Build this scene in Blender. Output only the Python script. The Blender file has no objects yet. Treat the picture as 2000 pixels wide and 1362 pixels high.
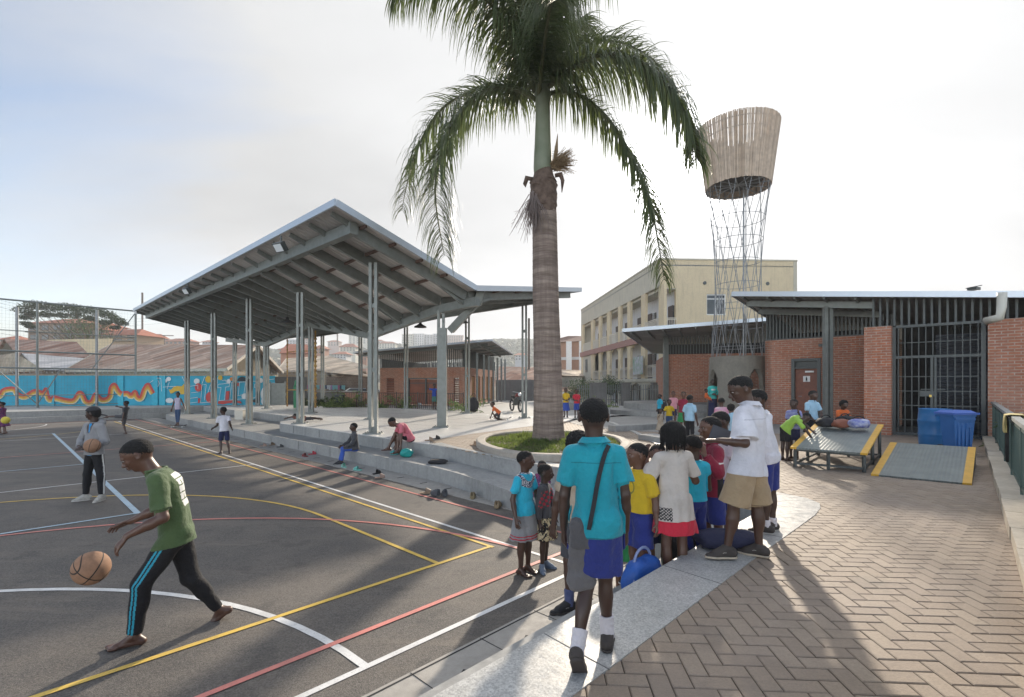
import bpy, math, random
import numpy as np
from mathutils import Vector
SC = bpy.context.scene
COL = SC.collection
# ---------------------------------------------------------------- camera, world, sun, exposure
FPX, CX, HY, CZ = 958.0, 1000.0, 750.0, 2.05
cam_d = bpy.data.cameras.new("camera"); cam = bpy.data.objects.new("camera", cam_d); COL.objects.link(cam)
cam.location = (0, 0, CZ); cam.rotation_euler = (math.radians(90), 0, 0)
cam_d.sensor_width = 36; cam_d.lens = 36*FPX/2000; cam_d.shift_y = (HY-681)/2000
cam_d.clip_end = 6000; cam_d.clip_start = 0.05
SC.camera = cam
SUN_EL, SUN_AZ = math.radians(21.8), math.radians(17.1)      # azimuth to the right of +Y
SUNDIR = Vector((math.sin(SUN_AZ)*math.cos(SUN_EL), math.cos(SUN_AZ)*math.cos(SUN_EL), math.sin(SUN_EL)))
sun_d = bpy.data.lights.new("sun", 'SUN'); sun_d.energy = 2.35; sun_d.angle = math.radians(1.6); sun_d.color = (1.0, .88, .72)
sun = bpy.data.objects.new("sun", sun_d); COL.objects.link(sun)
sun.rotation_euler = (-SUNDIR).to_track_quat('-Z', 'Y').to_euler(); sun.location = (20, 60, 40)
W = bpy.data.worlds.new("World"); SC.world = W; W.use_nodes = True
def build_world():
    nt = W.node_tree; N = nt.nodes; L = nt.links; N.clear()
    out = N.new('ShaderNodeOutputWorld'); bg = N.new('ShaderNodeBackground'); bg.inputs[1].default_value = 0.125
    sky = N.new('ShaderNodeTexSky'); sky.sky_type = 'NISHITA'; sky.sun_disc = False
    sky.sun_elevation = SUN_EL; sky.sun_rotation = SUN_AZ; sky.altitude = 1100; sky.air_density = 1.0; sky.dust_density = 1.2; sky.ozone_density = 1.5
    tc = N.new('ShaderNodeTexCoord')
    sep = N.new('ShaderNodeSeparateXYZ'); L.new(tc.outputs['Generated'], sep.inputs[0])
    def math_(op, a, b=None, c=None):
        m = N.new('ShaderNodeMath'); m.operation = op
        for i, v in enumerate((a, b, c)):
            if v is None: continue
            if isinstance(v, (int, float)): m.inputs[i].default_value = v
            else: L.new(v, m.inputs[i])
        return m.outputs[0]
    zz = math_('ADD', math_('MAXIMUM', sep.outputs[2], 0.0), 0.22)
    u = math_('DIVIDE', sep.outputs[0], zz); v = math_('DIVIDE', sep.outputs[1], zz)
    cmb = N.new('ShaderNodeCombineXYZ'); L.new(u, cmb.inputs[0]); L.new(v, cmb.inputs[1])
    mp = N.new('ShaderNodeMapping'); mp.inputs['Rotation'].default_value = (0, 0, .6); mp.inputs['Scale'].default_value = (.55, 1.0, 1); mp.inputs['Location'].default_value = (3.1, 1.7, 0)
    L.new(cmb.outputs[0], mp.inputs[0])
    n1 = N.new('ShaderNodeTexNoise'); n1.inputs['Scale'].default_value = .8; n1.inputs['Detail'].default_value = 8; n1.inputs['Roughness'].default_value = .56; n1.inputs['Distortion'].default_value = .9
    L.new(mp.outputs[0], n1.inputs['Vector'])
    # angle to the sun
    dot = N.new('ShaderNodeVectorMath'); dot.operation = 'DOT_PRODUCT'; L.new(tc.outputs['Generated'], dot.inputs[0]); dot.inputs[1].default_value = SUNDIR
    d = math_('MAXIMUM', dot.outputs['Value'], 0.0)
    # coverage: thin everywhere, thick towards the sun side
    cov = math_('ADD', math_('MULTIPLY_ADD', n1.outputs[0], 2.5, -1.36), math_('MULTIPLY', math_('POWER', d, 2.2), 1.9))
    cov = math_('ADD', cov, math_('MULTIPLY', math_('POWER', math_('SUBTRACT', 1.0, math_('MAXIMUM', sep.outputs[2], 0.0)), 8.0), .4))
    cov = math_('MINIMUM', math_('MAXIMUM', cov, 0.0), 1.0)
    glow = math_('ADD', math_('MULTIPLY', math_('POWER', d, 5.0), .75), math_('MULTIPLY', math_('POWER', d, 300.0), 26.0))
    n2 = N.new('ShaderNodeTexNoise'); n2.inputs['Scale'].default_value = 1.25; n2.inputs['Detail'].default_value = 6; L.new(mp.outputs[0], n2.inputs['Vector'])
    shade = math_('MULTIPLY_ADD', n2.outputs[0], 2.0, -1.0)
    # unseen cloud overhead and behind the camera is brightened as added fill light
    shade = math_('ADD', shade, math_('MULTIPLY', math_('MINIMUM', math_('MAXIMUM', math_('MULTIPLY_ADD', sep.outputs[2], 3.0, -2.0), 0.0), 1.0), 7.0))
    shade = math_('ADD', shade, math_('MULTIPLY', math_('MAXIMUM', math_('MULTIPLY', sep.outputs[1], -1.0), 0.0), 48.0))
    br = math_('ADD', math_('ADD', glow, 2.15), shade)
    c = N.new('ShaderNodeCombineXYZ'); L.new(math_('MULTIPLY', br, .985), c.inputs[0]); L.new(math_('MULTIPLY', br, .99), c.inputs[1]); L.new(br, c.inputs[2])
    # blue clear sky: the Nishita sky
    mx = N.new('ShaderNodeMix'); mx.data_type = 'RGBA'; L.new(cov, mx.inputs['Factor']); sm = N.new('ShaderNodeMix'); sm.data_type = 'RGBA'; sm.blend_type = 'MULTIPLY'; sm.inputs['Factor'].default_value = 1; L.new(sky.outputs[0], sm.inputs['A']); sm.inputs['B'].default_value = (.72,.64,.58,1); L.new(sm.outputs['Result'], mx.inputs['A']); L.new(c.outputs[0], mx.inputs['B'])
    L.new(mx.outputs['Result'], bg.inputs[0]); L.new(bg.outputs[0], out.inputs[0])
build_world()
SC.view_settings.view_transform = 'Standard'; SC.view_settings.look = 'None'; SC.view_settings.gamma = 1; SC.view_settings.exposure = 1.5
try:
    SC.cycles.max_bounces = 6; SC.cycles.diffuse_bounces = 4; SC.cycles.glossy_bounces = 3; SC.cycles.transparent_max_bounces = 12
    SC.cycles.use_denoising = True; SC.cycles.volume_bounces = 0
except Exception: pass
random.seed(7); RNG = np.random.default_rng(5)
R = math.radians
# ---------------------------------------------------------------- coordinates
NX, NY, UX, UY = .692, .7215, -.7215, .692          # court grid: n across the court edge, u along it
def G(n, u, z=0.0): return Vector((NX*n+UX*u, NY*n+UY*u, z))
def P(px, py, z=0.6):                                # photo pixel -> point on the level z
    Y = (CZ-z)*FPX/(py-HY); return Vector(((px-CX)/FPX*Y, Y, z))
def at(px, py, Y): return Vector(((px-CX)/FPX*Y, Y, CZ-(py-HY)/FPX*Y))
# ---------------------------------------------------------------- materials
_M = {}
def mat(key, color=(.5,.5,.5), rough=.7, metal=0.0, noise=0.0, nscale=8.0, bump=0.0, bscale=40.0, color2=None, spec=.5, detail=4, sheen=0, trans=0):
    if key in _M: return _M[key]
    m = bpy.data.materials.new(key); m.use_nodes = True; nt = m.node_tree; N = nt.nodes; L = nt.links
    b = N['Principled BSDF']; b.inputs['Roughness'].default_value = rough; b.inputs['Metallic'].default_value = metal
    b.inputs['Base Color'].default_value = (*color, 1); b.inputs['Specular IOR Level'].default_value = spec
    if sheen: b.inputs['Sheen Weight'].default_value = sheen
    g = N.new('ShaderNodeNewGeometry')
    if noise or color2:
        n = N.new('ShaderNodeTexNoise'); n.inputs['Scale'].default_value = nscale; n.inputs['Detail'].default_value = detail
        L.new(g.outputs['Position'], n.inputs['Vector'])
        r = N.new('ShaderNodeMapRange'); r.inputs[1].default_value = .3; r.inputs[2].default_value = .7; L.new(n.outputs[0], r.inputs[0])
        mx = N.new('ShaderNodeMix'); mx.data_type = 'RGBA'; L.new(r.outputs[0], mx.inputs['Factor'])
        c2 = color2 if color2 else tuple(min(1, c*(1+noise)) for c in color)
        c1 = color if color2 else tuple(c*(1-noise) for c in color)
        mx.inputs['A'].default_value = (*c1, 1); mx.inputs['B'].default_value = (*c2, 1)
        L.new(mx.outputs['Result'], b.inputs['Base Color'])
    if bump:
        n = N.new('ShaderNodeTexNoise'); n.inputs['Scale'].default_value = bscale; n.inputs['Detail'].default_value = 3
        L.new(g.outputs['Position'], n.inputs['Vector'])
        bp = N.new('ShaderNodeBump'); bp.inputs['Strength'].default_value = bump; bp.inputs['Distance'].default_value = .02
        L.new(n.outputs[0], bp.inputs['Height']); L.new(bp.outputs[0], b.inputs['Normal'])
    _M[key] = m; return m
def new_mat(key):
    m = bpy.data.materials.new(key); m.use_nodes = True; _M[key] = m
    return m, m.node_tree.nodes, m.node_tree.links, m.node_tree.nodes['Principled BSDF']
def mixn(N, L, fac, a, b, mode='MIX'):
    mx = N.new('ShaderNodeMix'); mx.data_type = 'RGBA'; mx.blend_type = mode
    for nm, v in (('Factor', fac), ('A', a), ('B', b)):
        if isinstance(v, (int, float)): mx.inputs[nm].default_value = v
        elif isinstance(v, tuple): mx.inputs[nm].default_value = (*v[:3], 1)
        else: L.new(v, mx.inputs[nm])
    return mx.outputs['Result']
def noisen(N, L, vec, scale, detail=4, rough=.5, lo=.3, hi=.7):
    n = N.new('ShaderNodeTexNoise'); n.inputs['Scale'].default_value = scale; n.inputs['Detail'].default_value = detail; n.inputs['Roughness'].default_value = rough
    L.new(vec, n.inputs['Vector']); r = N.new('ShaderNodeMapRange'); r.inputs[1].default_value = lo; r.inputs[2].default_value = hi; L.new(n.outputs[0], r.inputs[0])
    return r.outputs[0]
def bumpn(N, L, h, strength, dist=.01):
    bp = N.new('ShaderNodeBump'); bp.inputs['Strength'].default_value = strength; bp.inputs['Distance'].default_value = dist; L.new(h, bp.inputs['Height']); return bp.outputs[0]
def brick_mat(key, c1, c2, mortar, bw=.23, bh=.075, msize=.008, bias=0.0):
    m, N, L, b = new_mat(key); uv = N.new('ShaderNodeUVMap'); g = N.new('ShaderNodeNewGeometry')
    t = N.new('ShaderNodeTexBrick'); t.inputs['Scale'].default_value = 1; t.inputs['Brick Width'].default_value = bw; t.inputs['Row Height'].default_value = bh
    t.inputs['Mortar Size'].default_value = msize; t.inputs['Mortar Smooth'].default_value = .3; t.inputs['Bias'].default_value = bias
    t.inputs['Color1'].default_value = (*c1, 1); t.inputs['Color2'].default_value = (*c2, 1); t.inputs['Mortar'].default_value = (*mortar, 1)
    L.new(uv.outputs[0], t.inputs['Vector'])
    n = noisen(N, L, g.outputs['Position'], 9, 5); n2 = noisen(N, L, g.outputs['Position'], 1.1, 4)
    c = mixn(N, L, n, t.outputs['Color'], mixn(N, L, .75, t.outputs['Color'], (c1[0]*.6, c1[1]*.62, c1[2]*.66)))
    c = mixn(N, L, n2, c, mixn(N, L, .28, c, (.42, .36, .31)))
    L.new(c, b.inputs['Base Color']); b.inputs['Roughness'].default_value = .9
    inv = N.new('ShaderNodeMath'); inv.operation = 'SUBTRACT'; inv.inputs[0].default_value = 1; L.new(t.outputs['Fac'], inv.inputs[1])
    L.new(bumpn(N, L, inv.outputs[0], .7, .008), b.inputs['Normal']); return m
def concrete_mat(key, c, c2, rough=.8, speck=0.0, joints=None):
    m, N, L, b = new_mat(key); g = N.new('ShaderNodeNewGeometry'); pos = g.outputs['Position']
    n = noisen(N, L, pos, 1.3, 6, .6); n2 = noisen(N, L, pos, 14, 5, .6)
    col = mixn(N, L, n, c, c2); mpv = N.new('ShaderNodeMapping'); mpv.inputs['Scale'].default_value = (5,5,.5); L.new(pos, mpv.inputs[0]); n5 = noisen(N, L, mpv.outputs[0], 1.2, 6, .65, .5, .72); col = mixn(N, L, n2, col, mixn(N, L, .3, col, (c[0]*.5, c[1]*.5, c[2]*.5))); col = mixn(N, L, n5, col, mixn(N, L, .3, col, (c[0]*.4, c[1]*.4, c[2]*.38)))
    if speck:
        v = N.new('ShaderNodeTexVoronoi'); v.inputs['Scale'].default_value = 110; L.new(pos, v.inputs['Vector'])
        s = N.new('ShaderNodeSeparateColor'); L.new(v.outputs['Color'], s.inputs[0])
        r = N.new('ShaderNodeMapRange'); r.inputs[1].default_value = .0; r.inputs[2].default_value = 1.; r.inputs[3].default_value = 0; r.inputs[4].default_value = speck; L.new(s.outputs[0], r.inputs[0])
        col = mixn(N, L, r.outputs[0], col, (c[0]*.25, c[1]*.25, c[2]*.26))
    L.new(col, b.inputs['Base Color'])
    rr = N.new('ShaderNodeMapRange'); rr.inputs[3].default_value = rough-.12; rr.inputs[4].default_value = rough+.1; L.new(n2, rr.inputs[0]); L.new(rr.outputs[0], b.inputs['Roughness'])
    L.new(bumpn(N, L, n2, .12, .01), b.inputs['Normal']); return m
def sheet_mat(key, c, c2, pitch=.2, rough=.45, metal=.3, rust=.5, axis=0, streak=1.0):
    """corrugated sheets, the ribs running along UV v (axis 0) or u"""
    m, N, L, b = new_mat(key); uv = N.new('ShaderNodeUVMap'); g = N.new('ShaderNodeNewGeometry')
    w = N.new('ShaderNodeTexWave'); w.wave_type = 'BANDS'; w.bands_direction = 'X' if axis == 0 else 'Y'; w.inputs['Scale'].default_value = .314/pitch; w.inputs['Distortion'].default_value = 0
    L.new(uv.outputs[0], w.inputs['Vector'])
    mp = N.new('ShaderNodeMapping'); mp.inputs['Scale'].default_value = (1.2, .18, 1) if axis == 0 else (.18, 1.2, 1); L.new(uv.outputs[0], mp.inputs[0])
    n = noisen(N, L, mp.outputs[0], streak, 7, .65, .5-.2*rust, .5+.3*(1-rust)+.04)
    n2 = noisen(N, L, g.outputs['Position'], 3, 5)
    # a different shade for each sheet
    sh = N.new('ShaderNodeTexBrick'); sh.inputs['Scale'].default_value = 1; sh.inputs['Brick Width'].default_value = .86 if axis == 0 else 2.8; sh.inputs['Row Height'].default_value = 2.8 if axis == 0 else .86; sh.inputs['Mortar Size'].default_value = 0
    sh.inputs['Color1'].default_value = (.75, .75, .75, 1); sh.inputs['Color2'].default_value = (1.15, 1.12, 1.1, 1); L.new(uv.outputs[0], sh.inputs['Vector'])
    col = mixn(N, L, n, c, c2); col = mixn(N, L, n2, col, mixn(N, L, .3, col, (c2[0]*.6, c2[1]*.6, c2[2]*.6)))
    col = mixn(N, L, 1.0, col, sh.outputs['Color'], 'MULTIPLY')
    L.new(col, b.inputs['Base Color']); b.inputs['Roughness'].default_value = rough; b.inputs['Metallic'].default_value = metal
    L.new(bumpn(N, L, w.outputs[0], .8, .03), b.inputs['Normal']); return m
# ---------------------------------------------------------------- mesh builder
def mkmesh(name, verts, faces, mats, fmat=None, smooth=False, uv=True, off=(0,0,0)):
    V = np.asarray(verts, dtype=np.float64).reshape(-1, 3)
    me = bpy.data.meshes.new(name)
    me.vertices.add(len(V)); me.vertices.foreach_set('co', (V-np.asarray(off)).astype(np.float32).ravel())
    if isinstance(faces, np.ndarray):
        nf, k = faces.shape; li = faces.ravel().astype(np.int32); ls = np.arange(nf, dtype=np.int32)*k; lt = np.full(nf, k, dtype=np.int32)
    else:
        lt = np.array([len(f) for f in faces], dtype=np.int32); li = np.array([i for f in faces for i in f], dtype=np.int32); ls = np.concatenate([[0], np.cumsum(lt)[:-1]]).astype(np.int32); nf = len(faces)
    me.loops.add(len(li)); me.loops.foreach_set('vertex_index', li)
    me.polygons.add(nf); me.polygons.foreach_set('loop_start', ls); me.polygons.foreach_set('loop_total', lt)
    if not isinstance(mats, (list, tuple)): mats = [mats]
    for m in mats: me.materials.append(m)
    if fmat is not None: me.polygons.foreach_set('material_index', np.array(fmat, dtype=np.int32))
    me.polygons.foreach_set('use_smooth', np.full(nf, bool(smooth)))
    me.update(calc_edges=True)
    if uv:
        nr = np.empty(nf*3, dtype=np.float32); me.polygons.foreach_get('normal', nr); nr = nr.reshape(-1, 3)
        n = np.repeat(nr, lt, axis=0); p = V[li]
        ax = np.where(np.abs(n[:, 2:3]) > .75, 0, 1)
        h = np.hypot(n[:, 0], n[:, 1])+1e-9; tx, ty = -n[:, 1]/h, n[:, 0]/h
        sg = np.where(np.abs(tx) > np.abs(ty), np.sign(tx), np.sign(ty)); tx, ty = tx*sg, ty*sg
        flat = ax[:, 0] == 0
        # level faces: along the court grid
        u_ = np.where(flat, p[:, 0]*UX+p[:, 1]*UY, p[:, 0]*tx+p[:, 1]*ty); v_ = np.where(flat, p[:, 0]*NX+p[:, 1]*NY, p[:, 2]/np.maximum(.3, h))
        l = me.uv_layers.new(name='UVMap'); l.data.foreach_set('uv', np.stack([u_, v_], 1).astype(np.float32).ravel())
    return me
class MB:
    def __init__(s): s.v = []; s.f = []; s.m = []; s.mi = 0
    def face(s, pts):
        i = len(s.v); s.v += [tuple(p) for p in pts]; s.f.append(tuple(range(i, i+len(pts)))); s.m.append(s.mi); return s
    def box8(s, c):
        i = len(s.v); s.v += [tuple(p) for p in c]
        for f in ((0,3,2,1),(4,5,6,7),(0,1,5,4),(1,2,6,5),(2,3,7,6),(3,0,4,7)): s.f.append(tuple(i+k for k in f)); s.m.append(s.mi)
        return s
    def box(s, c, size, rz=0.0):
        c = Vector(c); a, b, h = size[0]/2, size[1]/2, size[2]/2; ca, sa = math.cos(rz), math.sin(rz)
        def q(x, y, z): return (c.x+x*ca-y*sa, c.y+x*sa+y*ca, c.z+z)
        return s.box8([q(-a,-b,-h), q(a,-b,-h), q(a,b,-h), q(-a,b,-h), q(-a,-b,h), q(a,-b,h), q(a,b,h), q(-a,b,h)])
    def beam(s, p, q, w, h, up=(0,0,1), shift=0.0):
        p, q = Vector(p), Vector(q); d = (q-p).normalized(); up = Vector(up)
        r = d.cross(up)
        if r.length < 1e-4: r = d.cross(Vector((0,1,0)))
        r.normalize(); n = r.cross(d).normalized()
        p = p+n*shift; q = q+n*shift; a = r*w/2; b = n*h/2
        return s.box8([p-a-b, p+a-b, q+a-b, q-a-b, p-a+b, p+a+b, q+a+b, q-a+b])
    def tube(s, pts, r, seg=8, cap=True):
        pts = [Vector(p) for p in pts]; rs = r if isinstance(r, (list, tuple)) else [r]*len(pts)
        n = len(pts); i0 = len(s.v); ref = None
        for k, p in enumerate(pts):
            d = (pts[min(k+1, n-1)]-pts[max(k-1, 0)]).normalized()
            if ref is None: ref = d.orthogonal().normalized()
            a = (ref-d*ref.dot(d)); a = a.normalized() if a.length > 1e-6 else d.orthogonal().normalized(); ref = a; b = d.cross(a)
            for j in range(seg):
                t = 2*math.pi*j/seg; s.v.append(tuple(p+(a*math.cos(t)+b*math.sin(t))*rs[k]))
        for k in range(n-1):
            for j in range(seg):
                j2 = (j+1) % seg; s.f.append((i0+k*seg+j, i0+k*seg+j2, i0+(k+1)*seg+j2, i0+(k+1)*seg+j)); s.m.append(s.mi)
        if cap:
            s.f.append(tuple(i0+j for j in range(seg-1, -1, -1))); s.m.append(s.mi); s.f.append(tuple(i0+(n-1)*seg+j for j in range(seg))); s.m.append(s.mi)
        return s
    def prism(s, poly, z0, z1, bottom=True):
        """poly: counter-clockwise list of (x, y)"""
        a = sum(poly[i][0]*poly[(i+1) % len(poly)][1]-poly[(i+1) % len(poly)][0]*poly[i][1] for i in range(len(poly)))
        if a < 0: poly = poly[::-1]
        n = len(poly); i = len(s.v); s.v += [(p[0], p[1], z0) for p in poly]+[(p[0], p[1], z1) for p in poly]
        s.f.append(tuple(i+n+k for k in range(n))); s.m.append(s.mi)
        if bottom: s.f.append(tuple(i+k for k in range(n-1, -1, -1))); s.m.append(s.mi)
        for k in range(n): k2 = (k+1) % n; s.f.append((i+k, i+k2, i+n+k2, i+n+k)); s.m.append(s.mi)
        return s
    def lathe(s, prof, c=(0,0,0), seg=24, cap=True):
        i0 = len(s.v); n = len(prof)
        for (r, z) in prof:
            for j in range(seg): t = 2*math.pi*j/seg; s.v.append((c[0]+r*math.cos(t), c[1]+r*math.sin(t), c[2]+z))
        for k in range(n-1):
            for j in range(seg):
                j2 = (j+1) % seg; s.f.append((i0+k*seg+j, i0+k*seg+j2, i0+(k+1)*seg+j2, i0+(k+1)*seg+j)); s.m.append(s.mi)
        if cap:
            s.f.append(tuple(i0+j for j in range(seg-1, -1, -1))); s.m.append(s.mi); s.f.append(tuple(i0+(n-1)*seg+j for j in range(seg))); s.m.append(s.mi)
        return s
    def ball(s, c, r, seg=12, rings=8, sq=(1,1,1)):
        i0 = len(s.v); c = Vector(c)
        for k in range(rings+1):
            t = math.pi*k/rings
            for j in range(seg):
                p = 2*math.pi*j/seg; s.v.append((c.x+r*sq[0]*math.sin(t)*math.cos(p), c.y+r*sq[1]*math.sin(t)*math.sin(p), c.z+r*sq[2]*math.cos(t)))
        for k in range(rings):
            for j in range(seg):
                j2 = (j+1) % seg; s.f.append((i0+(k+1)*seg+j, i0+(k+1)*seg+j2, i0+k*seg+j2, i0+k*seg+j)); s.m.append(s.mi)
        return s
    def build(s, name, m, parent=None, smooth=False, loc=None):
        off = parent_loc(parent) if parent is not None else (Vector(loc) if loc is not None else Vector((0,0,0)))
        me = mkmesh(name, s.v, s.f, m, s.m, smooth, off=off)
        o = bpy.data.objects.new(name, me); COL.objects.link(o)
        if parent is not None: o.parent = parent
        elif loc is not None: o.location = loc
        return o
def parent_loc(o):
    v = Vector((0,0,0))
    while o is not None: v = v+o.location; o = o.parent
    return v
def thing(name, label, cat, loc=(0,0,0), group=None):
    o = bpy.data.objects.new(name, None); COL.objects.link(o); o.location = loc; o.empty_display_size = .2
    o['label'] = label; o['category'] = cat
    if group: o['group'] = group
    return o
def tag(o, label, cat, group=None, kind=None):
    o['label'] = label; o['category'] = cat
    if group: o['group'] = group
    if kind: o['kind'] = kind
    return o
def struct(o): o['kind'] = 'structure'; return o
def copy_tree(o, parent=None):
    c = o.copy(); COL.objects.link(c)
    if parent is not None: c.parent = parent
    for ch in list(o.children): copy_tree(ch, c)
    return c
def txt_mesh(body, size, mat_, name, parent, origin, xdir, ydir, thick=.004, bold=0.0):
    """writing as real thin geometry: origin is lower-left, xdir / ydir unit vectors of the plane"""
    cu = bpy.data.curves.new('t', 'FONT'); cu.body = body; cu.size = size; cu.extrude = thick/2; cu.offset = bold
    ob = bpy.data.objects.new('t', cu); COL.objects.link(ob); dg = bpy.context.evaluated_depsgraph_get(); me = bpy.data.meshes.new_from_object(ob.evaluated_get(dg))
    bpy.data.objects.remove(ob); x, y = Vector(xdir), Vector(ydir); nrm = x.cross(y); off = parent_loc(parent)
    for v in me.vertices: v.co = Vector(origin)+x*v.co.x+y*v.co.y+nrm*(v.co.z+thick*.6)-off
    me.materials.clear(); me.materials.append(mat_); me.update()
    o = bpy.data.objects.new(name, me); COL.objects.link(o); o.parent = parent; return o
# ---------------------------------------------------------------- shared materials
M_CONC = concrete_mat('concrete_grey', (.30,.30,.29), (.40,.395,.38), .75)
M_CONC_D = concrete_mat('concrete_dark', (.17,.17,.165), (.22,.215,.21), .85)
M_KERB = concrete_mat('kerb_buff', (.46,.41,.35), (.36,.32,.27), .85)
M_TERR = concrete_mat('terrazzo', (.62,.61,.58), (.54,.535,.51), .40, speck=.6)
M_FLOOR = concrete_mat('stage_terrazzo', (.82,.80,.77), (.74,.73,.70), .38, speck=.3)
M_STRIP = concrete_mat('drain_slab', (.42,.39,.35), (.34,.32,.29), .8)
M_GREY = mat('grey_green_steel', (.19,.205,.195), .42, .25, noise=.12, nscale=6)
M_GREYD = mat('dark_steel', (.075,.085,.085), .45, .2, noise=.1, nscale=6)
M_GALV = mat('galvanised', (.30,.31,.32), .45, .5, noise=.15, nscale=10)
M_BRICK = brick_mat('brick_red', (.54,.18,.085), (.38,.135,.08), (.50,.43,.36), msize=.011)
M_WOOD = mat('louvre_wood', (.20,.065,.035), .6, color2=(.12,.04,.025), nscale=12)
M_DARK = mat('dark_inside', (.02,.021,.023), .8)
M_WHITE = mat('white_paint', (.78,.77,.75), .6, noise=.06)
# ---------------------------------------------------------------- terrain
def terr(x, y):
    r = math.hypot(x, y)
    def g(cx, cy, sx, sy, h): return h*math.exp(-((x-cx)/sx)**2-((y-cy)/sy)**2)
    z = g(-150,640,230,190,40)+g(60,720,170,200,34)+g(-420,560,160,200,26)+g(330,740,260,200,26)+g(-150,150,80,55,13)+g(-330,260,110,110,16)
    z *= min(1, max(0, (r-75)/60.0))
    return z-.06
def build_terrain():
    rr = [0, 12, 25, 40, 60, 75]+[90+15*i for i in range(60)]+[1050, 1300, 1700, 2500, 4500]
    na = 144; V = []; F = []
    for r in rr:
        for k in range(na):
            a = 2*math.pi*k/na; x, y = r*math.sin(a), r*math.cos(a); V.append((x, y, terr(x, y)))
    for i in range(len(rr)-1):
        for k in range(na):
            k2 = (k+1) % na; F.append((i*na+k, (i+1)*na+k, (i+1)*na+k2, i*na+k2))
    m = mat('hill_earth', (.16,.12,.08), .95, color2=(.07,.085,.04), nscale=.03, detail=6)
    o = bpy.data.objects.new('ground', mkmesh('ground', V, F, m, smooth=True)); COL.objects.link(o); struct(o)
build_terrain()
# ---------------------------------------------------------------- court
def asphalt_mat():
    m, N, L, b = new_mat('court_asphalt'); g = N.new('ShaderNodeNewGeometry'); pos = g.outputs['Position']
    n1 = noisen(N, L, pos, .55, 6, .6, .35, .68); n2 = noisen(N, L, pos, 60, 4, .7, .3, .7); n3 = noisen(N, L, pos, 5, 6, .7, .5, .75)
    v = N.new('ShaderNodeTexVoronoi'); v.inputs['Scale'].default_value = 150; L.new(pos, v.inputs['Vector'])
    n1 = noisen(N, L, pos, .75, 7, .68, .42, .6); c = mixn(N, L, n1, (.050,.046,.043), (.118,.100,.083)); v4 = N.new('ShaderNodeTexVoronoi'); v4.inputs['Scale'].default_value = 95; L.new(pos, v4.inputs['Vector']); s4 = N.new('ShaderNodeSeparateColor'); L.new(v4.outputs['Color'], s4.inputs[0]); c = mixn(N, L, n2, c, mixn(N, L, .6, c, (.21,.19,.17))); c = mixn(N, L, s4.outputs[0], mixn(N, L, .35, c, (.02,.02,.02)), mixn(N, L, .22, c, (.30,.27,.24)))
    c = mixn(N, L, n3, c, mixn(N, L, .3, c, (.17,.14,.11)))
    mp = N.new('ShaderNodeMapping'); mp.inputs['Rotation'].default_value = (0,0,.78); mp.inputs['Scale'].default_value = (.25,2.2,1); L.new(pos, mp.inputs[0]); sc = noisen(N, L, mp.outputs[0], 1.1, 8, .7, .52, .72); c = mixn(N, L, sc, c, mixn(N, L, .6, c, (.24,.20,.16)))
    v3 = noisen(N, L, pos, 2.3, 3, .5, .62, .66); c = mixn(N, L, v3, c, mixn(N, L, .25, c, (.03,.03,.03)))
    L.new(c, b.inputs['Base Color']); b.inputs['Roughness'].default_value = .74; b.inputs['Specular IOR Level'].default_value = .4
    L.new(bumpn(N, L, v.outputs['Distance'], .55, .006), b.inputs['Normal']); return m
def poly_mb(pts, z):   # flat sheet facing up
    mb = MB(); a = sum(pts[i][0]*pts[(i+1) % len(pts)][1]-pts[(i+1) % len(pts)][0]*pts[i][1] for i in range(len(pts)))
    if a < 0: pts = pts[::-1]
    mb.face([(p[0], p[1], z) for p in pts]); return mb
gp = lambda L_: [tuple(G(n, u).xy) for n, u in L_]
UEND = 36.0
struct(poly_mb(gp([(-45,2.92),(5.72,2.92),(5.72,UEND),(-45,UEND)]), 0.0).build('court', asphalt_mat()))
def line_mat(key, c):
    m, N, L, b = new_mat(key); g = N.new('ShaderNodeNewGeometry')
    n = noisen(N, L, g.outputs['Position'], 70, 4, .7, .55, .8); n2 = noisen(N, L, g.outputs['Position'], 4, 4, .6, .45, .75)
    L.new(mixn(N, L, n, mixn(N, L, n2, c, mixn(N, L, .35, c, (.12,.11,.1))), (c[0]*.4, c[1]*.4, c[2]*.4)), b.inputs['Base Color']); b.inputs['Roughness'].default_value = .6; return m
LW = line_mat('line_white', (.72,.71,.69)); LY = line_mat('line_yellow', (.72,.48,.09)); LR = line_mat('line_red', (.66,.23,.19)); LB = line_mat('line_pale_blue', (.42,.54,.62))
LMB = {'white': MB(), 'yellow': MB(), 'red': MB(), 'pale_blue': MB()}
RIB = [0]
def ribbon(mb, pts, w, z):
    RIB[0] += 1; z += .00022*RIB[0]
    pts = [Vector((p[0], p[1], 0)) for p in pts]; n = len(pts); lf = []; rt = []
    for i, p in enumerate(pts):
        d = (pts[min(i+1, n-1)]-pts[max(i-1, 0)]).normalized(); s = Vector((-d.y, d.x, 0))*w/2; lf.append(p+s); rt.append(p-s)
    for i in range(n-1): mb.face([(rt[i].x, rt[i].y, z), (rt[i+1].x, rt[i+1].y, z), (lf[i+1].x, lf[i+1].y, z), (lf[i].x, lf[i].y, z)])
def arc(cn, cu, r, a0, a1, k=48): return [G(cn+r*math.cos(R(a0+(a1-a0)*i/k)), cu+r*math.sin(R(a0+(a1-a0)*i/k))) for i in range(k+1)]
w_, y_, r_, b_ = (LMB[k] for k in ('white','yellow','red','pale_blue')); LWD = .055
zw, zy, zr, zb = .004, .004, .004, .004
ribbon(w_, [G(4.47,3.2), G(4.47,34.2)], LWD, zw)
ribbon(w_, [G(-14,3.22), G(4.5,3.22)], LWD, zw)
ribbon(w_, arc(-3.0,3.22,4.83,0,180), LWD+.01, zw)
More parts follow.
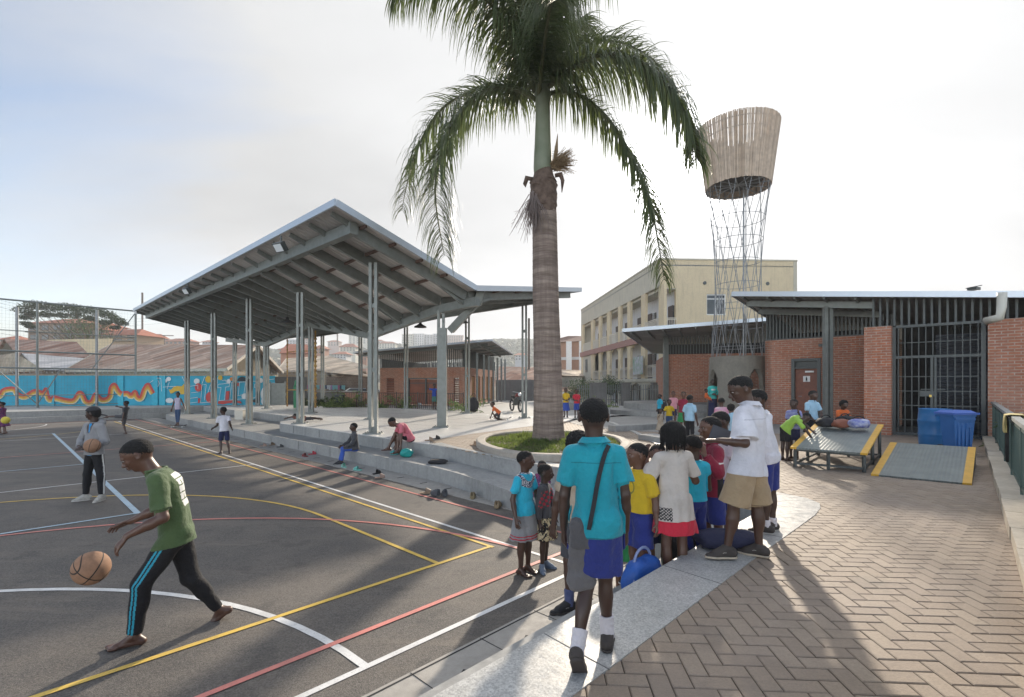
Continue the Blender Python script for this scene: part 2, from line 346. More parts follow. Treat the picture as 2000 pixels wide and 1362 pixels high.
ribbon(w_, [G(-14,13.35), G(4.47,13.35)], LWD, zw); ribbon(w_, arc(-4.5,13.35,1.8,0,360), LWD, zw)
ribbon(w_, [G(-14,25.3), G(4.47,25.3)], LWD, zw); ribbon(w_, [G(-14,34.2), G(4.47,34.2)], LWD, zw); ribbon(w_, arc(-3.0,34.2,4.6,180,360), LWD, zw)
ribbon(y_, [G(4.27,4.42), G(4.27,34.0)], LWD*.9, zy); ribbon(y_, [G(-14,4.47), G(4.3,4.47)], LWD, zy)
ribbon(y_, [G(3.45,4.47), G(3.45,7.4)]+arc(-1.65,7.4,5.1,0,90,24)+[G(-9,12.5)], LWD, zy)
ribbon(y_, [G(3.45,34.0), G(3.45,31)]+arc(-1.65,31,5.1,0,-90,24)+[G(-9,25.9)], LWD, zy)
ribbon(r_, [G(5.34,3.3), G(5.38,35.4)], LWD*.95, zr); ribbon(r_, [G(-14,3.72), G(5.3,3.68)], LWD, zr)
ribbon(r_, arc(-1.6,3.68,6.08,3,176), LWD, zr); ribbon(r_, [G(-14,19.6), G(5.36,19.6)], LWD, zr); ribbon(r_, arc(-7.6,18.4,1.6,0,360), LWD, zr)
ribbon(r_, [G(5.3,35.2), G(-14,35.2)], LWD, zr)
ribbon(b_, [G(1.5,9.6), G(1.5,27.6)], .085, zb); ribbon(b_, [G(-14,9.65), G(1.54,9.65)], .06, zb); ribbon(b_, [G(-14,16.5), G(1.5,16.5)], .06, zb); ribbon(b_, [G(-14,27.6), G(1.5,27.6)], .06, zb)
for k, m in (('white', LW), ('yellow', LY), ('red', LR), ('pale_blue', LB)): struct(LMB[k].build('court_line_'+k, m))
# drain strip round the court
dm = MB(); dm.prism(gp([(-20,2.2),(6.55,2.2),(6.55,UEND+.2),(5.72,UEND+.2),(5.72,2.92),(-20,2.92)]), -.05, .012)
struct(dm.build('drain_strip', M_STRIP))
ds = MB()
for i in range(40):     # slots between the drain slabs
    u = 3.4+i*.82; c = G(6.02, u+.03*math.sin(i*5), .0155); ds.box(c, (.17, .028, .004), math.atan2(NY, NX)+.05*math.sin(i*3.1))
for i in range(11): c = G(5.6-i*.66, 2.60, .0155); ds.box(c, (.14, .035, .004), math.atan2(UY, UX)+.5)
for i in range(14): c = G(5.3-i*.66, 2.6, .0145); ds.box(c, (.62, .005, .002), math.atan2(UY, UX))
for u in (2.885,): c = G(-3, u, .0145); ds.box(c, (16, .012, .002), math.atan2(NY, NX))
struct(ds.build('drain_slots', M_DARK))
# ---------------------------------------------------------------- steps and plaza
UE = 1.83
uk = lambda n: -.017*(17.3-n)
def crv(a, b, k=10):   # smooth points between (n,u) pairs
    return [(a[0]+(b[0]-a[0])*(3*t*t-2*t**3), a[1]+(b[1]-a[1])*t) for t in (i/k for i in range(k+1))]
low_front = [(-14, 2.28),(4.35,2.28),(4.95,2.42),(5.3,2.75),(5.5,3.2)]+crv((5.55,4.0),(6.3,8.5))+[(6.35,12),(6.35,30),(6.6,34),(7.2,35.4)]
up_front = [(-14, UE),(5.9,UE),(6.35,UE+.07),(6.6,UE+.35),(6.65,3.0)]+crv((6.68,5.5),(7.08,9))+[(7.1,13),(7.1,18.6),(7.35,19.3),(8.0,19.9),(8.9,20.6),(9.0,24),(9.0,UEND)]
low = MB(); low.prism(gp(low_front+[(8.9,35.4),(8.9,20.0),(7.2,18.8),(7.0,6),(6.6,1.9),(-14,1.9)][::1]), -.05, .30)
struct(low.build('lower_step', M_CONC))
up = MB(); up.prism(gp(up_front+[(32,UEND),(32,-.35),(17.3,-.35),(-14,-.9)]), -.05, .588)
struct(up.build('plaza_slab', M_CONC))
# back terrace beyond the court end
bt = MB(); bt.prism(gp([(-45,UEND-.3),(7.2,UEND-.3),(8.4,UEND-1.2),(9.0,UEND-1.2),(9.0,UEND+.2),(-45,UEND+.2)]), -.05, .30)
bt.prism(gp([(-45,UEND+.2),(9.2,UEND+.2),(32,UEND),(32,UEND+12),(-45,UEND+12)]), -.05, .60)
struct(bt.build('end_terrace', M_CONC))
# white terrazzo floor of the stage, ledge and edge bands (12 mm thick screed)
def offs(L_, dn, du): return [(n+dn, u+du) for n, u in L_]
terr_poly = ([(7.115,12),(7.115,18.6),(7.36,19.3),(8.0,19.9),(8.9,20.6),(9.0,24),(9.0,UEND)]+[(12.6,UEND),(13.9,32),(15.2,27.7),(16.6,24.4),(16.0,19),(15.9,16),(17.0,14),(20,12.6),(20,11.4),(17.1,11.9),(12.8,11.2),(9.6,10.7),(7.6,10.2),(7.14,9.6)])
tz = MB(); tz.prism(gp(terr_poly), .58, .6075)
struct(tz.build('stage_floor', M_FLOOR))
band_in = [(-14,UE),(5.9,UE),(6.35,UE+.07),(6.6,UE+.35),(6.65,3.0)]+crv((6.68,5.5),(7.08,9))+[(7.12,9.6)]
band_out = [(7.5,9.6),(7.2,8.6),(6.98,7.2),(6.98,4.5),(7.08,2.6),(7.15,1.95),(7.05,1.6),(6.85,1.42),(6.6,1.36),(6.2,1.33),(5.5,1.34),(4.5,1.36),(-14,1.42)]
lz = MB(); lz.prism(gp(band_in+band_out), .58, .6085)
struct(lz.build('terrazzo_ledge', M_TERR))
jt = MB()
for n in (5.1, 3.62, 2.15, .7): jt.box(G(n, 1.59, .6095), (.006, .47, .002), math.atan2(NY, NX)-.1)
struct(jt.build('ledge_joints', M_CONC_D))
fj = MB()
for n in (8.6, 10.2, 11.8, 13.4, 15.0): fj.box(G(n, 22, .6085), (.03, 26, .002) if False else (.02, 20, .002), math.atan2(UY, UX)-math.pi/2)
for u in (13, 15.5, 18, 20.5, 23, 25.5, 28, 31): fj.box(G(12.2, u, .6085), (6.4, .02, .002), math.atan2(NY, NX))
struct(fj.build('floor_joints', M_CONC))
# step joints on the risers are thin grooves built as dark lines 2 mm proud
sj = MB()
for u in (9.5, 11.6, 13.4, 15.4, 17.4): sj.box(G(7.095, u, .45), (.012, .01, .26), math.atan2(NY, NX))
for u in (9.5, 11.2, 13.1, 15.2, 17.4, 20, 22.5, 25, 28): sj.box(G(6.345, u, .16), (.012, .01, .26), math.atan2(NY, NX))
struct(sj.build('riser_joints', M_CONC_D))
# ---------------------------------------------------------------- herringbone pavers
def in_poly(x, y, poly):
    ins = False; j = len(poly)-1
    for i in range(len(poly)):
        xi, yi = poly[i]; xj, yj = poly[j]
        if (yi > y) != (yj > y) and x < (xj-xi)*(y-yi)/(yj-yi)+xi: ins = not ins
        j = i
    return ins
PALM = Vector((.95, 12.2, 0))
def ring(sc, k=40):
    out = []
    for i in range(k):
        t = 2*math.pi*i/k; c, s_ = math.cos(t), math.sin(t)
        out.append((.95+(1.80*sc+ (sc-1)*.6)*math.copysign(abs(c)**.9, c)+.25*s_*c, 11.55+(2.45*sc)*math.copysign(abs(s_)**.95, s_)))
    return out
paver_poly = gp([(-14,1.42),(4.5,1.36),(5.5,1.34),(6.2,1.33),(6.6,1.36),(6.85,1.42),(7.05,1.6),(7.15,1.95),(7.08,2.6),(6.98,4.5),(6.98,7.2),(7.2,8.6),(7.5,9.6),(7.65,10.2),(9.6,10.7),(12.8,11.2),(17.1,11.9),(19.9,11.4),(24,11.0),(24,5.7),(19.3,5.7),(19.3,2.0),(17.6,2.0),(17.6,0),(-14,uk(-14))])
kerb_ring = ring(1.0); kerb_in = ring(.93)
apron_c = (6.6, 18.5); apron_r = 4.4
def paver_mat():
    m, N, L, b = new_mat('paver_clay'); g = N.new('ShaderNodeNewGeometry'); pos = g.outputs['Position']
    cr = N.new('ShaderNodeValToRGB'); cr.color_ramp.elements[0].color = (.27,.208,.150,1); cr.color_ramp.elements[1].color = (.36,.285,.208,1)
    e = cr.color_ramp.elements.new(.5); e.color = (.315,.243,.175,1)
    L.new(g.outputs['Random Per Island'], cr.inputs[0])
    n = noisen(N, L, pos, 75, 5, .75, .35, .65); n2 = noisen(N, L, pos, .9, 5, .6, .35, .65); n3 = noisen(N, L, pos, 5, 5, .7, .5, .8)
    c = mixn(N, L, n, cr.outputs[0], mixn(N, L, .5, cr.outputs[0], (.15,.11,.085))); c = mixn(N, L, n2, c, mixn(N, L, .4, c, (.33,.27,.23))); c = mixn(N, L, n3, c, mixn(N, L, .5, c, (.17,.135,.11))); n9 = noisen(N, L, pos, 2.1, 4, .6, .6, .7); c = mixn(N, L, n9, c, mixn(N, L, .3, c, (.12,.11,.10)))
    L.new(c, b.inputs['Base Color']); b.inputs['Roughness'].default_value = .7
    L.new(bumpn(N, L, n, .35, .004), b.inputs['Normal']); return m
def build_pavers():
    s = .1035; gap = .005; V = []; F = []
    a0 = R(-3.5); ca, sa = math.cos(a0), math.sin(a0)
    xs = [p[0] for p in paver_poly]; ys = [p[1] for p in paver_poly]
    K = 200
    rnd = random.Random(3)
    for j in range(-20, 240):
        for i in range(-80, 220):
            c = (i-j) % 4
            if c == 0: w, h = 2, 1
            elif c == 3: w, h = 1, 2      # upper cell of a vertical pair starts one below: cells residue 3 and 2
            else: continue
            x0, y0 = i*s, j*s
            cx, cy = x0+w*s/2, y0+h*s/2
            X, Y = cx*ca-cy*sa, cx*sa+cy*ca
            if Y < -.4 or X < -3 or X > 1.12*Y+1.6 or X < -1.0*Y*.25-1.2: continue
            cn = [(X, Y)]+[((x0+dx)*ca-(y0+dy)*sa, (x0+dx)*sa+(y0+dy)*ca) for dx in (0, w*s) for dy in (0, h*s)]
            if not any(in_poly(a_, b_, paver_poly) for a_, b_ in cn): continue
            if (X-.95)**2/4+(Y-11.55)**2/7 < 1.3 and in_poly(X, Y, kerb_in): continue
            if math.hypot(X-apron_c[0], Y-apron_c[1]) < apron_r: continue
            dz = rnd.uniform(-.0018, .0010); tl = rnd.uniform(-.009, .009); k = len(V)
            bv = .006 if Y < 7 else .004
            for (ins, z) in ((gap/2, .588), (gap/2, .600), (gap/2+bv, .604)):
                for (px, py) in ((x0+ins, y0+ins), (x0+w*s-ins, y0+ins), (x0+w*s-ins, y0+h*s-ins), (x0+ins, y0+h*s-ins)):
                    V.append((px*ca-py*sa, px*sa+py*ca, z+dz+tl*(px-cx)))
            for r_0 in (0, 4):
                for q in range(4): F.append((k+r_0+q, k+r_0+(q+1) % 4, k+r_0+4+(q+1) % 4, k+r_0+4+q))
            F.append((k+8, k+9, k+10, k+11))
    o = bpy.data.objects.new('paving', mkmesh('paving', V, np.array(F), paver_mat())); COL.objects.link(o); struct(o)
build_pavers()
sand = concrete_mat('joint_sand', (.075,.055,.04), (.10,.08,.06), .95)
pb = poly_mb(paver_poly, .5905); struct(pb.build('paving_bed', sand))
# concrete apron round the tower
ap = MB(); ap.prism([(apron_c[0]+apron_r*math.cos(t*math.pi/24), apron_c[1]+apron_r*math.sin(t*math.pi/24)) for t in range(48)], .58, .6075)
struct(ap.build('apron', concrete_mat('apron_concrete', (.34,.33,.315), (.28,.275,.26), .75)))
# right-hand kerb of rough stone
kb = MB()
for i in range(27):
    n0 = 17.4-i*.78
    a, b_2 = G(n0-.39, uk(n0-.39)-.17), .34
    kb.box((a.x, a.y, .66), (.772, b_2+.01*math.sin(i*4.4), .13+.006*math.sin(i*7)), math.atan2(NY, NX)+.017)
struct(kb.build('stone_kerb', concrete_mat('kerb_stone', (.60,.53,.43), (.44,.38,.30), .8)))
# side verge beyond the railing
struct(poly_mb(gp([(-14,-.88),(17.3,-.33),(40,-.33),(40,-14),(-14,-14)]), .35).build('verge', mat('verge_soil', (.10,.08,.05), .95, color2=(.06,.09,.03), nscale=3)))
# ---------------------------------------------------------------- open-sided pavilion with folded roof
M_SHEET = sheet_mat('roof_sheet', (.60,.585,.575), (.46,.44,.425), .19, .5, .1, .4)
M_FASC = mat('fascia_metal', (.55,.60,.66), .35, .5)
M_PURL = mat('purlin_primer', (.11,.065,.05), .7)
N0, U0, U1 = 5.6, 11.28, 37.2
VAL = [(10.15,11.2,5.03),(10.12,12.97,4.98),(10.4,17.9,4.45),(10.6,23.9,5.42),(10.66,29.9,4.78),(10.7,37.2,5.5)]
BACK = [(16.8,12.1,6.02),(16.6,37.2,6.1)]
def lerp3(L_, u):
    if u <= L_[0][1]: return L_[0][0], L_[0][2]
    for a, b in zip(L_[:-1], L_[1:]):
        if u <= b[1]: t = (u-a[1])/(b[1]-a[1]); return a[0]+(b[0]-a[0])*t, a[2]+(b[2]-a[2])*t
    return L_[-1][0], L_[-1][2]
def roof_z(n, u):          # top of the roof
    nv, zv = lerp3(VAL, u)
    zf = 6.45+.1*(u-U0)/26
    if n <= nv: return zf+(zv-zf)*(n-N0)/(nv-N0)
    nb, zb = lerp3(BACK, u); return zv+(zb-zv)*(n-nv)/(nb-nv)
def build_pavilion():
    root = thing('pavilion', 'large open pavilion with folded grey metal roof on tall twin steel posts', 'pavilion', G(10, 20, .6))
    # roof sheet: two wings, with thickness
    mb = MB(); us = [U0+(U1-U0)*i/72 for i in range(73)]
    for wing in (0, 1):
        g = []
        for u in us:
            nv, zv = lerp3(VAL, u); nb, zb = lerp3(BACK, u)
            if wing == 0: ns = [N0+(nv-N0)*k/4 for k in range(5)]
            else:
                ns = [nv+(nb-nv)*k/4 for k in range(5)]
            row = []
            for k, n in enumerate(ns):
                uu = u if wing == 0 else u+ (0.9*(k/4)*(1-(u-U0)/26) if u < U0+2 else 0.9*(k/4)*(1-(u-U0)/26))
                row.append(G(n, uu, roof_z(n, u)))
            g.append(row)
        for i in range(len(g)-1):
            for k in range(4):
                a, b, c, d = g[i][k], g[i+1][k], g[i+1][k+1], g[i][k+1]
                mb.face([d, c, b, a]); dz = Vector((0,0,-.05)); mb.face([a+dz, b+dz, c+dz, d+dz])
    mb.build('roof_sheet', M_SHEET, root)
    # fascia all round the visible edges
    fa = MB()
    def edge(p, q, w=.05, h=.17): fa.beam(Vector(p)+Vector((0,0,-.03)), Vector(q)+Vector((0,0,-.03)), w, h)
    def rz(n, u): return G(n, u, roof_z(n, u))
    edge(rz(N0-.02, U0-.03), rz(N0-.02, U1)); nv, zv = lerp3(VAL, U0)
    edge(rz(N0, U0-.03), G(nv, U0-.03, zv)); edge(G(nv, U0-.03, zv), G(16.8, 12.13, 6.02)); edge(G(16.82, 12.1, 6.02), G(16.62, U1, 6.1))
    fa.build('fascia', M_FASC, root)
    # rafters along n, one every 1.3 m
    nr = 21
    for i in range(nr):
        u = U0+.45+i*(U1-U0-.6)/(nr-1); nv, zv = lerp3(VAL, u)
        r_ = MB(); r_.beam(G(N0+.12, u, roof_z(N0, u)-.14), G(6.35, u, roof_z(6.35, u)-.14), .07, .14)
        r_.beam(G(6.3, u, roof_z(6.3, u)-.2), G(nv-.05, u, zv-.2), .11, .30); r_.build('rafter', M_GREY, root)
        nb, zb = lerp3(BACK, u)
        r_ = MB(); uu = u+.9*(1-(u-U0)/26); r_.beam(G(nv+.05, u, zv-.2), G(nb-.15, uu, zb-.2), .11, .28); r_.build('rafter', M_GREY, root)
    # purlins
    for k in range(1, 5):
        f = k/5.2; pu = MB()
        for i in range(30):
            ua, ub = U0+.1+(U1-U0-.2)*i/30, U0+.1+(U1-U0-.2)*(i+1)/30
            na, nb_ = (N0+(lerp3(VAL, x)[0]-N0)*f for x in (ua, ub)); pu.beam(G(na, ua, roof_z(na, ua)-.09), G(nb_, ub, roof_z(nb_, ub)-.09), .06, .075)
        pu.build('purlin', M_PURL, root)
        pu = MB()
        for i in range(30):
            ua, ub = U0+.1+(U1-U0-.2)*i/30, U0+.1+(U1-U0-.2)*(i+1)/30; pts = []
            for x in (ua, ub):
                nv, zv = lerp3(VAL, x); nb_, zb = lerp3(BACK, x); n = nv+(nb_-nv)*f; pts.append(G(n, x+.9*f*(1-(x-U0)/26), roof_z(n, x)-.09))
            pu.beam(pts[0], pts[1], .06, .075)
        pu.build('purlin', M_PURL, root)
    # edge beam, front post beam, valley beam, back beam
    b_ = MB(); b_.beam(G(6.25, U0+.3, roof_z(6.25, U0)-.22), G(6.25, U1-.2, roof_z(6.25, U1)-.22), .22, .3); b_.build('edge_beam', M_GREY, root)
    b_ = MB(); v = [G(n, u, z-.45) for n, u, z in VAL]
    for a, c in zip(v[:-1], v[1:]): b_.beam(a, c, .2, .26)
    b_.build('valley_beam', M_GREY, root)
    b_ = MB(); b_.beam(G(15.6, 12.6, 5.55), G(15.9, U1-.3, 5.6), .18, .26); b_.build('back_beam', M_GREY, root)
    # V trusses: struts between the valley beam and the rafters
    for (n, u, z) in VAL[1:5]:
        for du in (-2.4, -1.2, 1.2, 2.4):
            if u+du < 11.6: continue
            n2, z2 = lerp3(VAL, u+du)
            for sn in (-1.2, 1.2): st = MB(); st.beam(G(n2, u+du, z2-.5), G(n2+sn, u+du, roof_z(n2+sn, u+du)-.3), .06, .08); st.build('strut', M_GREY, root)
    # posts
    def post(n=None, u=None, pos=None, zb=.6, zt=5.6, gap=.07):
        c = Vector(pos) if pos is not None else G(n, u); rz_ = math.atan2(UY, UX); m_ = MB(); d = Vector((UX, UY, 0))
        for s_ in (-1, 1): 
            q = c+Vector((NX, NY, 0))*0+Vector((1, .0, 0))*(s_*(gap/2+.045)); m_.box((q.x, q.y, (zb+zt)/2), (.085, .14, zt-zb), 0)
        for z in (zb+.06, zb+.12+.35*(zt-zb), zb+.75*(zt-zb)): m_.box((c.x, c.y, z), (gap+.02, .08, .12 if z > zb+.1 else .3), 0)
        o = m_.build('post', M_GREY, root)
        pl = MB(); pl.box((c.x, c.y, zb+.02), (.52, .36, .035), 0)
        for sx in (-.2, .2):
            for sy in (-.12, .12): pl.lathe([(.018, 0), (.018, .03)], (c.x+sx, c.y+sy, zb+.037), 6)
        pl.build('base_plate', M_GREY, o)
    for k in range(5):
        x, y = -4.01-3.7*k, 14.2+3.55*k
        if k == 1: x, y = -7.68, 17.8
        n, u = x*NX+y*NY, x*UX+y*UY; low_ = k >= 2
        post(pos=(x, y, 0), zb=.30 if low_ else .6, zt=roof_z(n, u)-.3)
    for (n, u) in ((10.12,12.97),(10.4,17.9),(10.6,23.9),(10.66,29.9),(10.7,35.6)):
        post(n, u, zt=lerp3(VAL, u)[1]-.5 if u > 14 else 4.5)
    for px, py in ((1024,817),(913,808),(793,799),(704,793.5),(630,790)):
        p = P(px, py); post(pos=(p.x, p.y, 0), zt=5.5, gap=.06)
    for px, Y in ((503.6, 32.3), (518.5, 31.5)):
        p = at(px, 790, Y); post(pos=(p.x, p.y, 0), zt=5.2)
    # the raking arm at the near valley post
    br = MB(); a_, b_ = at(880,646,16.2), at(934,588,15.75); br.beam(a_, b_, .22, .24, up=(0,-1,.1)); br.beam(b_-Vector((.02,0,.12)), at(940,566,15.7), .24, .26, up=(0,-1,0)); br.build('raking_arm', M_GREY, root)
    br = MB(); c = G(10.12,12.97); br.box((c.x+.05, c.y+.02, 2.25), (.27,.22,3.3), 0); br.build('post_casing', M_GREY, root)
    return root
build_pavilion()
def pendant(px, py, Y, label):
    p = at(px, py, Y); n, u = p.x*NX+p.y*NY, p.x*UX+p.y*UY
    t = thing('pendant_lamp', label, 'pendant lamp', (p.x, p.y, p.z), 'black pendant lamps under the pavilion roof')
    c = MB(); c.tube([p+Vector((0,0,.2)), Vector((p.x, p.y, roof_z(n, u)-.05))], .012, 6); c.build('cord', M_GREYD, t)
    s = MB(); s.lathe([(.30,0),(.29,.05),(.16,.12),(.07,.18),(.06,.26),(.02,.28)], p, 16); s.build('lamp_shade', mat('lamp_black', (.03,.03,.03), .4), t, smooth=True)
pendant(757, 610, 19.5, 'black dome pendant lamp just right of the tall front post')
pendant(821, 640, 23.5, 'black dome pendant lamp seen against the sky left of the raking post arm')
pendant(901, 631, 21.5, 'black dome pendant lamp right of the post with the raking arm')
pendant(706, 652, 24.5, 'small pendant lamp just left of the tall front post above the hillside')
pendant(669, 628, 26, 'dark pendant lamp deep under the roof middle')
pendant(561, 632, 21, 'dark pendant lamp beside the second front post')
def floodlight(p, label, aim=(-.4, -.8, -.6)):
    p = Vector(p); t = thing('floodlight', label, 'floodlight', p, 'floodlights on the pavilion edge'); d = Vector(aim).normalized()
    b = MB(); b.beam(p+Vector((0,0,.02)), p+Vector((0,0,.3)), .04, .05, up=(0,1,0)); b.build('bracket', M_GREYD, t)
    h = MB(); h.beam(p-d*.05, p+d*.1, .34, .26); h.build('housing', M_GREYD, t)
    g = MB(); g.beam(p+d*.102, p+d*.112, .29, .21); g.build('lens', mat('lens_glass', (.75,.78,.8), .2), t)
floodlight(at(549, 482, 13.75), 'grey floodlight nearest the peak of the pavilion roof edge')
floodlight(at(366, 568, 21.3), 'floodlight halfway down the pavilion roof edge')
floodlight(at(268, 609, 31.0), 'small floodlight at the far left tip of the pavilion roof')
floodlight(at(462, 657, 30.0), 'floodlight on a short bracket under the far side of the pavilion roof', (-.8,-.4,-.3))
# ---------------------------------------------------------------- palm tree in its planter
def build_palm():
    base = Vector((.92, 12.25, .66)); Yp = 12.25
    root = thing('palm_tree', 'tall royal palm with ringed grey trunk standing in the grass ring', 'palm tree', base)
    m, N, L, b = new_mat('palm_bark'); g = N.new('ShaderNodeNewGeometry'); pos = g.outputs['Position']
    mp = N.new('ShaderNodeMapping'); mp.inputs['Scale'].default_value = (.6,.6,7); L.new(pos, mp.inputs[0])
    r = noisen(N, L, mp.outputs[0], 1.6, 6, .65, .38, .62); n2 = noisen(N, L, pos, 6, 6, .65); n3 = noisen(N, L, pos, 1.5, 3)
    mp2 = N.new('ShaderNodeMapping'); mp2.inputs['Scale'].default_value = (9,9,.5); L.new(pos, mp2.inputs[0]); n4 = noisen(N, L, mp2.outputs[0], 2, 5, .6, .4, .6)
    c = mixn(N, L, r, (.17,.125,.10), (.40,.32,.265)); c = mixn(N, L, n4, c, mixn(N, L, .35, c, (.10,.07,.055))); c = mixn(N, L, n2, c, mixn(N, L, .3, c, (.34,.27,.22))); c = mixn(N, L, n3, c, mixn(N, L, .25, c, (.17,.12,.12)))
    L.new(c, b.inputs['Base Color']); b.inputs['Roughness'].default_value = .9; L.new(bumpn(N, L, r, .7, .03), b.inputs['Normal'])
    zf = lambda py: CZ-(py-HY)/FPX*Yp
    prof = [(866,69),(858,64),(845,60),(820,58),(780,56.5),(740,55),(700,54),(650,52.5),(600,51.5),(550,50.5),(500,49.5),(450,48.5),(420,48),(405,47)]
    V = MB(); pr = []
    rings = 92; z0, z1 = zf(866), zf(402)
    for i in range(rings*3+1):
        z = z0+(z1-z0)*i/(rings*3); py = HY-(z-CZ)*FPX/Yp
        for (a, wa), (b_, wb) in zip(prof[:-1], prof[1:]):
            if b_ <= py <= a+1e-6: w = wa+(wb-wa)*(a-py)/(a-b_); break
        else: w = 48
        rr = w/2/FPX*Yp; dense = 1 if py < 640 else .6
        pr.append((rr*(1-.016*dense*(1 if i % 3 == 0 else 0)+.004*math.sin(i*7)), z))
    V.lathe(pr, (base.x, base.y, 0), 36)
    tr = V.build('trunk', m, root, smooth=True)
    me = tr.data
    for v in me.vertices:   # slight lean and roughness
        t = v.co.z/6; a = math.atan2(v.co.y, v.co.x); k = 1+.012*math.sin(3*a+v.co.z*1.3)+.01*math.sin(7*a-v.co.z*2.1)+(0.06*max(0, 1-v.co.z*1.2)*abs(math.sin(4.5*a)))
        v.co.x *= k; v.co.y *= k; v.co.x += -.12*t-.0*t*t
    # the rough collar of old leaf bases
    colm = mat('palm_collar', (.17,.12,.095), .95, color2=(.09,.06,.045), nscale=9, bump=.6, bscale=30)
    c = MB(); cx = base.x-.13
    c.lathe([(.285,zf(430)),(.315,zf(415)),(.33,zf(395)),(.345,zf(380)),(.32,zf(372)),(.34,zf(364)),(.315,zf(356)),(.27,zf(348)),(.24,zf(340)),(.2,zf(325))], (cx, base.y, 0), 22)
    rr = random.Random(4)
    for k in range(26):
        a = rr.uniform(0, 2*math.pi); z = zf(rr.uniform(350, 412)); r0 = .29; p = Vector((cx+r0*math.cos(a), base.y+r0*math.sin(a), z)); t = Vector((-math.sin(a), math.cos(a), rr.uniform(-.3,.3)))
        c.tube([p-t*.16, p+Vector((math.cos(a), math.sin(a), 0))*.04, p+t*.16+Vector((0,0,-.05))], [.012,.03,.012], 5)
    for sgn, py in ((-1, 352), (1, 345)):
        p = Vector((cx+sgn*.28, base.y-.05, zf(py))); c.tube([p, p+Vector((sgn*.14,0,.03)), p+Vector((sgn*.19,0,-.12)), p+Vector((sgn*.17,0,-.42 if sgn>0 else -.2))], [.05,.07,.05,.008], 6)
    c.build('leaf_collar', colm, root, smooth=True)
    sh = MB(); gm = mat('crownshaft_green', (.15,.18,.11), .5, nscale=2.5, color2=(.22,.24,.17))
    sh.lathe([(.215,zf(345)),(.232,zf(330)),(.225,zf(310)),(.205,zf(280)),(.185,zf(240)),(.18,zf(205)),(.2,zf(185)),(.16,zf(150)),(.1,zf(120))], (cx-.02, base.y, 0), 20); sh.build('crownshaft', gm, root, smooth=True)
    # dead flower stalks: hanging brush at left, spiky brush at right
    def brush(name, o, dirs, n, L_, col, rad):
        b_ = MB(); r2 = random.Random(9)
        for i in range(n):
            d = (Vector(dirs)+Vector((r2.gauss(0,.22), r2.gauss(0,.3), r2.gauss(0,.2)))).normalized(); l = L_*r2.uniform(.5,1); s = Vector(o)+Vector((r2.gauss(0,.05), r2.gauss(0,.06), r2.gauss(0,.04)))
            e = s+d*l; b_.tube([s, s+d*l*.5+Vector((0,0,.03)), e+Vector((0,0,-.03))], [rad,rad*.8,rad*.3], 4, cap=False)
            if i % 2 == 0:
                for q in range(5):
                    p = s+d*l*(.4+.12*q); b_.tube([p, p+Vector((r2.gauss(0,.05), r2.gauss(0,.05), r2.gauss(-.03,.05)))], [.005,.003], 3, cap=False)
        b_.build(name, col, root)
    brush('dry_flower_stalk', (cx-.22, base.y-.15, zf(385)), (.0,-.05,-1), 150, 1.15, mat('dry_stalk', (.22,.175,.16), .95), .012)
    brush('spiky_flower_stalk', (cx+.24, base.y-.1, zf(330)), (.55,-.1,.35), 170, .62, mat('dry_stalk_brown', (.27,.19,.11), .95), .01)
    q = MB(); q.tube([(cx+.22, base.y-.1, zf(335)), (cx+.3, base.y-.12, zf(300)), (cx+.34, base.y-.12, zf(266))], [.03,.05,.004], 6); q.build('spathe', mat('dry_stalk_brown'), root)
    # fronds
    fm, N, L, b = new_mat('palm_leaflet'); gI = N.new('ShaderNodeNewGeometry')
    cr = N.new('ShaderNodeValToRGB'); cr.color_ramp.elements[0].color = (.05,.08,.04,1); cr.color_ramp.elements[1].color = (.13,.16,.08,1); L.new(gI.outputs['Random Per Island'], cr.inputs[0])
    L.new(cr.outputs[0], b.inputs['Base Color']); b.inputs['Roughness'].default_value = .38
    tr_ = N.new('ShaderNodeBsdfTranslucent'); L.new(mixn(N, L, .5, cr.outputs[0], (.16,.2,.04)), tr_.inputs[0]); ms = N.new('ShaderNodeMixShader'); ms.inputs[0].default_value = .4
    L.new(b.outputs[0], ms.inputs[1]); L.new(tr_.outputs[0], ms.inputs[2]); L.new(ms.outputs[0], N['Material Output'].inputs[0])
    rm = mat('palm_rachis', (.10,.11,.05), .6)
    def frond(pts, llen, seed, n=120, plume=1.0):
        n = int(n*.95)
        """pts: (px, py, depth) of the midrib from the crown to the tip"""
        rr = random.Random(seed); cp = [at(x, y, d) for x, y, d in pts]
        # Catmull-Rom
        S = []
        for i in range(len(cp)-1):
            p0, p1, p2, p3 = cp[max(i-1,0)], cp[i], cp[i+1], cp[min(i+2, len(cp)-1)]
            for k in range(10):
                t = k/10; S.append(.5*((2*p1)+(p2-p0)*t+(2*p0-5*p1+4*p2-p3)*t*t+(3*p1-p0-3*p2+p3)*t**3))
        S.append(cp[-1]); lens = [0]
        for a, c_ in zip(S[:-1], S[1:]): lens.append(lens[-1]+(c_-a).length)
        T = lens[-1]
        def pos(s):
            s *= T
            for i in range(len(S)-1):
                if lens[i+1] >= s: return S[i]+(S[i+1]-S[i])*((s-lens[i])/max(1e-6, lens[i+1]-lens[i])), (S[i+1]-S[i]).normalized()
            return S[-1], (S[-1]-S[-2]).normalized()
        ra = MB(); K = 18; ra.tube([pos(i/K)[0] for i in range(K+1)], [.055*(1-i/K)**.8+.006 for i in range(K+1)], 6)
        fr = ra.build('frond', rm, root, smooth=True)
        V = []; F = []
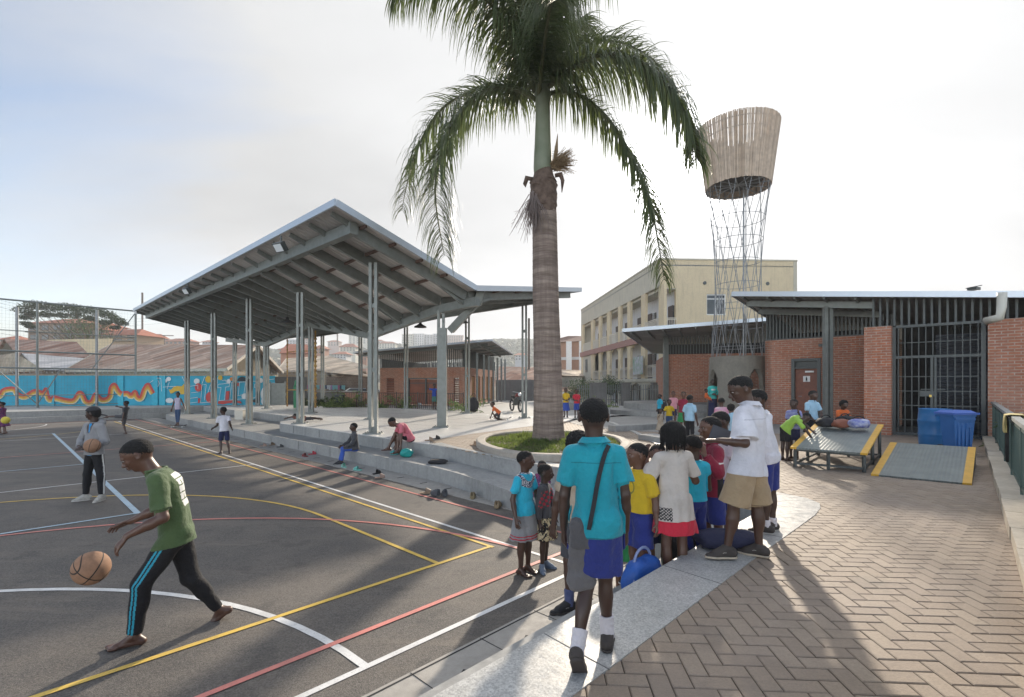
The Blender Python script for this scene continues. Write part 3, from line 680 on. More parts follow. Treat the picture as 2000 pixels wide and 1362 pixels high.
        for i in range(n):
            s = .07+.93*(i/(n-1)); p, d = pos(min(s, .999)); side = d.cross(Vector((0,0,1)))
            if side.length < .25: side = d.cross(Vector((0,1,0)))
            side.normalize(); upv = side.cross(d)
            if upv.z < 0: upv = -upv
            env = llen*(.55+.95*math.sin(math.pi*min(1, s*.85+.12))**.8)*.98
            for sg in (-1, 1):
                for rep in range(2):
                    el = rr.uniform(-.5, .95)*plume; l = env*rr.uniform(.72, 1.08)
                    dr = (side*sg*1.0+upv*el+d*rr.uniform(.35,.8)).normalized(); w = .013+.011*rr.random(); q = p.copy(); K2 = 5; droop = rr.uniform(.34,.75)
                    prev = None; wd = dr.cross(Vector((0,0,1))); wd = wd.normalized() if wd.length > .05 else d
                    for j in range(K2+1):
                        t = j/K2; ww = w*(1-t**1.6)+.0015
                        a, c_ = q-wd*ww, q+wd*ww; V.append(tuple(a)); V.append(tuple(c_))
                        if j: k0 = len(V)-4; F.append((k0, k0+1, k0+3, k0+2))
                        dr = (dr+Vector((0,0,-droop*(.55+t*1.1)))).normalized(); q = q+dr*(l/K2)
        off = parent_loc(fr); o = bpy.data.objects.new('leaflets', mkmesh('leaflets', V, np.array(F), fm, uv=False, off=off)); COL.objects.link(o); o.parent = fr
    Y = Yp
    frond([(1047,195,Y),(1005,172,Y+.1),(955,175,Y+.2),(900,215,Y+.2),(865,290,Y),(850,380,Y-.2),(868,500,Y-.4)], .98, 1, 140)
    frond([(1040,190,Y),(990,172,Y+.9),(925,178,Y+1.8),(860,215,Y+2.3),(815,290,Y+2.4),(795,360,Y+2.3),(785,410,Y+2.2)], .95, 2, 110)
    frond([(1060,190,Y),(1095,178,Y+.3),(1140,190,Y+.5),(1190,235,Y+.6),(1235,310,Y+.5),(1270,400,Y+.2),(1290,500,Y),(1297,545,Y)], .85, 3, 140)
    frond([(1058,185,Y),(1100,145,Y-.3),(1170,108,Y-.6),(1250,120,Y-.9),(1310,175,Y-1.1),(1345,240,Y-1.2),(1362,310,Y-1.2)], 1.1, 4, 150)
    frond([(1058,185,Y),(1090,130,Y+.6),(1150,85,Y+1.4),(1220,85,Y+2.0),(1290,130,Y+2.2),(1330,200,Y+2.2)], 1.0, 5, 110)
    frond([(1045,180,Y),(1010,90,Y-.2),(960,10,Y-.5),(890,-50,Y-.8),(820,-60,Y-1.),(770,-20,Y-1.1)], 1.1, 6, 130)
    frond([(1050,180,Y),(1030,60,Y-.3),(1010,-60,Y-.8),(970,-160,Y-1.2),(900,-220,Y-1.6)], 1.25, 7, 120)
    frond([(1055,180,Y),(1080,60,Y+.2),(1130,-50,Y+.3),(1200,-110,Y+.4),(1290,-120,Y+.4)], 1.2, 8, 120)
    frond([(1052,185,Y-.1),(1060,110,Y-.8),(1070,40,Y-1.6),(1080,-10,Y-2.5),(1085,0,Y-3.4)], .9, 9, 110, .7)
    frond([(1052,185,Y+.1),(1040,110,Y+.8),(1025,40,Y+1.8),(1010,10,Y+3.0),(1000,50,Y+3.8)], 1.0, 10, 110)
    frond([(1056,185,Y+.1),(1085,110,Y+.9),(1115,55,Y+1.9),(1140,50,Y+2.8),(1150,95,Y+3.4)], 1.0, 12, 110)
    frond([(1052,175,Y),(1052,60,Y),(1056,-80,Y+.1),(1070,-230,Y+.2)], 1.15, 11, 110)
    return root
build_palm()
pk = MB(); outer, inner = ring(1.0), ring(.91); n_ = len(outer)
for i in range(n_):
    j = (i+1) % n_; a, b, c, d = outer[i], outer[j], inner[j], inner[i]; z0, z1, bev = .57, .735, .025
    pk.face([(a[0],a[1],z0),(b[0],b[1],z0),(b[0],b[1],z1-bev),(a[0],a[1],z1-bev)])
    def ins(p, q, t): return (p[0]+(q[0]-p[0])*t, p[1]+(q[1]-p[1])*t)
    a2, b2, c2, d2 = ins(a,d,.15), ins(b,c,.15), ins(c,b,.12), ins(d,a,.12)
    pk.face([(a[0],a[1],z1-bev),(b[0],b[1],z1-bev),(b2[0],b2[1],z1),(a2[0],a2[1],z1)]); pk.face([(a2[0],a2[1],z1),(b2[0],b2[1],z1),(c2[0],c2[1],z1),(d2[0],d2[1],z1)])
    pk.face([(d2[0],d2[1],z1),(c2[0],c2[1],z1),(c[0],c[1],z1-bev),(d[0],d[1],z1-bev)]); pk.face([(d[0],d[1],z1-bev),(c[0],c[1],z1-bev),(c[0],c[1],z0),(d[0],d[1],z0)])
tag(pk.build('planter_kerb', M_KERB, loc=(.95,11.5,.6)), 'low buff concrete kerb curving round the palm and its grass', 'kerb')
struct(poly_mb(ring(.92), .655).build('planter_soil', mat('soil', (.09,.065,.04), .95, noise=.3, nscale=20)))
def build_grass():
    rr = random.Random(8); V = []; F = []; rg = ring(.9)
    for i in range(15000):
        x, y = rr.uniform(-1.1, 3.0), rr.uniform(9.0, 14.2)
        if not in_poly(x, y, rg): continue
        near = math.hypot(x-.92, y-12.25) < 1.0
        h = rr.uniform(.03,.075)*(1.9 if near else 1)*(1+.5*math.sin(x*5)*math.sin(y*4)); a = rr.uniform(0, 6.28); w = rr.uniform(.006,.013)*(1.5 if near else 1); lx, ly = rr.gauss(0,.03), rr.gauss(0,.03); k = len(V)
        if math.hypot(x-.92, y-12.25) < .45: continue
        V += [(x-w*math.cos(a), y-w*math.sin(a), .655), (x+w*math.cos(a), y+w*math.sin(a), .655), (x+lx*.5+w*.6*math.cos(a), y+ly*.5+w*.6*math.sin(a), .655+h*.6), (x+lx, y+ly, .655+h)]; F.append((k,k+1,k+2,k+3))
    m, N, L, b = new_mat('grass_blades'); g = N.new('ShaderNodeNewGeometry'); cr = N.new('ShaderNodeValToRGB'); cr.color_ramp.elements[0].color = (.05,.10,.02,1); cr.color_ramp.elements[1].color = (.15,.19,.055,1); L.new(g.outputs['Random Per Island'], cr.inputs[0]); L.new(cr.outputs[0], b.inputs['Base Color']); b.inputs['Roughness'].default_value = .6
    t = N.new('ShaderNodeBsdfTranslucent'); L.new(mixn(N, L, .6, cr.outputs[0], (.26,.32,.07)), t.inputs[0]); ms = N.new('ShaderNodeMixShader'); ms.inputs[0].default_value = .45; L.new(b.outputs[0], ms.inputs[1]); L.new(t.outputs[0], ms.inputs[2]); L.new(ms.outputs[0], N['Material Output'].inputs[0])
    o = bpy.data.objects.new('grass', mkmesh('grass', V, np.array(F), m, uv=False)); COL.objects.link(o); tag(o, 'short green grass and weeds round the palm trunk', 'grass', kind='stuff')
build_grass()
# ---------------------------------------------------------------- lattice tower with reed basket
def build_tower():
    Yt = 19.6; c = Vector(((1441-CX)/FPX*Yt, Yt, .6)); root = thing('lattice_tower', 'tall slender steel lattice tower carrying a flared reed basket on a concrete drum', 'tower', c)
    zf = lambda py: CZ-(py-HY)/FPX*Yt
    # drum with arched openings
    K, H = 120, 40; z0, z1 = .6, 3.12
    def rad(z): return 1.16-.11*(z-z0)/(z1-z0)
    ops = [R(-90+12), R(-90-82), R(90+10), R(-90+115)]
    def hole(a, z):
        for o_ in ops:
            d = (a-o_+math.pi) % (2*math.pi)-math.pi; top = 2.62; w = .40*(1-max(0, (z-.9))/(top-.9)*.45)
            if z < top and abs(d) < w*(1 if z < top-.25 else math.sqrt(max(0, (top-z)/.25))): return True
        return False
    mb = MB(); th = .16
    for k in range(K):
        a, b = 2*math.pi*k/K, 2*math.pi*(k+1)/K; am = (a+b)/2
        for h in range(H):
            za, zb = z0+(z1-z0)*h/H, z0+(z1-z0)*(h+1)/H
            if hole(am, (za+zb)/2): continue
            q = lambda t, z, r: Vector((c.x+(rad(z)-r)*math.cos(t), c.y+(rad(z)-r)*math.sin(t), z))
            mb.face([q(a,za,0), q(b,za,0), q(b,zb,0), q(a,zb,0)]); mb.face([q(b,za,th), q(a,za,th), q(a,zb,th), q(b,zb,th)])
            for (s_, t) in ((-1, a), (1, b)):
                if hole(am+s_*2*math.pi/K, (za+zb)/2): mb.face([q(t,za,0), q(t,zb,0), q(t,zb,th), q(t,za,th)][::s_])
            if h+1 < H and hole(am, zb+.03) : mb.face([q(a,zb,0), q(b,zb,0), q(b,zb,th), q(a,zb,th)])
            if h > 0 and hole(am, za-.03): mb.face([q(b,za,0), q(a,za,0), q(a,za,th), q(b,za,th)])
        q = lambda t, z, r: Vector((c.x+(rad(z)-r)*math.cos(t), c.y+(rad(z)-r)*math.sin(t), z)); mb.face([q(a,z1,0), q(b,z1,0), q(b,z1,.9), q(a,z1,.9)])
    mb.build('drum', concrete_mat('drum_concrete', (.27,.25,.21), (.20,.185,.16), .85), root)
    # cage
    prof = [(3.1,.98),(4.0,.93),(5.0,.87),(5.9,.84),(7.0,.86),(8.0,.93),(9.0,1.05),(9.95,1.19)]
    def rc(z):
        for (a, ra), (b, rb) in zip(prof[:-1], prof[1:]):
            if z <= b: return ra+(rb-ra)*(z-a)/(b-a)
        return prof[-1][1]
    cg = MB(); nrod = 13
    for s_ in (-1, 1):
        for k in range(nrod):
            a0 = 2*math.pi*k/nrod; pts = []
            for i in range(15):
                z = 3.1+(9.95-3.1)*i/14; a = a0+s_*1.35*i/14+.02*math.sin(i*2.1+k); pts.append((c.x+rc(z)*math.cos(a), c.y+rc(z)*math.sin(a), z))
            cg.tube(pts, .0125, 5)
    cg.build('lattice', M_GALV, root)
    for z in (3.5, 4.3, 5.2, 6.0, 6.9, 7.75, 8.6):
        r_ = MB(); r_.tube([(c.x+rc(z)*math.cos(t*math.pi/20), c.y+rc(z)*math.sin(t*math.pi/20), z) for t in range(41)], .011, 5, cap=False); r_.build('hoop', M_GALV, root)
    pp = MB()
    for dx, dy, r_ in ((.18,-.1,.03),(.27,.05,.022),(.42,.2,.02)): pp.tube([(c.x+dx, c.y+dy, 3.1), (c.x+dx, c.y+dy, 9.9)], r_, 8)
    pp.build('riser_pipe', M_GALV, root)
    # basket
    zb0, zb1, r0, r1 = 9.86, 12.27, 1.21, 1.52
    reed = MB(); rr = random.Random(2); ns = 150
    rm, N, L, b = new_mat('reed'); g = N.new('ShaderNodeNewGeometry'); cr = N.new('ShaderNodeValToRGB'); cr.color_ramp.elements[0].color = (.52,.40,.30,1); cr.color_ramp.elements[1].color = (.78,.64,.51,1)
    L.new(g.outputs['Random Per Island'], cr.inputs[0]); n = noisen(N, L, g.outputs['Position'], 5, 5); L.new(mixn(N, L, n, cr.outputs[0], mixn(N, L, .4, cr.outputs[0], (.16,.12,.10))), b.inputs['Base Color']); b.inputs['Roughness'].default_value = .85
    for k in range(ns):
        a = 2*math.pi*k/ns+rr.uniform(-.006,.006); w = rr.uniform(.020,.027); top = zb1+rr.uniform(-.02,.012); bot = zb0+rr.uniform(-.02,.012)
        def rp(z, dr=0): r_ = r0+(r1-r0)*(z-zb0)/(zb1-zb0)+dr; return Vector((c.x+r_*math.cos(a), c.y+r_*math.sin(a), z))
        # double layer below, single and gappy above
        reed.beam(rp(bot), rp(top), w*2, .018, up=(math.cos(a), math.sin(a), 0))
        a += math.pi/ns
        if rr.random() < .97:
            t2 = 11.15+.25*math.sin(a*2.3)+rr.uniform(-.15,.15); t2 = t2 if rr.random() > .35 else zb1-.05
            reed.beam(rp(bot+.02, -.03), rp(t2, -.03), w*2.1, .016, up=(math.cos(a), math.sin(a), 0))
    reed.build('reed_basket', rm, root)
    fr = MB()
    for z, r_ in ((9.9,1.19),(10.8,1.29),(11.7,1.43),(12.05,1.47)): fr.tube([(c.x+r_*math.cos(t*math.pi/20), c.y+r_*math.sin(t*math.pi/20), z) for t in range(41)], .022, 5, cap=False)
    for k in range(12):
        a = math.pi*k/6; fr.tube([(c.x, c.y, 10.0), (c.x+1.19*math.cos(a), c.y+1.19*math.sin(a), 9.92)], .025, 5); fr.tube([(c.x+1.17*math.cos(a), c.y+1.17*math.sin(a), 9.92), (c.x+1.42*math.cos(a), c.y+1.42*math.sin(a), 11.9)], .018, 5)
    fr.build('basket_frame', M_GALV, root)
    tk = MB(); tk.lathe([(.02,10.06),(.88,10.06),(.9,10.1),(.92,11.0),(.85,11.15),(.3,11.3),(.02,11.32)], (c.x, c.y, 0), 28); tk.build('water_tank', mat('tank_dark', (.09,.085,.08), .6), root, smooth=True)
    an = MB(); an.tube([(c.x-.1, c.y, 11.2), (c.x-.1, c.y, 12.75)], .012, 5); an.tube([(c.x-.16, c.y, 12.6), (c.x-.04, c.y, 12.6)], .008, 4); an.build('lightning_rod', M_GALV, root)
build_tower()
# ---------------------------------------------------------------- brick buildings on the right
M_SOFF = sheet_mat('soffit_sheet', (.33,.32,.31), (.26,.25,.24), .19, .5, .3, .3)
M_CORR = sheet_mat('dark_corrugated', (.055,.065,.085), (.04,.045,.055), .12, .6, .1, .2, axis=1)
def wall_slab(mb, p, q, z0, z1, th=.22, side=1):
    """upright slab from p to q; thickness goes to the left (side=1) of p->q"""
    p, q = Vector((p[0], p[1], 0)), Vector((q[0], q[1], 0)); d = (q-p).normalized(); s = Vector((-d.y, d.x, 0))*th*side
    c = [p, q, q+s, p+s] if side > 0 else [p+s, q+s, q, p]
    mb.box8([(v.x, v.y, z0) for v in c]+[(v.x, v.y, z1) for v in c])
def bars(mb, p, q, z0, z1, step, w=.045, d=.02, z0b=None, z1b=None):
    """upright flat bars from p to q; top and bottom may slope"""
    p, q = Vector((p[0], p[1], 0)), Vector((q[0], q[1], 0)); L_ = (q-p).length; n = max(2, int(L_/step)); z0b = z0 if z0b is None else z0b; z1b = z1 if z1b is None else z1b
    a = math.atan2(q.y-p.y, q.x-p.x)
    for i in range(n+1):
        t = i/n; c = p+(q-p)*t; b, tp = z0+(z0b-z0)*t, z1+(z1b-z1)*t; mb.box((c.x, c.y, (b+tp)/2), (w, d, tp-b), a)
def wall_with_holes(mb, p, q, z0, z1, holes, th=.22, side=1):
    """holes: (distance from p, width, sill z, head z); pieces butt end to end"""
    p, q = Vector((p[0], p[1], 0)), Vector((q[0], q[1], 0)); d = (q-p).normalized(); L_ = (q-p).length; x = 0
    for (h0, w, a, b) in sorted(holes):
        if h0 > x: wall_slab(mb, p+d*x, p+d*h0, z0, z1, th, side)
        if a > z0: wall_slab(mb, p+d*h0, p+d*(h0+w), z0, a, th, side)
        if b < z1: wall_slab(mb, p+d*h0, p+d*(h0+w), b, z1, th, side)
        x = h0+w
    if x < L_: wall_slab(mb, p+d*x, q, z0, z1, th, side)
def slab_roof(root, pts, th=.10, fascia=.16, name='roof', rib=None):
    """pts: 3-D corners of the top, anticlockwise from above"""
    pts = [Vector(p) for p in pts]; mb = MB(); dz = Vector((0,0,-th)); n = len(pts)
    mb.face(pts); mb.face([p+dz for p in pts[::-1]])
    for i in range(n): a, b = pts[i], pts[(i+1) % n]; mb.face([a+dz, b+dz, b, a])
    ro = mb.build(name, M_SOFF, root)
    fb = MB(); cen = sum(pts, Vector())/n
    for i in range(n):
        a, b = pts[i], pts[(i+1) % n]; o_ = ((a+b)/2-cen); o_.z = 0; o_ = o_.normalized()*.03; fb.beam(a+o_+Vector((0,0,-.06)), b+o_+Vector((0,0,-.06)), .04, fascia)
    fb.build('fascia', M_FASC, ro); return ro
def build_gate_building():
    root = thing('brick_building', 'red brick building with barred gate, timber door and flat grey overhanging roof at the right', 'building', G(19, 2, .6))
    zr = lambda n, u: 4.2+.128*(u+.7)-.10*(n-17.3)     # underside
    gA, gB = G(17.6, 1.82), G(17.6, -.0); ztop = 3.68
    w = MB(); pil = G(17.42, 2.16); w.box((pil.x, pil.y, (.6+ztop)/2-.0), (.62, .30, ztop-.6), math.atan2(UY, UX)); 
    wall_slab(w, G(17.62, -.10), G(17.62, -9), .3, ztop, .22, -1)
    dA, dB = G(19.3, 2.0), G(19.3, 5.72); L_ = (dB-dA).length
    def s_on(px):      # distance from dA where the wall plane is hit by the pixel column
        r_ = (px-CX)/FPX; d = (dB-dA).normalized(); return (dA.x-r_*dA.y)/(r_*d.y-d.x)
    s0, s1 = s_on(1604), s_on(1547)
    wall_with_holes(w, dA, dB, .5, 3.62, [(s0, s1-s0, .5, 2.93)], .22, -1)
    wall_slab(w, dB, G(26, 5.72), .5, 3.62, .22, -1)
    wall_slab(w, G(17.62, 2.3), G(22.6, 2.3), .5, 3.62, .22, -1)
    w.build('brick_wall', M_BRICK, root)
    # timber door in its steel frame
    d = (dB-dA).normalized(); nrm = Vector((NX, NY, 0)); a, b = dA+d*s0, dA+d*s1; ang = math.atan2(d.y, d.x)
    fr = MB()
    for q, wd in ((a+d*.05, .1), (b-d*.05, .1)): fr.box((q.x+nrm.x*.02, q.y+nrm.y*.02, 1.765), (wd, .26, 2.33), ang)
    c = (a+b)/2; fr.box((c.x+nrm.x*.02, c.y+nrm.y*.02, 2.885), ((b-a).length-.2, .26, .09), ang); fr.box((c.x+nrm.x*.02, c.y+nrm.y*.02, 2.6), ((b-a).length-.2, .22, .05), ang)
    f_ = fr.build('door_frame', M_GREYD, root)
    dr = MB(); dr.box((c.x+nrm.x*.06, c.y+nrm.y*.06, 1.6), ((b-a).length-.2, .05, 1.95), ang)
    for z in (1.0,1.35,1.7,2.05,2.4): dr.box((c.x+nrm.x*.031, c.y+nrm.y*.031, z), ((b-a).length-.24, .012, .012), ang)
    door = dr.build('door', mat('door_wood', (.23,.075,.04), .5, color2=(.16,.05,.03), nscale=9), root)
    tp = MB(); tp.box((c.x+nrm.x*.05, c.y+nrm.y*.05, 2.735), ((b-a).length-.2, .04, .2), ang); tp.build('transom_panel', mat('transom', (.05,.06,.06), .4), root)
    sg = MB(); q = c+nrm*.028; sg.box((q.x, q.y, 2.22), (.21, .012, .2), ang); so = sg.build('toilet_sign', M_WHITE, door)
    pi = MB(); q2 = c+nrm*.018; pi.box((q2.x, q2.y, 2.21), (.045, .008, .09), ang); pi.ball((q2.x, q2.y, 2.277), .02, 8, 6, (1,.3,1)); pi.box((q2.x+d.x*.014, q2.y+d.y*.014, 2.15), (.012,.008,.05), ang); pi.box((q2.x-d.x*.014, q2.y-d.y*.014, 2.15), (.012,.008,.05), ang); pi.build('pictogram', M_DARK, so)
    hd = MB(); q = b-d*.22+nrm*.0; hd.tube([q+Vector((0,0,1.62-.0)), q-nrm*.05+Vector((0,0,1.62)), q-nrm*.05+d*-.1+Vector((0,0,1.62))], .012, 6); hd.build('handle', M_GALV, door)
    cl = MB(); q = a+d*.35+nrm*.0; cl.box((q.x, q.y, 2.47), (.26,.05,.06), ang); cl.build('door_closer', M_WHITE, door)
    # gate with frame
    ga = math.atan2(UY, UX); gf = MB()
    for u in (1.82, -.02): q = G(17.6, u); gf.box((q.x, q.y, 2.13), (.09,.09,3.06), ga)
    for z, h in ((3.66,.07),(2.80,.07),(.66,.06)): q = G(17.6, .9); gf.box((q.x, q.y, z), (1.75,.07,h), ga)
    gate = gf.build('gate_frame', M_GREYD, root)
    b_ = MB(); bars(b_, G(17.6, 1.72), G(17.6, .08), .69, 2.77, .148, .022, .022); bars(b_, G(17.6, 1.72), G(17.6, .08), 2.835, 3.63, .148, .022, .022)
    for z in (1.05, 1.45, 1.85, 2.25, 3.2): q = G(17.585, .9); b_.box((q.x, q.y, z), (1.66,.012,.022), ga)
    b_.build('gate_bars', M_GREYD, root)
    lf = MB()
    for u in (1.0, .92): q = G(17.58, u); lf.box((q.x, q.y, 1.73), (.05,.06,2.06), ga)
    q = G(17.565, 1.1); lf.box((q.x, q.y, 1.78), (.3,.05,.15), ga); q = G(17.54, .98); lf.box((q.x, q.y, 1.9), (.5,.02,.025), ga); lf.build('gate_stile', M_GREYD, root)
    pk_ = MB(); q = G(17.52, 1.02); pk_.box((q.x, q.y, 1.72), (.05,.03,.06), ga); pk_.build('padlock', mat('brass', (.5,.36,.1), .35, .8), root)
    # slatted vents under the roof
    sl = MB(); bars(sl, G(17.66, 2.3), G(17.66, -8.9), 3.70, zr(17.66, 2.3), .16, .05, .03, 3.70, zr(17.66, -8.9)+.9 if False else max(3.72, zr(17.66, -3)-.1)); sl.build('vent_slats', M_GREYD, root)
    sl = MB(); bars(sl, G(19.36, 2.05), G(19.36, 5.68), 3.64, zr(19.36, 2.05)-.1, .108, .05, .03, 3.64, zr(19.36, 5.68)-.1); bars(sl, G(19.4, 5.68), G(25.8, 5.68), 3.64, zr(19.36, 5.68)-.1, .108, .05, .03, 3.64, zr(26,5.6)-.1); sl.build('vent_slats', M_GREYD, root)
    pt = MB()
    for z in (3.66,): 
        wall_slab(pt, G(19.29, 2.0), G(19.29, 5.74), 3.622, 3.66, .26, -1)
    wall_slab(pt, G(19.31, 2.0), G(19.31, 5.74), zr(19.3, 2)-.16, zr(19.3, 2)-.04, .12, -1) if False else None
    pt.build('sill_plate', M_GREYD, root)
    # twin steel post under the eave
    pm = MB()
    for dx in (-.075, .075): q = G(17.95, 3.5); pm.box((q.x+dx, q.y, (.6+zr(17.95,3.5)-.2)/2), (.10,.14,zr(17.95,3.5)-.8), 0)
    pm.build('post', M_GREY, root)
    # eave beams and rafters
    bm = MB(); bm.beam(G(17.95, 2.35, zr(17.95,2.35)-.14), G(17.95, 5.9, zr(17.95,5.9)-.14), .12, .2); bm.beam(G(19.2, 2.35, zr(19.2,2.35)-.16), G(19.2, 5.9, zr(19.2,5.9)-.16), .1, .2)
    for u in (2.7,3.5,4.3,5.1,5.85): bm.beam(G(17.4, u, zr(17.4,u)-.05), G(19.3, u, zr(19.3,u)-.05), .06, .08)
    bm.build('eave_beams', M_GREY, root)
    # dark inside: back and side walls, floor
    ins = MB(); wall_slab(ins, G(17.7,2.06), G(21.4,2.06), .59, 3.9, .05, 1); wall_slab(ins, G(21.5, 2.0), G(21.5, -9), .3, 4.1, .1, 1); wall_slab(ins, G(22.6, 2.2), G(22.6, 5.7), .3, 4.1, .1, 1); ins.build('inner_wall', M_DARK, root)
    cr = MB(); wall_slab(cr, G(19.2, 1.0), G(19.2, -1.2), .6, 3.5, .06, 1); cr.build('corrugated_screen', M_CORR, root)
    pts = [(17.3, 6.15), (17.3, -9.5), (27, -9.5), (27, 6.15)]
    slab_roof(root, [G(n, u, zr(n, u)+.10 if u > -1 else max(zr(n,u)+.1, zr(n,-.7)-.35)) for n, u in pts][::-1] if False else [G(n, u, zr(n, u)+.10) for n, u in [(17.3,6.15),(17.3,-.9),(27,-.9),(27,6.15)]])
    slab_roof(root, [G(n, u, zr(n, -.9)+.10-.02*(-.9-u)) for n, u in [(17.3,-.94),(17.3,-9.5),(27,-9.5),(27,-.94)]], name='roof_extension')
    dp = MB(); p0 = at(1957, 580, 11.85); dp.tube([p0+Vector((0,0,.1)), p0, at(1956,600,11.8), at(1953,620,11.75), at(1950,624,11.8)+Vector((0,.3,0))], .095, 12); dp.build('downpipe', mat('pvc_cream', (.62,.60,.53), .4), root, smooth=True)
    vb = MB(); q = at(1902, 566, 13.2); vb.box((q.x, q.y, q.z+.02), (.22,.2,.07), .4); vb.beam((q.x-.13, q.y, q.z+.05), (q.x+.13, q.y, q.z+.1), .2, .02); vb.build('roof_vent', M_GREYD, root)
    lt = MB(); q = G(19.1, 3.9, 3.35); lt.box(q, (.16,.12,.09), ang); lt.build('wall_light', M_GREYD, root)
build_gate_building()
def build_brick_mid():
    root = thing('brick_building', 'low red brick block with slatted top band behind the lattice tower', 'building', (10, 25, .3))
    A, B = Vector((7.95, 25.2, 0)), Vector((13.4, 23.6, 0)); w = MB(); wall_slab(w, A, B, -.05, 3.56, .22, 1); wall_slab(w, A+Vector((.05,.23,0)), A+Vector((1.5,7,0)), -.05, 3.56, .22, -1); w.build('brick_wall', M_BRICK, root)
    fl = MB(); wall_slab(fl, A+Vector((-.02,-.03,0)), B+Vector((-.02,-.03,0)), -.04, 1.0, .04, -1); fl.build('plinth', M_CONC, root)
    s = MB(); bars(s, A+Vector((.05,.05,0)), B+Vector((0,.05,0)), 3.58, 4.42, .14, .05, .03, 3.58, 4.6); s.build('vent_slats', M_GREYD, root)
    ps = MB(); ps.box((A.x-.08, A.y-.1, 2.2), (.24,.2,4.5)); ps.build('corner_post', M_GREY, root)
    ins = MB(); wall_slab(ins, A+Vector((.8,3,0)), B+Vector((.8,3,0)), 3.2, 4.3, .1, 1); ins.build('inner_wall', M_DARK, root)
    T = at(1217, 643, 22.6); T2 = at(1512, 620, 21.0)
    slab_roof(root, [T, T2, Vector((19,33,4.5)), Vector((10.1,35,4.32))])
    rb = MB()
    for k in range(9):
        a = T+(T2-T)*(k+.5)/9+Vector((.02,.1,-.15)); rb.beam(a, a+(Vector((10.1,35,4.32))-T)*.27, .06, .12)
    rb.build('eave_ribs', M_GREY, root)
build_brick_mid()
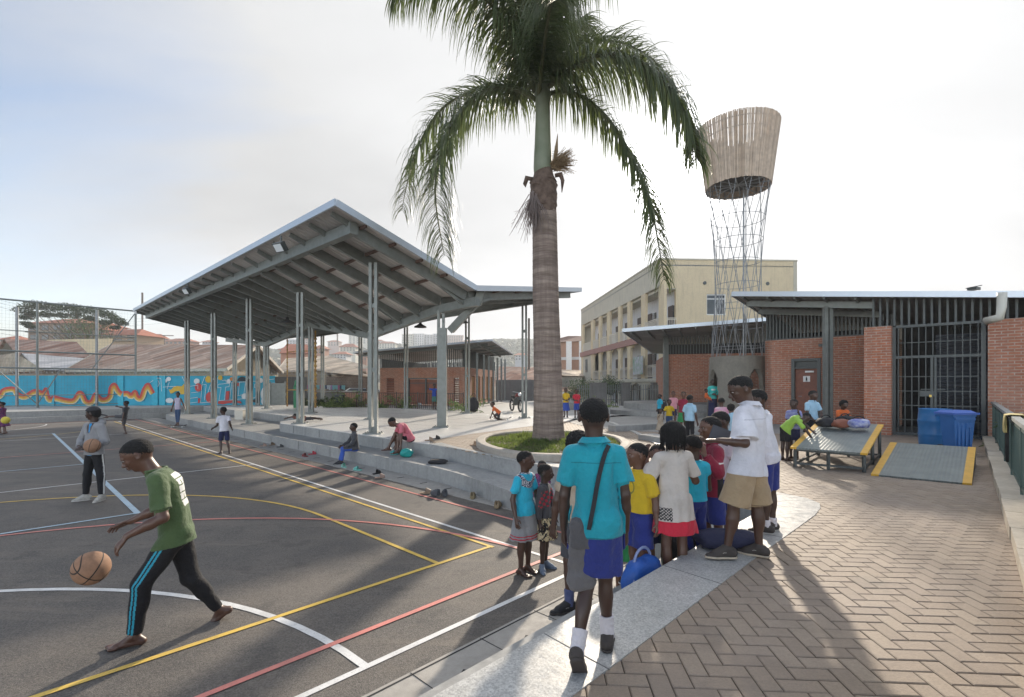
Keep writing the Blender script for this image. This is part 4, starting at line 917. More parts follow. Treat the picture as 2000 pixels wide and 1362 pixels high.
# ---------------------------------------------------------------- kiosk building in the middle
def build_kiosk():
    A = at(742, 797, 34.4); B = at(906, 797, 32.6); C_ = at(966, 797, 41.6); A.z = B.z = C_.z = 0
    root = thing('brick_building', 'low brick community hall with wooden louvres and slatted clerestory beyond the pavilion floor', 'building', (B.x, B.y, .0))
    ab = (B-A).normalized(); L_ = (B-A).length
    def s_(px):
        r_ = (px-CX)/FPX; return (A.x-r_*A.y)/(r_*ab.y-ab.x)
    w = MB(); zt = 3.16
    holes = [(s_(755), s_(770)-s_(755), .75, 2.45), (s_(798), s_(866)-s_(798), .62, 2.45), (s_(886), s_(896.5)-s_(886), .75, 2.45)]
    wall_with_holes(w, A, B, -.05, zt, holes, .25, 1)
    D = A+(C_-B); wall_slab(w, A, D, -.05, zt, .25, -1); w.build('brick_wall', M_BRICK, root)
    bc = (C_-B).normalized(); L2 = (C_-B).length; w2 = MB()
    hs = [(L2*(.06+.155*k), L2*.10, .75, 2.6) for k in range(6)]; wall_with_holes(w2, B, C_, -.05, zt, hs, .25, 1); w2.build('side_wall', M_BRICK, root)
    ang = math.atan2(ab.y, ab.x); nrm = Vector((-ab.y, ab.x, 0))
    for (h0, wd, a, b) in (holes[0], holes[2]):
        fr = MB(); c = A+ab*(h0+wd/2)+nrm*.08
        for k in range(14): fr.box((c.x, c.y, a+.06+k*(b-a-.1)/13.5), (wd, .07, .09), ang)
        fr.build('louvre_panel', M_WOOD, root)
    h0, wd, a, b = holes[1]; dc = A+ab*(h0+wd/2)+nrm*.1; dd = MB(); dd.box((dc.x, dc.y, 1.5), (wd, .05, 1.7), ang); dd.build('folding_door', mat('door_red_wood', (.27,.085,.045), .6, color2=(.18,.06,.035), nscale=2), root)
    fr = MB()
    for t in (0, .5, 1): q = A+ab*(h0+wd*t)+nrm*.03; fr.box((q.x, q.y, 1.55), (.09,.1,1.8), ang)
    q = A+ab*(h0+wd/2)+nrm*.03; fr.box((q.x, q.y, 2.41), (wd+.0,.12,.08), ang); fr.box((q.x, q.y, 2.1), (wd,.06,.05), ang); fr.build('door_frame', M_GREYD, root)
    for k, (h0, wd, a, b) in enumerate(hs):
        c = B+bc*(h0+wd/2)+Vector((-bc.y, bc.x, 0))*.1; m = MB(); a2 = math.atan2(bc.y, bc.x)
        for z in range(12): m.box((c.x, c.y, a+.08+z*.15), (wd,.06,.12), a2)
        m.build('louvre_panel', mat('louvre_sunlit', (.42,.22,.09), .6), root)  # side louvres: lighter copy of the wood, sunlight put into its colour
    s = MB(); bars(s, A+nrm*.05, B+nrm*.05, zt+.02, 4.12, .15, .05, .03, zt+.02, 4.62); s.build('vent_slats', M_GREYD, root)
    s = MB(); bars(s, B+Vector((-.05,0,0)), C_+Vector((-.05,0,0)), zt+.02, 4.62, .15, .05, .03, zt+.02, 4.25); s.build('vent_slats', M_GREYD, root)
    s = MB(); bars(s, D+(A-D)*.02+nrm*0, C_, zt, 3.9, .12, .06, .03); bars(s, A+Vector((.1,.1,0)), D, zt, 3.8, .12, .06, .03); s.build('vent_slats', M_GREYD, root)
    for t in (.0, .2, .36, .52, .68, .84, 1.0):
        pl = MB()
        q = B+bc*L2*t-Vector((-bc.y, bc.x, 0))*.9; pl.box((q.x, q.y, 2.35), (.12,.12,3.5), .3); pl.build('veranda_post', M_GREY, root)
    ve = MB(); v = Vector((-bc.y, bc.x, 0))*-1.6; qs = [B-bc*.3, B-bc*.3+v, C_+v, C_]; ve.prism([(q.x, q.y) for q in qs], -.05, .62); ve.build('veranda_floor', M_CONC, root)
    T1, T2, T3 = at(691, 687, 33.3), at(960, 663, 30.3), at(1001, 690.5, 38.5); T4 = T1+(T3-T2)
    slab_roof(root, [T1, T2, T3, T4], .1, .12)
    bm = MB(); f = lambda p, q, s: p+(q-p)*s+Vector((0,0,-.22))
    bm.beam(f(T2,T3,.02)+Vector((-.9,.2,0)), f(T3,T2,.02)+Vector((-.9,0,0)), .1, .2); bm.beam(f(T1,T2,.03)+Vector((0,.9,0)), f(T2,T1,.03)+Vector((0,.9,0)), .1, .18)
    for t in (.2,.4,.6,.8): bm.beam(f(T2,T3,t), f(T2,T3,t)+(T1-T2)*.3, .07, .1)
    bm.build('eave_beams', M_GREY, root)
build_kiosk()
# ---------------------------------------------------------------- yellow three-storey building
M_YEL = concrete_mat('plaster_yellow', (.76,.63,.42), (.68,.56,.38), .85); M_YELC = concrete_mat('plaster_cream', (.62,.57,.46), (.54,.50,.41), .85)
M_INW = concrete_mat('plaster_white', (.86,.86,.88), (.78,.78,.8), .8); M_PINKB = mat('band_pink', (.36,.20,.17), .8, noise=.15)
M_GLASS = mat('window_glass', (.06,.07,.08), .12, noise=.3, nscale=1.5)
def build_yellow():
    C0 = Vector((11.46, 38, 0)); dv = Vector((-2.4, 26.3, 0)); L_ = dv.length; d = dv.normalized(); inn = Vector((d.y, -d.x, 0))   # inward = to the right
    root = thing('apartment_building', 'yellow three storey apartment block with arched balconies behind the brick roofs', 'building', (13, 40, 0))
    def s_(px):
        r_ = (px-CX)/FPX; return (C0.x-r_*C0.y)/(r_*d.y-d.x)
    ang = math.atan2(d.y, d.x); zs = [-.1, 2.5, 6.1, 9.64]; dep = 1.5
    w = MB(); E = C0+Vector((10.95, .55, 0)); wall_with_holes(w, C0+d*.0, E, -.1, 11.66, [(.34, .92, 6.1, 9.5), (3.7, 1.5, 7.4, 9.05)], .3, 1); w.build('gable_wall', M_YEL, root)
    wn = MB(); q = C0+(E-C0).normalized()*4.45+Vector((0,.12,8.22)); wn.box(q, (1.5,.06,1.6), .05); win = wn.build('window', M_GLASS, root)
    wf = MB()
    for x in (-.72,0,.72): wf.box(q+Vector((x,-.05,0)), (.07,.06,1.6))
    for z in (-.77,.45,.77): wf.box(q+Vector((0,-.055,z)), (1.5,.06,.07))
    for x in range(5): wf.box(q+Vector((.12+.13*x,-.09,-.1)), (.015,.02,1.3))
    wf.build('frame', M_WHITE, win)
    for x in (3.54, 8.57): 
        kb_ = MB(); p = C0+(E-C0).normalized()*x+Vector((0,-.05,9.9)); kb_.tube([p, p+Vector((0,.1,0))], .14, 12); kb_.build('round_vent', M_GREYD, root)
    # facade: parapet, bands, back wall
    f = MB(); wall_slab(f, C0, C0+dv, 9.64, 11.66, .25, -1); f.build('parapet', M_YELC, root)
    cp = MB(); wall_slab(cp, C0-d*.08-inn*.06, C0+dv-inn*.06, 11.662, 11.78, .4, -1); wall_slab(cp, C0-inn*.06+Vector((0,-.06,0)), E+Vector((0,-.06,0)), 11.662, 11.78, .4, 1); cp.build('coping', M_YELC, root)
    sl = MB()
    for z in (2.5, 6.1): wall_slab(sl, C0-inn*.12, C0+dv-inn*.12, z-.28, z, dep+.1, -1)
    wall_slab(sl, C0+inn*.26, C0+dv+inn*.26, 9.4, 9.62, dep, -1); sl.build('floor_slab', M_YELC, root)
    pb_ = MB(); wall_slab(pb_, C0-inn*.16, C0+dv-inn*.16, 5.55, 6.12, .12, -1); pb_.build('pink_band', M_PINKB, root)
    bw = MB(); wall_slab(bw, C0+inn*dep, C0+dv+inn*dep, -.1, 9.6, .2, -1); bw.build('recessed_wall', M_INW, root)
    cols = [(1136,1139),(1154,1159),(1169,1173),(1185,1191),(1207,1212),(1225,1231),(1252,1260),(1287,1297)]
    for fl in (0, 1, 2):
        z0, z1 = zs[fl]+(.0 if fl else 0), zs[fl+1]-(.28 if fl < 2 else .0)
        for a, b in cols:
            cm = MB()
            sa, sb = s_(b), s_(a); sb = max(sb, sa+.22); wall_slab(cm, C0+d*sa, C0+d*sb, z0, z1-.002, .22, -1); cm.build('column', M_YEL if fl else M_YELC, root)
        # arches of the two lower floors
        if fl < 2:
            for (a, b), (a2, b2) in zip(cols[:-1], cols[1:]):
                g0, g1 = s_(a2), s_(b); w_ = g0-g1; 
                if abs(w_) < .6: continue
                lo, hi = min(g0, g1), max(g0, g1); K = 10; rise = .55; cm = MB()
                for k in range(K):
                    t0, t1 = k/K, (k+1)/K; zt = z1-rise*(1-math.sin(math.pi*(t0+t1)/2)**.6)-.12; wall_slab(cm, C0+d*(lo+(hi-lo)*t0)+inn*.03, C0+d*(lo+(hi-lo)*t1)+inn*.03, zt, z1-.004, .25, -1)
                cm.build('arch', M_YEL if fl else M_YELC, root)
    sw = MB(); wall_slab(sw, C0+d*s_(1157)+inn*.3-inn*.28, C0+d*s_(1137), -.1, 5.5, .3, -1); sw.build('stair_wall', M_YELC, root)
    sw = MB(); q = C0+d*((s_(1144)+s_(1147))/2)-inn*.03; sw.box((q.x, q.y, 4.3), (.9,.06,1.6), ang); sw.build('slot_window', M_GLASS, root)
    # doors and windows in the recess, railings
    gaps = list(zip(cols[:-1], cols[1:]))
    for fl in (0, 1, 2):
        zb = (0.0, 2.5, 6.1)[fl]
        for gi, ((a, b), (a2, b2)) in enumerate(gaps):
            lo, hi = sorted((s_(a2), s_(b)))
            if gi > 0 or fl == 2:
                dw = MB(); s = lo+(hi-lo)*(.62 if gi % 2 else .4); q = C0+d*s+inn*(dep-.04); dw.box((q.x, q.y, zb+1.12), (min(.95, (hi-lo)*.5),.07,2.2), ang); dw.build('door', mat('door_dark', (.07,.045,.04), .5), root)
                if hi-lo > 2.2:
                    wn = MB(); q = C0+d*(lo+(hi-lo)*.1+.45)+inn*(dep-.04); wn.box((q.x, q.y, zb+1.6), (.8,.06,1.1), ang); wn.build('window', M_GLASS, root)
            if fl > 0 and not (gi == 0 and fl == 1):
                rl = MB(); p0, p1 = C0+d*lo-inn*.03, C0+d*hi-inn*.03
                for z in (.12, .95, 1.05): rl.beam(p0+Vector((0,0,zb+z)), p1+Vector((0,0,zb+z)), .05, .05)
                n = int((hi-lo)/.14)
                for k in range(n+1):
                    q = p0+(p1-p0)*k/n; rl.beam(q+Vector((0,0,zb+.12)), q+Vector((0,0,zb+.95))+d*(.1 if k % 2 else -.1)*(fl == 1), .028, .028)
                rl.build('balcony_railing', mat('rail_cream', (.66,.61,.52), .5, .3), root)
    # open end bay behind the gable corner
    ra = MB(); wall_slab(ra, C0+Vector((-.9,0,0))+d*0, C0+Vector((-.02,.0,0)), 9.4, 11.6, .2, 1) if False else None
    rl = MB(); a_, b_ = C0+Vector((.3,.0,0)), C0+Vector((1.3,.05,0))
    for z in (6.2, 7.05, 7.15): rl.beam(a_+Vector((0,0,z)), b_+Vector((0,0,z)), .05, .05)
    for k in range(8): q = a_+(b_-a_)*k/7; rl.beam(q+Vector((0,0,6.2)), q+Vector((0,0,7.1)), .028, .028)
    rl.build('balcony_railing', mat('rail_cream'), root)
    rf = MB(); pts = [C0, E, E+dv, C0+dv]; rf.prism([(p.x, p.y) for p in pts], 11.2, 11.3); rf.build('roof_deck', M_CONC, root)
    bk = MB(); wall_slab(bk, E, E+dv, -.1, 11.66, .3, 1); wall_slab(bk, C0+dv, E+dv, -.1, 11.6, .3, -1); bk.build('rear_walls', M_YELC, root)
    hp = MB(); q = C0+d*s_(1237)-inn*.5+Vector((0,0,3.5)); hp.box(q-d*2.6+Vector((0,0,.1)), (2.3,.06,1.5), ang); hp.build('banner', mat('banner_print', (.55,.5,.6), .6, color2=(.16,.30,.16), nscale=3), root)
    return root
build_yellow()
def build_pink():
    root = thing('apartment_building', 'pink plastered block with white grid bands and brown roof, seen right of the palm trunk', 'building', at(1110, 740, 84))
    p0, p1 = at(1070, 740, 86), at(1136, 740, 82); w = MB(); z1 = CZ+82/FPX*84
    a, b = Vector((p0.x, p0.y, 0)), Vector((p1.x+4, p1.y, 0)); wall_slab(w, a, b, 0, z1, 8, 1); w.build('wall', mat('plaster_pink', (.52,.31,.22), .85, noise=.06), root)
    g = MB()
    for px in (1082, 1110, 1134): q = at(px, 740, 83.6); g.box((q.x, 84.0-.35+(px-1082)*-.03, z1/2), (.9,.5,z1-.1))
    for py in (700, 736): q = at(1110, py, 83.4); g.beam((a.x, a.y-.16, q.z), (b.x, b.y-.16, q.z), .3, .5)
    g.build('white_bands', M_WHITE, root)
    r = MB(); c = (a+b)/2; r.box8([(a.x-1,a.y-1,z1),(b.x+1,b.y-1,z1),(b.x+1,b.y+9,z1),(a.x-1,a.y+9,z1),(c.x-1,c.y+3,z1+1.3),(c.x+1,c.y+3,z1+1.3),(c.x+1,c.y+5,z1+1.3),(c.x-1,c.y+5,z1+1.3)]); r.build('roof', mat('tile_brown', (.20,.12,.09), .9), root)
build_pink()
# ---------------------------------------------------------------- houses beyond the walls
M_RUST = sheet_mat('rusty_sheet', (.60,.49,.40), (.31,.17,.11), .12, .75, .1, .75, streak=1.3)
M_RUST2 = sheet_mat('rusty_sheet_brown', (.52,.42,.35), (.30,.15,.10), .12, .8, .1, .85)
M_TANR = sheet_mat('tan_sheet', (.62,.52,.40), (.26,.20,.15), .12, .75, .1, .4)
M_GALR = sheet_mat('bright_sheet', (.60,.59,.58), (.44,.43,.42), .12, .45, .4, .4)
M_REDR = mat('tile_red', (.34,.125,.075), .9, noise=.15, nscale=1)
M_MUD = brick_mat('mud_brick', (.19,.11,.07), (.14,.08,.055), (.26,.21,.16), .3, .14, .02)
M_PLAS = concrete_mat('plaster_tan', (.36,.30,.22), (.28,.24,.18), .9)
def house(label, eave0, eave1, ridge0, ridge1, roofm, wallm, over=.5, z0=-.1, name='house', gable=True, trim=False):
    """front eave line and ridge line as 3-D points (left, right); the back slope mirrors the front"""
    e0, e1, r0, r1 = map(Vector, (eave0, eave1, ridge0, ridge1))
    root = thing(name, label, 'house', ((e0.x+e1.x)/2, (e0.y+e1.y)/2, 0), None)
    def back(e, r): return Vector((2*r.x-e.x, 2*r.y-e.y, e.z))
    b0, b1 = back(e0, r0), back(e1, r1)
    if not gable:      # hipped: ridge is shorter; the back corners follow the mid line
        m = (r0+r1)/2-(e0+e1)/2; m.z = 0; b0, b1 = e0+m*2, e1+m*2
    mb = MB(); t = Vector((0,0,-.09))
    fs = [[e0,e1,r1,r0],[b1,b0,r0,r1]]+([] if gable else [[e1,b1,r1],[b0,e0,r0]])
    for f in fs: mb.face(f); mb.face([p+t for p in f[::-1]])
    mb.build('roof', roofm, root)
    w = MB(); cen = (e0+e1+b0+b1)/4; q = [cen+(p-cen)*(1-over/((p-cen).length)) for p in (e0, e1, b1, b0)]
    w.prism([(p.x, p.y) for p in q], z0, min(e0.z, e1.z)-.0)
    if gable:
        for a, b, r_ in ((q[0], q[3], r0), (q[1], q[2], r1)):
            rr_ = cen+(Vector((r_.x, r_.y, 0))-Vector((cen.x, cen.y, 0)))*1.0; m = (a+b)/2; w.face([(a.x,a.y,e0.z-.15),(b.x,b.y,e1.z-.15),(m.x,m.y,r_.z-.15)]); w.face([(a.x,a.y,e0.z-.15),(m.x,m.y,r_.z-.15),(b.x,b.y,e1.z-.15)])
    w.build('wall', wallm, root)
    if trim:
        tr_ = MB()
        for e, r_, b in ((e0, r0, b0), (e1, r1, b1)): tr_.beam(e+Vector((0,0,-.08)), r_+Vector((0,0,-.08)), .08, .22); tr_.beam(r_+Vector((0,0,-.08)), b+Vector((0,0,-.08)), .08, .22)
        tr_.beam(e0+Vector((0,-.03,-.1)), e1+Vector((0,-.03,-.1)), .06, .2); tr_.build('barge_board', mat('board_pale', (.52,.46,.38), .8, noise=.1), root)
    return root
house('long house with rust-streaked brown sheet roof behind the blue mural wall', at(128,722,38), at(443,720,36), at(216,673,43), at(505,674,41), M_RUST, M_DARK if False else M_PLAS, trim=True)
house('house with orange rust-striped sheet roof at the far left behind the goal frame', at(40,700,46), at(180,699,45), at(8,662,52), at(150,668,50), M_RUST2, M_PLAS, over=.8, trim=False)
house('small dark gabled shed with mud wall at the left edge above the mural', at(-60,730,36), at(85,722,36), at(-50,700,37), at(30,690,36.4), M_TANR, M_MUD, over=.3)
house('shed with a bright bare metal roof between two rusty roofs', at(75,722,38.5), at(130,724,38), at(42,690,44), at(165,700,43), M_GALR, M_PLAS, over=.3)
house('tan sheet-roofed house seen between the pavilion posts', at(540,725,52), at(720,716,52), at(560,700,60), at(640,695,60), M_TANR, M_PLAS, over=.4, trim=True)
house('mud brick house with torn brown sheet roof left of the brick hall', at(632,727,41), at(722,735,39), at(640,711,44), at(690,716,43), M_TANR, M_MUD, over=.4)
house('house with pink gable and red roof far behind the pavilion posts', at(545,690,95), at(610,690,95), at(560,672,102), at(600,673,102), M_REDR, mat('plaster_rose', (.45,.24,.17), .9), over=.6)
house('rusty red-roofed row house right of the brick hall', at(965,752,55), at(1075,752,52), at(975,716,62), at(1080,718,60), M_RUST2, M_PLAS, over=.3)
house('cream wing with flat band roof below the pink block', at(1085,733,64), at(1140,735,62), at(1088,722,66), at(1140,723,66), M_TANR, M_YELC, over=.4)
house('low yellow annex with brown eave left of the apartment block', at(1080,766,58), at(1150,764,56), at(1085,757,60), at(1150,756,59), M_RUST2, M_YEL, over=.4)
# larger houses up the slope at the left
def big_house(label, x0p, x1p, ytop, yeave, ybase, Y, wallc, storeys=2, roofm=None, balc=True):
    a, b = at(x0p, yeave, Y), at(x1p, yeave, Y*.985); root = thing('house', label, 'house', (a.x, a.y, a.z)); w = MB(); z0 = CZ-(ybase-HY)/FPX*Y-3; dep = (b-a).length*.7
    wall_slab(w, a, b, z0, a.z, dep, 1); w.build('wall', wallc, root)
    rt = CZ-(ytop-HY)/FPX*Y; d = (b-a).normalized(); n = Vector((-d.y, d.x, 0)); A_, B_ = a-d*.8-n*.8, b+d*.8-n*.8; C2, D2 = B_+n*(dep+1.6), A_+n*(dep+1.6); r = MB(); w_ = (B_-A_).length
    R0, R1 = (A_+D2)/2+d*w_*.28, (B_+C2)/2-d*w_*.28; R0.z = R1.z = rt
    for f in ([A_,B_,R1,R0],[B_,C2,R1],[C2,D2,R0,R1],[D2,A_,R0]): r.face(f)
    r.face([D2,C2,B_,A_]); r.build('roof', roofm or M_REDR, root)
    h = a.z-z0-3; n_ = max(3, int((b-a).length/3.2))
    for s in range(storeys):
        for k in range(n_):
            q = a+(b-a)*(k+.5)/n_-n*.05; zc = a.z-(s+.5)*h/storeys; wd = MB(); wd.box((q.x, q.y, zc), ((b-a).length/n_*.55,.12,h/storeys*.5), math.atan2(d.y,d.x)); wd.build('window', M_GLASS, root)
        if balc:
            q0, q1 = a-n*.4, b-n*.4; zc = a.z-(s+1)*h/storeys+.15; bb = MB(); bb.beam(Vector((q0.x,q0.y,zc)), Vector((q1.x,q1.y,zc)), .8, .3); bb.build('balcony_slab', M_PLAS, root)
    return root
M_BRNW = concrete_mat('plaster_brown', (.33,.24,.18), (.27,.19,.15), .9)
big_house('big brown two storey house with red tiled roof behind the spreading tree', 55, 168, 618, 632, 668, 128, M_BRNW)
big_house('red-roofed house with dark balconies on the slope left of the pavilion tip', 196, 268, 641, 655, 668, 120, mat('plaster_peach', (.50,.36,.25), .9))
big_house('pale brown house with hipped roof half hidden by the tree', 150, 205, 628, 645, 668, 126, M_BRNW)
ow = MB(); wall_slab(ow, at(92,690,70), at(214,690,68), -1, CZ+86/FPX*70, .4, 1); tag(ow.build('boundary_wall', M_YEL, loc=at(150,700,70)), 'ochre yellow boundary wall above the rusty roofs', 'wall')
# ---------------------------------------------------------------- mural wall
WA, WB, WC = at(-160, 790, 31.2), at(303, 790, 33.0), at(537, 790, 34.0)
def wall_pt(px, py, off=.0):
    r_ = (px-CX)/FPX; a, b = (WA, WB) if px < 303 else (WB, WC); d = b-a; t = (r_*a.y-a.x)/(d.x-r_*d.y); p = a+d*t; n = Vector((d.y, -d.x, 0)).normalized()
    p = Vector((p.x, p.y, CZ-(py-HY)/FPX*p.y))+n*off; return p
def build_mural():
    root = thing('mural_wall', 'long bright blue wall painted with rainbow waves and big outlined letters', 'wall', (-22, 33, .6)); w = MB(); wall_slab(w, WA, WB, .55, 2.6, .2, 1); wall_slab(w, WB+Vector((.002,0,0)), WC, .55, 2.6, .2, 1)
    w.build('wall', mat('paint_sky_blue', (.03,.35,.50), .65, noise=.10, nscale=1.5, bump=.15, bscale=20), root)
    c = MB(); wall_slab(c, WA+Vector((0,-.03,0)), WB+Vector((0,-.03,0)), 2.602, 2.66, .26, 1); wall_slab(c, WB+Vector((0.002,-.03,0)), WC+Vector((0,-.03,0)), 2.602, 2.66, .26, 1); c.build('coping', mat('coping_tan', (.42,.34,.24), .9), root)
    pil = MB()
    for px in (101, 236, 303, 318): q = wall_pt(px, 765, .03); pil.box((q.x, q.y, 1.58), (.4,.06,2.04), .04)
    pil.build('pilaster', mat('paint_sky_blue_light', (.04,.40,.54), .65, noise=.1), root)
    wh, rd, og, ye, bk, bl = (mat('mural_'+k, c, .65, noise=.06, nscale=3) for k, c in (('white',(.68,.70,.70)),('red',(.52,.07,.06)),('orange',(.62,.22,.05)),('yellow',(.66,.42,.05)),('black',(.02,.03,.04)),('cream',(.66,.60,.42))))
    zz = [(0,850),(30,810),(80,795),(120,800),(150,840),(200,855),(260,820),(300,815),(340,830),(365,800),(378,840),(395,880),(430,865),(520,885),(580,885),(620,830),(650,840),(680,895),(720,895),(750,840),(800,880),(840,875),(860,850),(870,790),(900,765),(930,810),(950,830),(1000,830),(1030,850),(1060,820),(1080,862),(1105,865),(1130,800),(1160,765),(1185,800),(1207,838)]
    zz = [(-260,845),(-180,800),(-120,850),(-60,870)]+zz; S = []
    for i in range(len(zz)-1):
        p0, p1, p2, p3 = (np.array(zz[min(max(k,0),len(zz)-1)], float) for k in (i-1,i,i+1,i+2))
        for k in range(5): t = k/5; S.append(.5*((2*p1)+(p2-p0)*t+(2*p0-5*p1+4*p2-p3)*t*t+(3*p1-p0-3*p2+p3)*t**3))
    def wave(off0, off1, m_, nm, lay):
        mb = MB(); prev = None
        for i in range(len(S)):
            d = S[min(i+1,len(S)-1)]-S[max(i-1,0)]; n = np.array([-d[1], d[0]]); n = n/np.linalg.norm(n)
            a, b = S[i]+n*off0, S[i]+n*off1; cur = (wall_pt(a[0]/4, 560+a[1]/4, lay), wall_pt(b[0]/4, 560+b[1]/4, lay))
            if prev: mb.face([prev[0], prev[1], cur[1], cur[0]][::-1])
            prev = cur
        mb.build(nm, m_, root)
    wave(-14, 30, bl, 'wave_cream', .062); wave(-14, 22, ye, 'wave_yellow', .066); wave(-14, 12, og, 'wave_orange', .070); wave(-14, 2, rd, 'wave_red', .074)
    Z = lambda x, y, l=.064: wall_pt(260+x/6.667, 700+y/6.667, l)
    def blob(cx, cy, rx, ry, m_, l=.064, a0=0, a1=360, nm='painted_disc'):
        mb = MB(); K = 24; pts = [Z(cx+rx*math.cos(R(a0+(a1-a0)*k/K)), cy-ry*math.sin(R(a0+(a1-a0)*k/K)), l) for k in range(K if a1-a0 == 360 else K+1)]; mb.face(pts); mb.build(nm, m_, root)
    blob(1830,470,165,150,wh,.066); blob(1800,560,130,80,wh,.069)
    for c in ((835,300,38,36),(1250,300,26,30),(470,270,30,28),(432,296,20,22),(1455,495,38,38),(1665,290,32,32),(480,550,50,34),(1500,300,24,26)): blob(*c, wh)
    for c in ((855,380,46,55),(1008,510,58,72)): blob(*c, rd, .067)
    blob(1425,300,62,60,bk,.067,0,180); blob(1585,555,22,22,bk,.067); blob(1285,270,22,24,og,.067); blob(985,275,42,45,ye,.067); blob(1140,255,30,30,ye,.067)
    def shape(pts, m_, l, nm): mb = MB(); mb.face([Z(x, y, l) for x, y in pts][::-1]); mb.build(nm, m_, root)
    shape([(470,405),(500,410),(540,370),(580,360),(640,365),(680,320),(725,320),(725,350),(700,380),(690,420),(665,470),(625,470),(610,425),(560,430),(520,455),(495,460),(480,430)], ye, .07, 'painted_animal')
    shape([(1215,430),(1262,425),(1250,540),(1205,545)], rd, .067, 'painted_patch'); shape([(1110,560),(1180,552),(1240,550),(1300,545),(1400,555),(1420,590),(1330,575),(1240,585),(1180,600),(1110,592)], rd, .067, 'painted_patch')
    shape([(1362,320),(1385,320),(1378,365),(1362,365)], rd, .067, 'painted_patch'); shape([(850,520),(880,520),(872,580),(850,585)], rd, .067, 'painted_patch')
    st = MB()
    def stroke(pts, w=5.5, l=.078):
        for a, b in zip(pts[:-1], pts[1:]):
            d = np.array([b[0]-a[0], b[1]-a[1]], float); n = np.array([-d[1], d[0]])/np.linalg.norm(d)*w/2; e = d/np.linalg.norm(d)*w*.4
            st.face([Z(a[0]-e[0]+n[0], a[1]-e[1]+n[1], l), Z(b[0]+e[0]+n[0], b[1]+e[1]+n[1], l), Z(b[0]+e[0]-n[0], b[1]+e[1]-n[1], l), Z(a[0]-e[0]-n[0], a[1]-e[1]-n[1], l)])
    for s in ([(850,350),(720,370),(680,590),(840,572)],[(855,440),(765,450)],[(848,508),(752,522)],[(850,350),(850,400)],[(905,345),(885,582),(1045,565)],[(905,345),(960,342),(935,545)],[(1012,345),(985,440)],
              [(1110,340),(1262,325),(1256,370),(1212,375),(1196,545),(1125,552),(1152,382),(1110,386),(1110,340)],[(1290,315),(1265,545),(1500,520),(1535,302),(1470,306),(1448,470),(1375,487),(1335,487),(1352,318)],[(1392,312),(1375,487)],[(1290,315),(1352,312)],[(1392,312),(1470,306)],
              [(1560,300),(1540,520),(1598,514),(1604,440),(1640,500)],[(1560,300),(1650,298),(1645,395),(1600,420)],[(1590,340),(1612,338),(1608,380),(1588,382),(1590,340)],[(1845,270),(1740,285),(1735,345),(1845,338)],[(1735,345),(1720,400)],
              [(400,375),(560,365)],[(645,240),(690,330)],[(940,240),(905,330)],[(1165,290),(1215,285),(1220,320)],[(320,260),(370,260),(380,430)],[(335,290),(350,330),(330,370)],[(225,320),(268,290)],[(1110,250),(1100,330)],[(1040,235),(1020,330)],[(480,310),(450,400)]): stroke(s)
    st.build('painted_letters', wh, root)
    return root
build_mural()
# razor wire coils on the wall
rw = MB(); L0 = (WB-WA).length
for seg, (a, b) in enumerate(((WA, WB), (WB, WC+Vector((4.0,.6,0))))):
    n = int((b-a).length/.33); d = (b-a).normalized()
    for i in range(n):
        q = a+(b-a)*(i+.5)/n; rr = .17; pts = [Vector((q.x+d.x*(.17*k/8-.08+.16*math.cos(2*math.pi*k/10)), q.y+d.y*.1+.06*math.sin(2*math.pi*k/10), 2.66+.19+rr*math.sin(2*math.pi*k/10))) for k in range(11)]
        rw.tube(pts, .011, 4, cap=False)
    rw.beam(a+Vector((0,.05,2.1)), b+Vector((0,.05,2.1)), .01, .01)
t = thing('razor_wire', 'coiled razor wire along the top of the mural wall', 'razor wire', (WB.x, WB.y, 2.66)); rw.build('coils', M_GALV, t)
gw = thing('boundary_wall', 'plain dark grey rendered wall to the right of the painted mural', 'wall', (WC.x, WC.y, .6)); m = MB(); e = at(600, 780, 36.2); wall_slab(m, WC+Vector((.004,0,0)), e, .3, 2.55, .2, 1); m.build('wall', M_CONC_D, gw)
gd = MB(); gq = at(543, 760, 33.6); gd.box((gq.x, gq.y, 1.35), (1.0,.06,1.5)); 
for x in (-.5,.5): gd.box((gq.x+x, gq.y-.04, 1.4), (.06,.06,1.6))
gd.build('metal_door', M_GREY, gw)
# low walls and fence behind the stage
lw = thing('low_wall', 'low wall with pale coping, brick towards the hall, behind the pavilion floor', 'wall', at(660,790,36)); m = MB(); a, b, c = at(600,780,36.2), at(668,780,35.5), at(742,780,35.2); wall_slab(m, a, b, .2, 1.4, .2, 1); m.build('grey_wall', M_CONC_D, lw)
m = MB(); wall_slab(m, b, c, .2, 1.45, .2, 1); m.build('brick_wall', M_BRICK, lw); m = MB(); wall_slab(m, a+Vector((0,-.03,0)), c+Vector((0,-.03,0)), 1.46, 1.53, .27, 1); m.build('coping', M_CONC, lw)
fn = thing('railing_fence', 'low dark iron bar fence along the planting strip in front of the brick hall', 'fence', at(760,797,30)); m = MB(); a, b = at(660,797,31.2), at(905,801,27.2); a.z = b.z = 0
bars(m, a, b, .6, 1.5, .14, .02, .02); m.beam(Vector((a.x,a.y,1.5)), Vector((b.x,b.y,1.5)), .04, .04); m.beam(Vector((a.x,a.y,.8)), Vector((b.x,b.y,.8)), .03, .03)
for k in range(7): q = a+(b-a)*k/6; m.box((q.x, q.y, 1.08), (.06,.06,.98))
m.build('fence_bars', mat('iron_rust', (.07,.045,.035), .6), fn)
fn = thing('picket_fence', 'tall grey steel palisade fence in front of the apartment block', 'fence', at(1220,800,31)); m = MB(); a, b = at(1128,800,34), at(1300,800,30); a.z = b.z = 0
bars(m, a, b, .05, 2.0, .16, .06, .02)
for z in (.35, 1.0, 1.7): m.beam(Vector((a.x,a.y+.03,z)), Vector((b.x,b.y+.03,z)), .04, .04)
